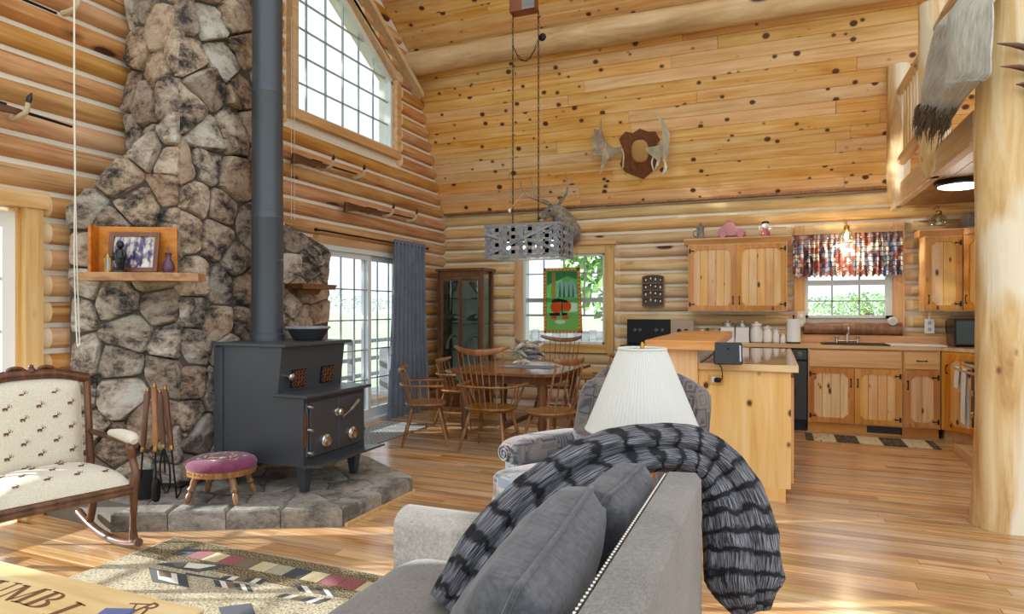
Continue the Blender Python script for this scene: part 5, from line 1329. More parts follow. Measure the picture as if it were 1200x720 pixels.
def base_cab(label, x0, x1, doors, drawers, toe=True):
    c = thing('base_cabinet', label, 'cabinet', ((x0+x1)/2, BF+.3, 0)); L = c.location
    rel(MB().b2((x0, BF+.012, zB-.005), (x1, 8.66, CT-.045)), c).build('carcass', M['pine_dk'], c, 0)
    rel(MB().b2((x0, BF+.075, 0), (x1, BF+.095, zB-.006)), c).build('toe_kick', M['pine_x'], c, 0)
    zs = zD-.012; off = Matrix.Translation(-L)
    # face frame
    rel(MB().b2((x0, BF, zB-.005), (x0+.022, BF+.012, CT-.045)), c).build('face_stile', M['pine'], c, 0); rel(MB().b2((x1-.022, BF, zB-.005), (x1, BF+.012, CT-.045)), c).build('face_stile', M['pine'], c, 0)
    rel(MB().b2((x0+.022, BF, zD-.02), (x1-.022, BF+.012, zD+.012)), c).build('face_rail', M['pine_x'], c, 0); rel(MB().b2((x0+.022, BF, CT-.075), (x1-.022, BF+.012, CT-.045)), c).build('face_rail', M['pine_x'], c, 0)
    n = len(doors); w = (x1-x0-.02-(n-1)*.008)/n
    for i, hg in enumerate(doors): cab_door(c, w, zD-.006-zB-.01, off @ FT(x0+.01+i*(w+.008), zB+.008, BF-.001), hg)
    drawer(c, x1-x0-.02, CT-.055-zD-.012, off @ FT(x0+.01, zD+.006, BF-.001), drawers)
    return c
sinkc = base_cab('wide pine sink base cabinet with two panelled doors below the window', b0, b1, ['l', 'r'], 0)
dr_c = base_cab('narrow pine base cabinet with one drawer and one door', b2_+.004, b3, ['r'], 1)
rg_ = thing('floor_register', 'black vent grille in the toe kick under the sink cabinet', 'vent', (0, 0, 0)); va, vb = pY(1016, 507, BF+.07), pY(1057, 509, BF+.07); rg_.location = (va.x, BF+.07, .02)
MB().b2((0, 0, 0), (vb.x-va.x, .004, .075)).build('grille_plate', M['black'], rg_, 0)
for i in range(5): MB().b2((.01, -.004, .010+i*.013), (vb.x-va.x-.01, 0, .016+i*.013)).build('slat', M['iron'], rg_, 0)
# diagonal corner cabinet
E0, E1 = V((b3+.01, BF, 0)), V((b3+.62, BF-.61, 0)); dd = (E1-E0).normalized(); nn = V((dd.y, -dd.x, 0))
if nn.y > 0: nn = -nn
cc_ = thing('corner_cabinet', 'diagonal pine corner base cabinet beside the cook stove', 'cabinet', E0+(E1-E0)/2)
Tc = Matrix.Translation(-cc_.location) @ frame(E0+V((0,0,0)), dd, nn); Lc = (E1-E0).length
rel(MB().prism([(E0.x, E0.y), (E1.x, E1.y), (2.90, E1.y), (2.90, 8.6), (E0.x, 8.6)], zB, CT-.045), cc_).build('carcass', M['pine_dk'], cc_, 0)
rel(MB().prism([(E0.x+.04, E0.y+.06), (E1.x+.04, E1.y+.06), (2.88, E1.y+.06), (2.88, 8.58), (E0.x+.04, 8.58)], 0, zB-.001), cc_).build('toe_kick', M['pine_x'], cc_, 0)
cab_door(cc_, Lc*.62, CT-.06-zB-.02, Tc @ Matrix.Translation((Lc*.05, zB+.008, .001)), 'r')
# dishwasher
dw = thing('dishwasher', 'black built-in dishwasher left of the sink cabinet', 'dishwasher', (b0-.31, BF+.3, 0))
rel(MB().b2((b0-.605, BF+.02, .1), (b0-.005, 8.6, CT-.05)), dw).build('body', M['black'], dw, 0)
rel(MB().b2((b0-.600, BF-.008, .13), (b0-.010, BF+.02, CT-.19), .006), dw).build('door', M['blackp'], dw, 0)
rel(MB().b2((b0-.600, BF-.012, CT-.18), (b0-.010, BF+.02, CT-.055), .006), dw).build('control_panel', M['blackp'], dw, 0)
rel(MB().lathe([(.035, 0), (.033, .012), (.015, .02)], 18, frame((b0-.09, BF-.012, CT-.115), (1,0,0), (0,-1,0))), dw).build('dial', plain('dial_grey', '#5a5f66', .4), dw)
rel(MB().b2((b0-.59, BF+.03, 0), (b0-.02, BF+.05, .1)), dw).build('kick_plate', M['black'], dw, 0)
# counter
t = NT('laminate_counter'); n1 = t.noise(t.coord('P'), 14, 5, .65); t.inp(Base_Color=t.ramp(n1, [(.3, '#c79a68'), (.5, '#dbb588'), (.7, '#e9cda6')]), Roughness=.12); M['lam'] = t.m
kc = thing('kitchen_counter', 'tan laminate worktop along the back wall', 'countertop', (0, 8.4, CT-.04))
CL = -.93
rel(MB().prism([(CL, BF-.02), (E0.x, BF-.02), (E1.x+.0, E1.y-.03), (2.90, E1.y-.03), (2.90, 8.62), (CL, 8.62)], CT-.04, CT, None, .004), kc).build('worktop', M['lam'], kc, 0)
rel(MB().b2((CL, BF-.034, CT-.042), (E0.x-.01, BF-.02, CT+.001), .003), kc).build('edge_trim', M['trim_x'], kc, 0)
rel(MB().b2((CL, 8.60, CT), (2.90, 8.62, CT+.10), .002), kc).build('backsplash', M['pine_x'], kc, 0)
bc2 = thing('base_cabinet', 'pine base cabinet hidden behind the island between dishwasher and range', 'cabinet', (-.6, BF+.3, 0))
rel(MB().b2((CL, BF+.02, .1), (b0-.612, 8.6, CT-.045)), bc2).build('carcass', M['pine'], bc2, 0); cab_door(bc2, b0-.612-CL-.02, .75, Matrix.Translation(-bc2.location) @ FT(CL+.01, .12, BF+.018), 'l')
# sink, faucet, drainboard
s0, s1 = pZ(963, 402, CT), pZ(1040, 403, CT); sx0, sx1 = pY(963, 400, 8.35).x, pY(1040, 400, 8.35).x
sk = thing('kitchen_sink', 'dark rimmed sink set into the worktop under the window', 'sink', ((sx0+sx1)/2, 8.36, CT+.001)); w = (sx1-sx0)/2
MB().ring([(-w, -.22), (w, -.22), (w, .165), (-w, .165)], [(-w+.03, -.19), (w-.03, -.19), (w-.03, .135), (-w+.03, .135)], 0, .012).build('rim', M['black'], sk, 0)
MB().b2((-w+.03, -.19, .0005), (w-.03, .135, .002)).build('basin', plain('sink_grey', '#5a5a58', .3, .4), sk, 0)
fp = pY(993, 402, 8.53); fa = thing('kitchen_faucet', 'chrome two-handle faucet behind the sink', 'faucet', (fp.x, 8.556, CT+.002))
MB().lathe([(.014, 0), (.014, .02), (.014, .05), (.012, .12)], 14).build('body', M['nickel'], fa)
MB().tube(curve([(0,0,.10), (0,-.02,.17), (0,-.10,.19), (0,-.17,.15), (0,-.18,.11)], 5), .010, 8).build('spout', M['nickel'], fa)
for s in (-1, 1):
    MB().tube([(0,0,.03), (s*.10,0,.03)], .012, 8).build('bridge', M['nickel'], fa); MB().lathe([(.014, .0), (.012, .06), (.03, .07), (.012, .085)], 12, Matrix.Translation((s*.11, 0, 0))).build('tap_handle', M['nickel'], fa)
p = pY(1072, 402, 8.36); dbx = thing('drainboard', 'flat white drainboard on the worktop right of the sink', 'drainboard', (p.x, 8.36, CT+.001))
MB().b2((-.27, -.2, 0), (.27, .2, .015), .005).build('board', M['white'], dbx, 0)
# things on the back counter
def jar(name, label, px, y0, y1, wpx, mat, prof, lidm=None, Y=8.44, cat='jar', grp='jars on the kitchen counter', sq=False):
    p = pY(px, y1, Y); dpt = V((p.x, Y, 0)).dot(FW); r = wpx/2/F*dpt; h = (y1-y0)/F*dpt
    o = thing(name, label, cat, (p.x, Y, CT+.0015), 0, grp)
    MB().lathe([(r*a, h*b) for a, b in prof], 4 if sq else 20, Matrix.Rotation(pi/4, 4, 'Z') if sq else None).build('body', mat, o, 30 if sq else 40)
    return o, r, h
milk = [(.75, 0), (.95, .03), (1, .25), (1, .55), (.72, .72), (.62, .80)]
for px, y0, wp, lab in ((886.5, 378, 14, 'largest white milk glass apothecary jar on the counter'), (899.5, 382, 10, 'second largest white milk glass jar in the row'), (909.5, 386, 7.5, 'third white milk glass jar in the row'), (917.5, 391, 6, 'smallest white milk glass jar beside the paper towels')):
    o, r, h = jar('milk_glass_jar', lab, px, y0, 402, wp, M['ceramic'], milk)
    MB().lathe([(r*.62, h*.80), (r*.85, h*.82), (r*.85, h*.9), (r*.3, h*.95), (r*.25, h)], 18).build('stopper', M['ceramic'], o)
for px, lab in ((853, 'glass canister with white contents left of the square one'), (870, 'square glass canister with white contents and steel clasp')):
    o, r, h = jar('canister', lab, px, 384, 402, 17, M['ceramic'], [(1.25, 0), (1.25, .95)], sq=True)
    MB().lathe([(r*.86, h*.951), (r*.88, h*1.0), (r*.75, h*1.25), (r*.4, h*1.3), (r*.3, h*1.4)], 18).build('glass_lid', M['clear'], o)
    MB().tube([(r*.95, -r*.95, h*.3), (r*1.0, -r*1.0, h*1.05)], .006, 6).build('clasp', M['black'], o)
p = pY(930, 401, 8.45); tw_ = thing('paper_towel_roll', 'white paper towel roll standing left of the window', 'paper towel', (p.x, 8.45, CT+.001))
MB().lathe([(.075, 0), (.075, .012), (.02, .014)], 20).build('stand', M['black'], tw_); MB().lathe([(.02, .015), (.078, .015), (.078, .29), (.02, .29)], 28).build('roll', M['white'], tw_); MB().lathe([(.008, .29), (.008, .32), (.014, .33), (.006, .34)], 10).build('knob', M['black'], tw_)
spc = [('#b33a3a', 'red-topped'), ('#e8e2d2', 'cream'), ('#3d5a3c', 'green'), ('#7a2d2a', 'dark red'), ('#d8d2c4', 'white'), ('#35332f', 'black')]
for i, px in enumerate((816, 823, 829, 834, 839, 845)):
    p = pY(px, 395, 8.52); o = thing('spice_jar', f'{spc[i][1]} spice jar in the row beside the range panel', 'spice jar', (p.x, 8.52, CT+.001), 0, 'spice jars by the range')
    hh = .125+.02*((i*7) % 3); MB().lathe([(.024, 0), (.025, .01), (.025, hh-.03), (.018, hh-.02)], 14).build('body', M['clear'] if i % 2 else plain('spice'+str(i), spc[i][0], .4), o); MB().lathe([(.021, hh-.02), (.021, hh), (.015, hh+.003)], 14).build('cap', plain('cap'+str(i), spc[i][0], .4), o)
# range
RX0_, RX1_ = pY(733, 385, 8.45).x, pY(812, 385, 8.45).x
rn_ = thing('kitchen_range', 'black electric range with knobs on its back panel', 'range', ((RX0_+RX1_)/2, 8.34, 0)); w = (RX1_-RX0_)/2
MB().b2((-w, -.22, .08), (w, .28, .93), .006).build('body', M['blackp'], rn_, 0); MB().b2((-w, -.22, .93), (w, .28, .955), .004).build('cooktop', M['blackp'], rn_, 0)
for sx, sy, r in ((-.22, -.08, .09), (.22, -.08, .075), (-.22, .13, .075), (.22, .13, .09)): MB().lathe([(r, .956), (r, .962), (r*.8, .964)], 20, Matrix.Translation((sx, sy, 0))).build('burner', M['black'], rn_)
zp0, zp1 = .956, pY(770, 374.5, 8.56).z
MB().b2((-w, .20, zp0), (w*.32, .28, zp1), .006).build('control_panel', M['black'], rn_, 0); MB().b2((w*.32, .20, zp0), (w, .28, zp1), .006).build('control_panel', plain('tan_panel', '#b99c86', .35), rn_, 0)
for x in (-.75, -.6, -.1, .08, .58, .78): MB().lathe([(.028, 0), (.026, .02), (.012, .024)], 16, frame((x*w, .199, (zp0+zp1)/2+.015), (1,0,0), (0,-1,0))).build('knob', M['black'] if x > .3 else M['iron'], rn_)
MB().tube([(-w*.8, -.25, .84), (w*.8, -.25, .84)], .012, 8).build('oven_handle', M['silver'], rn_); MB().b2((-w+.02, -.225, .2), (w-.02, -.221, .78)).build('oven_door', M['blackp'], rn_, 0)
for sx in (-1, 1):
    for sy in (-.18, .22): MB().lathe([(.02, 0), (.02, .08)], 8, Matrix.Translation((sx*(w-.05), sy, 0))).build('foot', M['black'], rn_)
# upper cabinets
UF = 8.36
def upper_cab(label, x0, x1, zb, zt, doors):
    c = thing('wall_cabinet', label, 'cabinet', ((x0+x1)/2, UF+.17, zb)); off = Matrix.Translation(-c.location)
    rel(MB().b2((x0, UF+.001, zb), (x1, 8.645, zt)), c).build('carcass', M['pine'], c, 0)
    rel(MB().prism([(UF-.05, zt+.055), (UF-.05, zt+.07), (8.645, zt+.07), (8.645, zt), (UF-.012, zt)], x0-.05, x1+.05, YZ(0)), c).build('crown', M['pine_x'], c, 0)
    n = len(doors); w = (x1-x0-.02-(n-1)*.012)/n
    for i, hg in enumerate(doors): cab_door(c, w, zt-zb-.03, off @ FT(x0+.01+i*(w+.012), zb+.015, UF), hg, hz='low')
    return c
ux0, ux1 = X_(806.5, UF), X_(922.5, UF); uzb, uzt = pY(865, 365, UF).z, pY(865, 285, UF).z
upper_cab('two-door pine wall cabinet left of the kitchen window', ux0, ux1, uzb, uzt, ['l', 'r'])
vx0, vx1 = X_(1083, UF), X_(1128, UF)
upper_cab('single-door pine wall cabinet right of the kitchen window', vx0, vx1, uzb, uzt+.0, ['r'])
G0, G1 = V((vx1+.006, UF, 0)), V((vx1+.50, UF-.49, 0)); gd = (G1-G0).normalized(); gn = V((gd.y, -gd.x, 0)); gn = -gn if gn.y > 0 else gn
gc = thing('corner_wall_cabinet', 'diagonal pine corner wall cabinet half hidden by the log post', 'cabinet', (G0.x+.3, G0.y, uzb))
rel(MB().prism([(G0.x, G0.y), (G1.x, G1.y), (2.88, G1.y), (2.88, 8.64), (G0.x, 8.64)], uzb, uzt), gc).build('carcass', M['pine'], gc, 0)
rel(MB().prism([(G0.x-.0, G0.y-.05), (G1.x, G1.y-.05), (2.90, G1.y-.05), (2.90, 8.645), (G0.x, 8.645)], uzt+.001, uzt+.07), gc).build('crown', M['pine_x'], gc, 0)
cab_door(gc, (G1-G0).length-.04, uzt-uzb-.03, Matrix.Translation(-gc.location) @ frame(G0, gd, gn) @ Matrix.Translation((.02, uzb+.015, .001)), 'r', hz='low')
gb = thing('grey_box', 'grey patterned box on top of the corner wall cabinet', 'box', (G0.x+.27, G0.y-.05, uzt+.072)); MB().b2((-.24, -.02, 0), (.3, .3, .16), .01).build('box_body', fabric('grey_weave', '#6e6d70', '#98969a', 60), gb, 0); MB().b2((-.245, -.025, .0), (.305, .305, .012)).build('rim', M['wick'], gb, 0)
# things on top of the wall cabinet
zt_c = uzt+.072
p = pY(821, 277, UF+.1); o = thing('beer_stein', 'grey stoneware beer stein on top of the wall cabinet', 'stein', (p.x, UF+.1, zt_c)); st_m = wood('stoneware', ['#4c4a46', '#77736c', '#a09a90'], 'z', 'O', gs=30, streak=20)
MB().lathe([(.055, 0), (.058, .02), (.045, .04), (.045, .13), (.05, .145)], 18).build('body', st_m, o); MB().lathe([(.05, .146), (.045, .16), (.02, .18), (.012, .21), (.004, .22)], 16).build('lid', M['pewter'], o); MB().tube(curve([(-.045,0,.12), (-.085,0,.10), (-.085,0,.05), (-.045,0,.03)], 4), .008, 6).build('handle', st_m, o)
p = pY(857, 276, UF+.1); pk = plain('pink_glaze', '#c0797b', .2); o = thing('ceramic_car', 'pink ceramic vintage car on top of the wall cabinet', 'ornament', (p.x, UF+.1, zt_c))
body = [(-.16, .03), (.17, .03), (.175, .07), (.13, .10), (.06, .105), (.045, .165), (-.0, .195), (-.06, .195), (-.10, .15), (-.15, .12), (-.17, .07)]
MB().prism(body, -.055, .055, XZ(0)).build('car_body', pk, o, 0); 
for x in (-.10, .11): 
    for s in (-1, 1): MB().lathe([(.042, -.012), (.046, 0), (.042, .012)], 18, frame((x, s*.06, .045), (1,0,0), (0,1,0))).build('wheel', pk, o)
for s in (-1, 1): MB().tube(curve([(.06, s*.058, .06), (.11, s*.06, .10), (.17, s*.058, .06)], 4), .012, 6).build('fender', pk, o)
MB().ball((-.03, 0, .205), (.06, .05, .05)).build('roof_knob', pk, o)
p = pY(897, 275, UF+.1); o = thing('ceramic_figurine', 'small red and white ceramic figurine on the wall cabinet', 'figurine', (p.x, UF+.1, zt_c))
MB().lathe([(.05, 0), (.055, .02), (.05, .06), (.03, .10)], 16).build('skirt', plain('red_glaze', '#a8545a', .25), o); MB().ball((0, 0, .135), (.085, .08, .08)).build('head', M['ceramic'], o); MB().ball((0, .01, .175), (.095, .08, .045)).build('hat', M['blackp'], o)
for s in (-1, 1): MB().tube([(s*.03, 0, .09), (s*.065, -.02, .10), (s*.06, -.035, .13)], .012, 6).build('arm', M['ceramic'], o)
# microwave, outlets
p = pY(1118, 406, 8.25); mw = thing('microwave', 'black microwave on the corner of the worktop', 'microwave', (p.x, 8.25, CT+.002)); 
MB().b2((0, 0, .012), (.50, .34, .30), .012).build('case', M['blackp'], mw, 0); MB().b2((.015, -.012, .03), (.36, 0, .285), .004).build('door', M['blackp'], mw, 0); MB().b2((.37, -.010, .03), (.49, 0, .285), .003).build('keypad', M['black'], mw, 0)
for x in (.05, .45): MB().box((x, .1, .006), (.03, .03, .012)).build('foot', M['black'], mw, 0)
def plate(label, px0, px1, y0, y1, mat, mat2):
    a, b = pY(px0, y0, 8.63), pY(px1, y1, 8.63); o = thing('outlet_plate', label, 'outlet', ((a.x+b.x)/2, 8.637, (a.z+b.z)/2)); w, h = (b.x-a.x)/2, (a.z-b.z)/2
    MB().b2((-w, -.012, -h), (w, 0, h), .003).build('plate', mat, o, 0)
    for z in (-.45, .45): MB().b2((-w*.35, -.016, z*h-.02), (w*.35, -.011, z*h+.02)).build('socket', mat2, o, 0)
    return o
o = plate('white double outlet plate on the logs right of the window', 1083.5, 1095, 374, 391, M['white'], plain('socket_grey', '#b9b7b0', .5)); MB().tube([(0, -.01, .08), (0, -.01, .22)], .010, 8).build('conduit', M['white'], o)
plate('black switch plate beside the microwave', 1108, 1118, 376, 390, M['black'], M['white']); plate('cream switch plate at the left side of the kitchen window', 934, 944, 365, 383, plain('switch_cream', '#d5cdbb', .5), M['white'])
# little pot plant and jug on the window sill
p = pY(1046, 379, 8.60); o = thing('round_clock', 'small round white timer on the kitchen window sill', 'timer', (p.x, 8.60, p.z-.02)); MB().lathe([(.05, 0), (.05, .02), (.042, .026)], 20, frame((0,0,.045), (1,0,0), (0,-1,0))).build('case', M['white'], o); MB().lathe([(.036, .0), (.036, .003)], 20, frame((0,-.026,.045), (1,0,0), (0,-1,0))).build('dial', plain('dial_face', '#c9c9c4', .4), o)
# valance
a, b = pY(929, 276, 8.60), pY(1058, 321, 8.60); va_ = thing('window_valance', 'gathered patchwork valance across the top of the kitchen window', 'valance', ((a.x+b.x)/2, 8.60, b.z)); vw, vh = b.x-a.x, a.z-b.z
t = NT('patchwork_print'); v = t.coord('UV'); s_ = t.n('ShaderNodeSeparateXYZ'); t.l(v, s_.inputs[0])
vo = t.vor(t.mapping(v, (34, 7, 1)), 1); vo.distance = 'CHEBYCHEV'
pal = t.ramp(vo.outputs['Color'], [(0, '#5d6f92'), (.2, '#d9d3c8'), (.38, '#a85c4e'), (.5, '#c9c6c4'), (.62, '#7b3f3c'), (.72, '#8fa0ba'), (.82, '#3c3a44')], 'CONSTANT')
plc = t.mix(t.math('GREATER_THAN', t.math('FRACT', t.math('MULTIPLY', s_.outputs[1], 9)), .82), pal, '#4a4350'); hd = t.math('GREATER_THAN', s_.outputs[1], .80)
t.inp(Base_Color=t.mix(t.math('MULTIPLY', hd, .7), plc, t.mix(t.noise(t.mapping(v, (90, 12, 1)), 1, 2), '#1d1d28', '#8a4f45')), Roughness=.95); M['val'] = t.m
def vf(u, v):
    amp = .022*(1-.55*(v > .8)); return V(((u-.5)*vw, amp*sin(u*2*pi*19+1.3*sin(u*31))+.01*sin(u*70*(1+.2*v)), vh*v-.014*(1-v)*(1-v)*(1+cos(u*2*pi*19))))
MB().grid(vf, 240, 14).build('cloth', M['val'], va_, 170); MB().tube([(-vw/2-.02, .02, vh*.9), (vw/2+.02, .02, vh*.9)], .008, 8).build('rod', M['white'], va_)
# small glass wall lamps
def glass_lamp(label, px, y0, y1, lit, Y=8.50):
    p0, p1 = pY(px, y0, Y), pY(px, y1, Y); h = p0.z-p1.z; o = thing('glass_lamp', label, 'lamp', (p0.x, Y, p1.z), 0, 'clear glass kitchen lamps')
    MB().lathe([(.10, 0.0), (.105, h*.12), (.085, h*.45), (.035, h*.75), (.03, h*.82)], 20, cap=False).build('glass_shade', M['clear'], o, 170)
    MB().lathe([(.02, h*.7), (.032, h*.8), (.03, h*.95), (.012, h*1.0)], 12).build('socket', M['brass'], o)
    MB().tube(curve([(0, 0, h), (0, .02, h+.05), (0, .24, h+.05)], 4), .008, 6).build('bracket', M['brass'], o)
    MB().ball((0, 0, h*.42), (.05, .05, .07)).build('bulb', M['bulb'] if lit else M['white'], o)
    if lit:
        li = bpy.data.lights.new('kitchen_lamp', 'POINT'); li.energy = lit; li.color = (1, .78, .5); li.shadow_soft_size = .05; q = bpy.data.objects.new('kitchen_lamp', li); COL.objects.link(q); q.parent = o; q.location = (0, -.05, -.03)
glass_lamp('lit clear glass lamp in front of the valance', 992, 264, 286, 10, 8.46)
glass_lamp('unlit clear glass lamp above the right wall cabinet', 1100, 247, 264, 0, 8.46)
# kitchen mat
t = NT('kitchen_mat'); sx_ = t.n('ShaderNodeSeparateXYZ'); t.l(t.coord('O'), sx_.inputs[0]); n1 = t.noise(t.mapping(t.coord('O'), (22, 30, 1)), 1, 3)
stp = t.ramp(t.math('FRACT', t.math('ADD', t.math('MULTIPLY', sx_.outputs[0], 2.3), .25)), [(0, 0.0), (.5, 1.0)], 'CONSTANT')
t.inp(Base_Color=t.mix(stp, t.ramp(n1, [(.45, '#d9cda6'), (.62, '#8a7a55'), (.68, '#2a2826')], 'CONSTANT'), t.ramp(n1, [(.4, '#2c2a28'), (.5, '#7d7157'), (.58, '#38342f')], 'CONSTANT')), Roughness=1)
a, b = pZ(954, 508, .006), pZ(1080, 527, .006)
km = MB().b2((-.62, -.21, 0), (.62, .21, .008), .002).build('kitchen_mat', t.m, None, 0, ((pZ(954, 514, 0).x+pZ(1086, 521, 0).x)/2, 7.80, .002)); tag(km, 'brown patterned mat on the floor in front of the sink', 'mat')

# ================================================================== ISLAND WITH RAISED BAR
IX0, IX1, IY0, IY1 = -.53, .14, 5.09, 7.25
isl = thing('kitchen_island', 'knotty pine island with a lower worktop', 'island', ((IX0+IX1)/2, (IY0+IY1)/2, 0))
rel(MB().b2((IX0, IY0, .0), (IX1-.055, IY1, .10)), isl).build('plinth', M['panel'], isl, 0)
rel(MB().b2((IX0, IY0+.02, .10), (IX1-.02, IY1, CT-.05)), isl).build('carcass', M['pine'], isl, 0)
rel(MB().b2((IX0, IY0, .10), (IX1-.02, IY0+.02, CT-.05)), isl).build('end_panel', M['panel'], isl, 0)
off = Matrix.Translation(-isl.location)
for i in range(4): cab_door(isl, .5, .78, off @ frame((IX1-.02, IY0+.06+.54*i, .13), (0,1,0), (1,0,0)), 'l')
t = NT('glossy_worktop'); n1 = t.noise(t.coord('P'), 11, 5, .65); t.inp(Base_Color=t.ramp(n1, [(.3, '#8f6a48'), (.5, '#b08a62'), (.7, '#cdb08a')]), Roughness=.06); M['glossy'] = t.m
iw = thing('island_worktop', 'glossy tan island worktop with a pale wooden edge', 'countertop', (isl.location.x, isl.location.y, CT-.049))
rel(MB().b2((IX0+.03, IY0-.01, CT-.045), (IX1+.01, IY1-.02, CT)), iw).build('surface', M['glossy'], iw, 0)
m = MB(); m.b2((IX0, IY0-.035, CT-.049), (IX1+.03, IY0-.01, CT+.002), .004); m.b2((IX1+.01, IY0-.01, CT-.049), (IX1+.03, IY1, CT+.002), .003); rel(m, iw).build('wooden_edge', M['trim_x'], iw, 0)
kn_ = thing('bar_wall', 'pine knee wall carrying the raised bar top', 'knee wall', (-.66, 6.1, 0)); rel(MB().b2((-.76, 5.02, 0), (IX0-.002, 7.2, 1.105)), kn_).build('wall_panel', M['panel'], kn_, 0)
rel(MB().b2((IX0-.001, 5.06, CT+.003), (IX0+.012, 7.2, 1.10)), kn_).build('splash_panel', plain('grey_splash', '#b9b4b6', .25), kn_, 0)
bt = thing('bar_top', 'thick honey pine raised bar top', 'bar top', (-.66, 6.05, 1.107)); rel(MB().b2((-.915, 4.93, 1.107), (-.40, 7.2, 1.18), .008), bt).build('slab', M['pine_x'], bt, 0)
# tablet
p = pZ(853, 429, CT); tb_ = thing('digital_frame', 'black digital photo frame standing on the island worktop', 'photo frame', (p.x, p.y+.04, CT+.003), R(8))
T = Matrix.Rotation(R(-16), 4, 'X'); m = MB().box((0, 0, .085), (.20, .016, .165), .006, T); m.build('case', M['blackp'], tb_, 0)
t = NT('screen'); n1 = t.noise(t.coord('O'), 18, 2); t.inp(Base_Color=C('#050607'), Roughness=.35); c_ = t.ramp(n1, [(.4, '#0d1712'), (.55, '#1d3a24'), (.7, '#30313a')]); t.l(c_, t.b.inputs['Emission Color']); t.b.inputs['Emission Strength'].default_value = .15
MB().box((0, -.009, .085), (.17, .002, .13), 0, T).build('screen', t.m, tb_, 0); MB().box((.085, -.0095, .085), (.010, .002, .12), 0, T).build('bezel_strip', M['silver'], tb_, 0)
MB().tube([(0, .02, .12), (0, .09, .002)], .006, 6).build('stand', M['black'], tb_)
a = pY(839, 445, IY0-.001); ou = thing('outlet_plate', 'horizontal tan outlet plate with a black plug on the island end', 'outlet', (a.x, IY0-.001, a.z)); MB().b2((-.055, -.008, -.04), (.055, 0, .035), .003).build('plate', M['trim'], ou, 0); MB().b2((-.03, -.012, -.02), (.0, -.008, .02)).build('socket', M['white'], ou, 0)
MB().puff((.015, -.03, 0), (.05, .05, .035), .5).build('plug', M['black'], ou); MB().tube(curve([(.03, -.04, 0), (.05, -.055, .02), (.045, -.05, .09), (.02, -.045, CT-a.z+.01), (.03, .08, CT-a.z+.012)], 5), .004, 6).build('cord', M['black'], ou)

# ================================================================== ANTIQUE COOK STOVE on its platform
pf = thing('stove_platform', 'low pine platform under the antique cook stove', 'platform', (2.1, 7.0, 0)); rel(MB().b2((1.66, 6.2, 0), (2.94, 7.46, .09), .004), pf).build('deck', M['trim_x'], pf, 0)
m = MB(); rel(MB().b2((1.645, 6.2, 0), (1.659, 7.46, .10), .003), pf).build('edge_board', M['trim_y'], pf, 0)
ck = thing('cook_stove', 'black and nickel antique cook stove behind the log post', 'stove', (2.15, 6.98, .125))
MB().b2((-.40, -.32, .16), (.45, .32, .74), .01).build('oven_body', M['black'], ck, 0); MB().b2((-.46, -.36, .74), (.5, .36, .785), .012).build('cooktop', M['black'], ck, 0); MB().b2((-.475, -.375, .75), (-.455, .375, .778), .006).build('nickel_edge', M['nickel'], ck, 0)
MB().tube([(-.52, -.35, .72), (-.52, .38, .72)], .014, 8).build('towel_rail', M['nickel'], ck)
for y in (-.3, .33): MB().tube([(-.52, y, .72), (-.40, y, .70)], .008, 6).build('rail_bracket', M['nickel'], ck)
for sx in (-.33, .38):
    for sy in (-.26, .26): MB().tube(curve([(sx, sy, .17), (sx-.03, sy, .10), (sx+.01, sy, .04), (sx-.05, sy, .0)], 4), lerpl([.035, .03, .02, .03], 13), 8).build('leg', M['nickel'] if sx < 0 else M['black'], ck)
for z in (.3, .5): MB().lathe([(.02, 0), (.03, .02), (.012, .04)], 12, frame((-.40, .2, z), (0,1,0), (-1,0,0))).build('knob', M['nickel'], ck)
MB().b2((-.412, -.05, .25), (-.40, .28, .66), .006).build('oven_door', M['iron'], ck, 0)
for i, (y, z0, z1) in enumerate(((.28, .50, .73), (.05, .20, .73))):
    o = thing('dish_towel', ('short' if i == 0 else 'long')+' white dish towel hanging from the cook stove rail', 'towel', (ck.location.x-.52, ck.location.y+y, ck.location.z), 0, 'towels on the cook stove')
    MB().grid(lambda u, v: V((.016*cos(pi*v)+.004*sin(u*14), (u-.5)*.17, (z1+.012*sin(pi*v) if .42 < v < .58 else (z0+(z1-z0)*(v/.42) if v <= .42 else z0+.04+(z1-z0-.04)*((1-v)/.42))))), 12, 24).build('cloth', M['white'], o, 170)
# ================================================================== LOG POST AND LOFT
PPX, PPY = (lambda p: (p.x, p.y))(pD(1175, 500, 4.17)); ph = roof_z(PPY)-.14
po = thing('log_post', 'thick peeled log post at the right side of the room', 'post', (PPX, PPY, .001))
def pw_(t, z): return .05*noise.noise(V((cos(t)*1.2, sin(t)*1.2, z*1.1)))+.10*max(0, noise.noise(V((cos(t)*2, sin(t)*2+4, z*1.7))))
n = 40; MB().lathe([((.150 if i else .158)-.012*i/n+.018*math.exp(-i/n*ph/.12), ph*i/n) for i in range(n+1)], 28, None, True, pw_).build('trunk', M['peeled'], po, 70)
LXf, LZ0, LZ1 = 1.31, 2.575, 2.80
lf = thing('loft_balcony', 'pine loft balcony with log railing above the kitchen', 'loft', (LXf, 6.8, LZ0))
def lb(m, name, mat, sm=40): return rel(m, lf).build(name, mat, lf, sm)
lb(MB().b2((LXf-.03, PPY+.26, LZ0), (LXf+.05, 8.62, LZ1), .006), 'rim_beam', M['trim_y'], 0)
lb(MB().b2((LXf-.045, PPY+.26, LZ0-.02), (LXf+.02, 8.62, LZ0+.012), .004), 'rim_beam_lip', M['trim_y'], 0)
for i in range(22):
    a = LXf+.052+.135*i
    if a+.13 > 4.3: break
    lb(MB().b2((a, PPY+(.26 if a < 1.60 else -.3), LZ0+.04), (a+.132, 8.60, LZ0+.06), .003), 'soffit_board', M['oak'], 0)
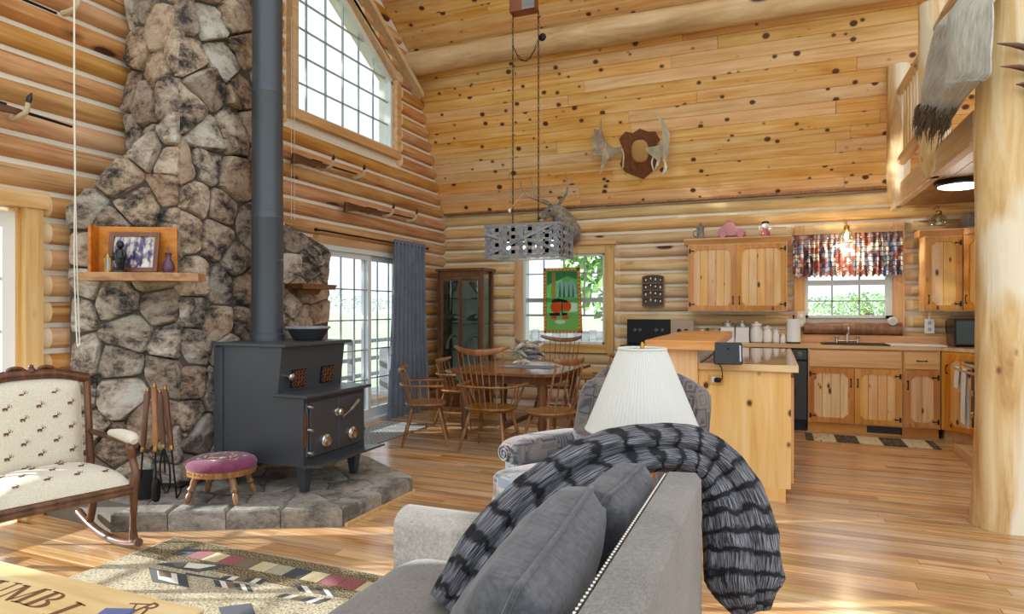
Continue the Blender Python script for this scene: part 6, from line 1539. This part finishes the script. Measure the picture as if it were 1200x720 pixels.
lb(MB().b2((LXf+.06, PPY+.26, LZ0+.062), (1.63, 8.60, LZ1)), 'loft_deck', M['trim_x'], 0); lb(MB().b2((1.63, PPY-.3, LZ0+.062), (4.35, 8.60, LZ1)), 'loft_deck', M['trim_x'], 0)
posts = [(8.22, 4.12, .115), (6.50, 4.05, .12)]
for y, zt, r in posts:
    m = MB(); N = 14; pts = [(LXf-.02, y, LZ0-.02+(zt-LZ0+.02)*i/N) for i in range(N+1)]; m.tube(pts, [r*(.45 if i == 0 else .85 if i == 1 else 1+.06*noise.noise(V((i*.6, y, 0)))) for i in range(N+1)], 16); lb(m, 'railing_post', M['peeled'], 60)
zr0, zr1 = 3.06, 3.80
for a, b in ((8.22, 6.50), (6.50, PPY+.23)):
    for z, r in ((zr0, .055), (zr1, .055)): lb(MB().tube([(LXf, a+(b-a)*i/8, z+.015*noise.noise(V((i*.5, z, a)))) for i in range(9)], [r*(1+.1*noise.noise(V((i*.9, z, 2)))) for i in range(9)], 12), 'rail', M['trim_y'])
    nb = 11
    for i in range(1, nb): y = a+(b-a)*i/nb; lb(MB().tube([(LXf, y, zr0), (LXf+.005, y, (zr0+zr1)/2), (LXf, y, zr1)], [.024, .028, .024], 8), 'baluster', M['peeled'])
fl_ = pZ(1126, 213, LZ0+.03); cl = thing('ceiling_lamp', 'round flush ceiling lamp under the loft', 'lamp', (fl_.x, fl_.y, LZ0+.038))
MB().lathe([(.215, 0), (.215, -.03), (.20, -.045), (.185, -.048)], 32).build('rim', M['black'], cl); MB().lathe([(.19, -.04), (.18, -.055), (.12, -.07), (.01, -.075)], 32).build('diffuser', glow('lamp_diffuser', '#fff6e4', 5), cl)
li = bpy.data.lights.new('loft_lamp', 'POINT'); li.energy = 2.5; li.color = (1, .9, .75); li.shadow_soft_size = .15; q = bpy.data.objects.new('loft_lamp', li); COL.objects.link(q); q.parent = cl; q.location = (0, 0, -.30)
# hide draped over the loft railing
t = NT('grey_fur'); v = t.coord('UV'); n1 = t.noise(t.mapping(v, (60, 9, 1)), 1, 5, .7); n2 = t.noise(t.mapping(v, (3, 3, 1)), 1, 3); s_ = t.n('ShaderNodeSeparateXYZ'); t.l(v, s_.inputs[0])
fc = t.ramp(t.math('ADD', t.math('MULTIPLY', n1, .6), t.math('MULTIPLY', n2, .45)), [(.3, '#827e73'), (.5, '#bcb8ab'), (.7, '#e9e5da')]); t.inp(Base_Color=t.mix(t.ramp(s_.outputs[1], [(.0, 1.0), (.16, .9), (.3, 0.0)]), fc, '#54432f'), Roughness=1, Sheen_Weight=.5); t.bump(n1, .9, .02); M['fur'] = t.m
hd_ = thing('animal_hide', 'grey fur hide draped over the loft railing', 'hide', (1.16, 6.0, 3.2))
HXp = 1.15
lft = curve([pX(*p, HXp) for p in ((1088, 146), (1084, 122), (1088, 100), (1100, 60), (1108, 36), (1113, 16))], 6); rgt = curve([pX(*p, HXp) for p in ((1114, 152), (1122, 128), (1143, 98), (1148, 84), (1147, 20), (1144, -24))], 6)
def hf(u, v):
    f = v*(len(lft)-1); i = min(int(f), len(lft)-2); q = f-i; a, b = lft[i].lerp(lft[i+1], q), rgt[i].lerp(rgt[i+1], q); p = a.lerp(b, u)
    p.x += -.05*sin(u*pi)-.08*sin(u*9+v*2)*(.4+.6*v)+.02*noise.noise(V((u*7, v*6, 1))); p.y += .03*noise.noise(V((v*9, u*2, 5)))
    if v > .86: k = (v-.86)/.14; p.x += .30*k; p.z += .09*sin(pi*min(1, k*1.1))-.12*max(0, k-.6)
    return p
m = MB().grid(hf, 28, 50); o = rel(m, hd_).build('pelt', M['fur'], hd_, 170); sm_ = o.modifiers.new('thick', 'SOLIDIFY'); sm_.thickness = .012
m = MB(); r_ = random.Random(8)
for i in range(170):
    u = r_.uniform(-.1, 1.1); p = hf(min(max(u, 0), 1), r_.uniform(0, .22))+V((-.01, r_.uniform(-.02, .02), 0)); e = p+V((r_.uniform(-.05, .0), r_.uniform(-.02, .10), -r_.uniform(.06, .16))); m.tube([p, p.lerp(e, .5)+V((-.012, 0, .01)), e], [.005, .004, .0008], 4)
tag(rel(m, hd_).build('tail_hair', plain('tail_hair', '#5f4c38', .9), hd_, 0), kind='stuff')
# antler tines on the far side of the post
at = thing('antler_rack', 'dark antler tines beside the top of the log post', 'antlers', pD(1207, 70, 4.0))
for a, b in (((1215, 60), (1168, 51)), ((1215, 84), (1173, 78)), ((1212, 104), (1191, 99))):
    p0, p1 = pD(*a, 3.98), pD(*b, 3.92); c_ = curve([p0, p0.lerp(p1, .5)+V((0, 0, .012)), p1], 4); rel(MB().tube(c_, lerpl([.022, .018, .003], len(c_)), 8), at).build('tine', M['gunwood'], at)
c_ = curve([pD(1214, 40, 4.0), pD(1216, 70, 4.0), pD(1212, 110, 4.0), pD(1200, 118, 4.05)], 4); rel(MB().tube(c_, lerpl([.02, .028, .026, .02], len(c_)), 8), at).build('main_beam', M['gunwood'], at)

# ================================================================== MANTEL SHELVES
LTH = V((B3-A3)).normalized(); NTH = LTH.cross(V((0,0,1))).normalized(); Ld = (B3-A3).length
MZ = 1.665
M['redpine'] = wood('red_pine', ['#96501f', '#bd7034', '#d48d4c'], 'x', 'P', knots=.4, kn=(3, 6), gs=14)
TD = frame(A3, LTH, NTH)                 # x along the stone face, y up, z out
sh = thing('mantel_shelf', 'live-edge wooden mantel shelf with backing boards on the stone chimney', 'shelf', A3+LTH*.45+V((0,0,MZ)))
def xl(px): 
    d = ray(px, 320); nrm = NTH; P = A3+NTH*.10; k = (P-O3).dot(nrm)/d.dot(nrm); return (O3+d*k-A3).dot(LTH)
x0, x1, x2 = xl(114), xl(212), xl(242)
fr = [(x0, .33), (x0+.16, .35), (x0+.3, .335), (x0+.45, .345), (x1, .32), (x2, .25), (x2+.01, .14), (x1+.02, .10), (x0, .10)]
Ms = Matrix(((1,0,0,0),(0,0,1,0),(0,1,0,0),(0,0,0,1)))
m = MB().prism(fr, MZ-.055, MZ, TD @ Ms, .008); rel(m, sh).build('slab', wood('live_edge', ['#6e3f22', '#a5683a', '#cf965c'], 'x', 'P', gs=14, rough=.4, knots=.2, kn=(3, 7)), sh, 0)
rel(MB().b2((x0, MZ+.001, .102), (x1-.02, MZ+.33, .12), .003, TD), sh).build('back_board', M['redpine'], sh, 0)
rel(MB().b2((x0, MZ+.001, .121), (x0+.02, MZ+.33, .22), .003, TD), sh).build('side_board', M['redpine'], sh, 0)
onsh = lambda px, out: A3+LTH*xl(px)+NTH*out+V((0,0,MZ+.0015))
pf_ = thing('picture_frame', 'leaning dark wood frame with a group photo on the mantel shelf', 'picture frame', onsh(165, .225)+V((0,0,.006)), atan2(LTH.y, LTH.x)); T = Matrix.Rotation(R(-10), 4, 'X')
MB().ring([(-.165, 0), (.165, 0), (.165, .28), (-.165, .28)], [(-.135, .03), (.135, .03), (.135, .25), (-.135, .25)], 0, .02, T @ XZ(.01)).build('frame', M['oak_dk'], pf_, 0)
t = NT('group_photo'); n1 = t.noise(t.mapping(t.coord('O'), (26, 26, 14)), 1, 3); t.inp(Base_Color=t.ramp(n1, [(.36, '#3b3450'), (.46, '#6a5f85'), (.54, '#cabcb2'), (.66, '#e6ddd2')]), Roughness=.25)
MB().prism([(-.135, .03), (.135, .03), (.135, .25), (-.135, .25)], .004, .008, T @ XZ(.01)).build('photo', t.m, pf_, 0)
o = thing('bronze_figure', 'small black standing figure on the mantel shelf before the photo', 'figurine', onsh(157, .285)); MB().lathe([(.04, 0), (.04, .012), (.02, .016), (.03, .06), (.038, .11), (.03, .15), (.012, .16)], 12).build('body', M['blackp'], o); MB().ball((0,0,.185), (.045, .05, .055)).build('head', M['blackp'], o)
for s in (-1, 1): MB().tube(curve([(s*.03, 0, .145), (s*.055, -.01, .11), (s*.03, -.03, .085)], 3), .010, 6).build('arm', M['blackp'], o)
o = thing('brass_lantern', 'tiny brass lantern at the left on the mantel shelf', 'lantern', onsh(142, .275)); MB().lathe([(.022, 0), (.022, .01)], 12).build('base', M['brass'], o); MB().lathe([(.024, .10), (.018, .115), (.006, .13)], 12).build('cap', M['brass'], o); MB().lathe([(.016, .01), (.016, .10)], 12).build('glass', M['clear'], o)
for k in range(4): MB().tube([(.02*cos(k*pi/2), .02*sin(k*pi/2), .01), (.02*cos(k*pi/2), .02*sin(k*pi/2), .10)], .003, 5).build('bar', M['brass'], o)
o = thing('purple_vase', 'small purple glass vase at the right on the mantel shelf', 'vase', onsh(204, .19)); MB().lathe([(.03, 0), (.04, .03), (.035, .07), (.016, .10), (.02, .13), (.024, .14)], 16).build('body', plain('purple_glass', '#5d3d55', .2), o); MB().tube([(.0,0,.12), (.01, 0, .2)], .003, 5).tube([(0,0,.12), (-.015, .01, .18)], .003, 5).build('stems', M['oak'], o)
o = thing('side_shelf', 'dark wooden shelf on the stones right of the flue pipe', 'shelf', (-4.42, 5.2, MZ)); ya, yb = pX(332, 332, -4.42).y, pX(374, 332, -4.42).y
rel(MB().prism([(ya, MZ-.05), (yb-.05, MZ-.05), (yb, MZ), (ya, MZ)], 0, .22, YZ(-4.405)), o).build('slab', M['oak_dk'], o, 0); rel(MB().prism([(ya+.1, MZ-.10), (ya+.4, MZ-.10), (ya+.45, MZ-.051), (ya+.1, MZ-.051)], 0, .08, YZ(-4.405)), o).build('bracket', M['oak_dk'], o, 0)

# ================================================================== GUNS ON HOOF RACKS
def gun(label, a, b, X=XL+.085, rev=False):
    p, q = pX(*a, X), pX(*b, X); d = (q-p); L = d.length
    o = thing('rifle', label, 'rifle', p, 0, 'rifles on the log wall'); T = frame((0,0,0), d, (1,0,0))     # x along, y up, z out
    MB().prism([(0, -.07), (.02, .045), (L*.22, .03), (L*.3, .028), (L*.55, .022), (L*.55, -.005), (L*.36, -.02), (L*.25, -.035), (L*.18, -.03)], -.02, .02, T, .006).build('stock', M['gunwood'], o, 0)
    MB().tube([T @ V((L*.28, .02, 0)), T @ V((L, .02, 0))], [.013, .009], 8).build('barrel', M['black'], o)
    MB().b2((L*.28, .005, -.018), (L*.42, .04, .018), .004, T).build('receiver', M['black'], o, 0)
    MB().tube([T @ V((L*.30+.03*cos(k*pi/6), -.02-.028*sin(k*pi/6), 0)) for k in range(7)], .004, 5).build('trigger_guard', M['black'], o)
    return o
def hoof(label, px, py, X=XL+.02):
    p = pX(px, py, X); o = thing('hoof_hook', label, 'hoof hook', p, 0, 'deer hoof gun hooks')
    MB().tube(curve([(0, 0, -.06), (.06, .0, -.06), (.13, .01, -.03), (.14, .015, .03)], 4), lerpl([.022, .02, .016, .015], 13), 8).build('leg', M['hair'], o)
    MB().tube(curve([(.14, .015, .03), (.145, .02, .06), (.135, .04, .10)], 3), lerpl([.016, .018, .005], 7), 8).build('hoof', M['hoof'], o)
gun('rifle mounted on the logs above the left door', (-60, 108), (84, 152)); hoof('pale deer hoof hook under the left rifle', 14, 128)
gun('rifle at the top left of the log wall, mostly out of frame', (-70, -38), (66, 19)); hoof('deer hoof hook at the top left beside the cord', 74, 6)
gun('dark rifle just below the gable window', (342, 184), (418, 206)); hoof('left hoof hook of the rifle below the gable window', 377, 192); hoof('right hoof hook of the rifle below the gable window', 414, 203)
gun('lower rifle above the patio door', (404, 241), (484, 258)); hoof('left hoof hook of the rifle above the patio door', 449, 248); hoof('right hoof hook of the rifle above the patio door', 477, 254)

# ================================================================== CORDS
o = thing('blind_cord', 'long white blind cord hanging beside the chimney', 'cord', pX(88, 300, -4.42)); c_ = [pX(p[0], p[1], -4.42) for p in ((87, -40), (87, 100), (88, 210))]
rel(MB().tube(c_, .006, 6), o).build('cord', M['cream'], o); rel(MB().tube(curve([pX(*p, -4.42) for p in ((88, 210), (87, 300), (90, 398), (93, 402), (93, 395), (90, 300), (88, 210))], 5), .004, 6), o).build('cord_loop', M['cream'], o)
for px, lb_ in ((341.5, 'left of two thin cords hanging below the gable window'), (345, 'right of two thin cords hanging below the gable window')):
    o = thing('blind_cord', lb_, 'cord', pX(px, 200, XL+.03), 0, 'thin cords by the flue pipe'); rel(MB().tube([pX(px, 20, XL+.03), pX(px, 255, XL+.03)], .003, 5), o).build('cord', M['cream'], o); rel(MB().ball(pX(px, 256, XL+.03), (.012, .012, .03)), o).build('pull', M['cream'], o)

# ================================================================== ART ON THE BACK WALL
def art(name, col, k=.6):
    t = NT(name); t.inp(Base_Color=C(col), Roughness=.3); tr = t.n('ShaderNodeBsdfTransparent'); tr.inputs[0].default_value = C(col); mx = t.n('ShaderNodeMixShader'); mx.inputs[0].default_value = k; t.l(t.b.outputs[0], mx.inputs[1]); t.l(tr.outputs[0], mx.inputs[2]); t.l(mx.outputs[0], t.out.inputs[0]); return t.m
SGY = 8.60; sgp = lambda x, y: (lambda p: (p.x, p.z))(pY(630+x/7.2, 300+y/7.2, SGY))
c0 = sgp(205, 650); sg = thing('stained_glass_panel', 'stained glass panel with an orange bear hanging in the dining window', 'stained glass', (c0[0], SGY, c0[1]))
for px in (100, 320): rel(MB().tube([V((sgp(px, 110)[0], SGY-.004, sgp(px, 110)[1])), V((sgp(px, 110)[0], YB-.03, DW[3]+.03))], .002, 5), sg).build('hanging_wire', M['black'], sg)
def sgq(name, pts, mat, d0, d1): rel(MB().prism([sgp(*p) for p in pts], d0, d1, XZ(SGY)), sg).build(name, mat, sg, 0)
G = {k: art('art_'+k, c) for k, c in dict(green='#8ccf8a', dgreen='#5aa872', lgreen='#b4e08e', amber='#d99a45', cream='#fff3c0', orange='#ff7a3a', blue='#c6dce6', white='#ffffff', tan='#e0c47a').items()}
lead = M['black']
sgq('field', [(70,125), (340,120), (355,632), (75,632)], G['green'], 0, .004)
for p in ([(50,105), (358,100), (358,124), (52,128)], [(55,630), (380,630), (380,652), (55,652)], [(50,105), (75,105), (78,652), (55,652)], [(334,102), (358,100), (380,652), (352,652)]): sgq('border', p, G['amber'], .001, .008)
for i in range(9): sgq('border_tile', [(72+30*i, 110), (86+30*i, 110), (86+30*i, 122), (72+30*i, 122)], G['cream'], .008, .010); sgq('border_tile', [(78+30*i, 634), (92+30*i, 634), (92+30*i, 646), (78+30*i, 646)], G['cream'], .008, .010)
for i in range(16): y = 132+31*i; sgq('border_tile', [(57, y), (70, y), (70, y+14), (57, y+14)], G['cream'], .008, .010); sgq('border_tile', [(342+.03*i*16, y), (354+.03*i*16, y), (356+.03*i*16, y+14), (344+.03*i*16, y+14)], G['cream'], .008, .010)
sgq('meadow', [(76,480), (345,470), (352,630), (77,630)], G['lgreen'], .004, .006); sgq('foliage', [(80,130), (330,128), (330,200), (250,170), (200,195), (80,250)], G['dgreen'], .004, .006)
sgq('mountain', [(165,235), (200,200), (240,240), (290,200), (325,255), (330,345), (168,345)], G['blue'], .004, .006); sgq('tree_trunk', [(122,140), (150,140), (155,360), (112,360)], G['tan'], .006, .008)
for x in (190, 225, 265, 300): sgq('tree', [(x-12, 350), (x, 230), (x+12, 350)], G['dgreen'], .006, .008)
sgq('stream', [(270,395), (332,400), (335,470), (262,475)], G['white'], .006, .008)
oval = lambda cx, cy, a, b: [(cx+a*cos(k*pi/8), cy+b*sin(k*pi/8)) for k in range(16)]
sgq('bear_body', oval(162, 432, 52, 52), G['orange'], .008, .012); sgq('bear_body', oval(250, 425, 36, 44), G['orange'], .008, .012); sgq('bear_back', [(118,395), (130,368), (180,360), (250,375), (255,395), (190,388)], lead, .012, .014); sgq('bear_line', [(206,380), (214,380), (214,500), (206,500)], lead, .012, .014)
sgq('bear_belt', [(104,484), (190,480), (190,504), (104,506)], lead, .012, .014); sgq('bear_belt', [(205,484), (252,480), (252,500), (210,504)], lead, .012, .014); sgq('paw', oval(138, 522, 30, 14), G['orange'], .008, .012); sgq('paw', oval(236, 520, 30, 13), G['orange'], .008, .012); sgq('fish', oval(192, 558, 42, 18), G['white'], .008, .012)
# trinket rack
a, b = pY(751, 322, 8.60), pY(777, 361, 8.60); tk = thing('trinket_rack', 'dark metal spoon rack with small charms on the log wall', 'wall rack', ((a.x+b.x)/2, 8.705, (a.z+b.z)/2)); w, h = (b.x-a.x)/2, (a.z-b.z)/2
arch = [(w*cos(pi*k/8), h*.86+h*.14*sin(pi*k/8)) for k in range(9)]; arb = [(-w*cos(pi*k/8), -h*.86-h*.14*sin(pi*k/8)) for k in range(9)]; out = arch+arb
MB().ring(out, [(x*.9, y*.93) for x, y in out], 0, .03, XZ(.0)).build('frame', M['oak_dk'], tk, 0); MB().prism([(x*.92, y*.95) for x, y in out], 0, .006, XZ(.0)).build('back_panel', plain('rack_back', '#55493c', .7), tk, 0)
for z in (-.38, .05, .48): MB().b2((-w*.92, -.035, z*h-.008), (w*.92, -.006, z*h+.008), .002).build('shelf', M['oak_dk'], tk, 0)
for r in range(4):
    for c in range(4): MB().ball(((-.66+.44*c)*w, -.02, (-.62+.43*r)*h+.012*((c*5+r*3) % 3)), (.022, .016, .032+.008*((r+c) % 2)), None, 8, 6).build('charm', M['ceramic'] if (r+c) % 3 else M['nickel'], tk)
# deer head
dh0 = pY(664, 276, 8.64); dh = thing('deer_head', 'mounted deer head with antlers on the back wall above the chandelier', 'deer mount', dh0)
t = NT('deer_coat'); n1 = t.noise(t.coord('O'), 30, 5); n2 = t.noise(t.coord('O'), 5, 2); t.inp(Base_Color=t.ramp(t.math('ADD', t.math('MULTIPLY', n1, .5), t.math('MULTIPLY', n2, .5)), [(.35, '#5a5049'), (.5, '#857a6f'), (.65, '#aca294')]), Roughness=.95); t.bump(n1, .5, .01); M['deer'] = t.m
q_ = lambda px, py, Y: pY(px, py, Y)-dh0
nk = curve([q_(664, 276, 8.64), q_(664, 272, 8.52), q_(661, 262, 8.38), q_(655, 250, 8.28), q_(650, 246, 8.24)], 4); MB().tube(nk, lerpl([.19, .20, .16, .11, .085], len(nk)), 16).build('neck', M['deer'], dh)
hdp = curve([q_(653, 246, 8.27), q_(648, 247, 8.21), q_(642, 250, 8.15), q_(637, 254, 8.10), q_(633.5, 257, 8.07)], 4); MB().tube(hdp, lerpl([.075, .088, .068, .047, .032], len(hdp)), 14).build('head', M['deer'], dh)
MB().ball(q_(632.5, 256.5, 8.06), (.06, .055, .05)).build('nose', M['hoof'], dh); MB().ball(q_(634, 258.5, 8.06), (.07, .06, .035)).build('muzzle', M['hair'], dh)
for px, py, Y in ((644, 247, 8.09), (640.5, 246.5, 8.20)): MB().ball(q_(px, py, Y), (.03, .03, .03)).build('eye', M['blackp'], dh)
for pts in (((646, 240, 8.24), (637, 235, 8.28), (627, 234, 8.30)), ((655, 240, 8.22), (657, 236, 8.22), (656, 229, 8.22))):
    c_ = curve([q_(*p) for p in pts], 4); MB().tube(c_, lerpl([.02, .05, .006], len(c_)), 10, flat=.35).build('ear', M['deer'], dh)
for pts, r0 in ((((644, 240, 8.22), (634, 236, 8.24), (622, 231, 8.22), (613, 223, 8.16), (609, 211, 8.12)), .020), (((624, 232, 8.22), (625, 222, 8.2), (621, 206, 8.16)), .014), (((625, 222, 8.2), (629, 213, 8.18)), .009), (((651, 240, 8.22), (658, 235, 8.22), (664, 226, 8.18), (665, 215, 8.14), (663, 202, 8.12)), .020), (((662, 229, 8.2), (655, 222, 8.16)), .012), (((665, 217, 8.15), (668, 208, 8.12)), .009)):
    c_ = curve([q_(*p) for p in pts], 4); MB().tube(c_, lerpl([r0, r0*.85, r0*.2], len(c_)), 7).build('antler', M['antler'], dh)
# palmate antlers on a shield, on the plank slope
def pS(px, py, off=0): d = ray(px, py); P = V((0, EAVE[0], EAVE[1]))+nS*off; return O3+d*((P-O3).dot(nS)/d.dot(nS))
ms = pS(750, 180, 0); mo = thing('antler_plaque', 'palmate antlers on a wooden shield fixed to the plank slope', 'antler mount', ms)
TS = frame((0,0,0), (1,0,0), nS); iT = TS.inverted()
def sl(x, y, off=0): p = iT @ (pS(560+x/3, y/3, off)-ms); return (p.x, p.y)
shd_ = [(497,488), (520,462), (545,468), (570,452), (600,463), (625,462), (641,490), (626,512), (632,588), (582,629), (520,604), (503,582), (512,522)]
MB().prism([sl(*p) for p in shd_][::-1], .002, .03, TS, .008).build('shield', M['oak_dk'], mo, 0)
c_ = sl(570, 532, .05); MB().puff((c_[0], c_[1], .05), (.23, .30, .07), .8, TS, 20, 12).build('skull_cap', plain('skull_leather', '#b98a52', .6), mo, 170)
lefta = [(505,516), (478,518), (462,505), (450,488), (443,458), (439,414), (434,455), (416,448), (421,470), (409,476), (418,494), (411,508), (425,520), (400,538), (446,541), (436,612), (462,556), (505,530)]
righta = [(590,520), (636,511), (652,485), (650,432), (622,394), (656,425), (680,468), (676,500), (672,540), (664,562), (670,590), (648,616), (660,575), (648,545), (640,572), (620,604), (632,562), (590,532)]
for nm, pl_, mt_ in (('antler', lefta, M['antler']), ('antler', righta, M['bone'])):
    m = MB().prism([sl(*p, .08) for p in pl_], .06, .085, TS); xs = sl(545, 520)[0]
    m.shift(lambda c: c+nS*(.35*max(0, abs((iT @ c).x-c_[0])-.12)*1.0)); m.build(nm, mt_, mo, 0)
for s, pa in ((-1, [(505,523), (512,545), (510,590)]), (1, [(622,540), (612,570), (618,600)])): MB().tube(curve([V((*sl(*p, .06), .06)) for p in pa], 4), .012, 6).shift(lambda c: TS @ c).build('brow_tine', M['bone'], mo)
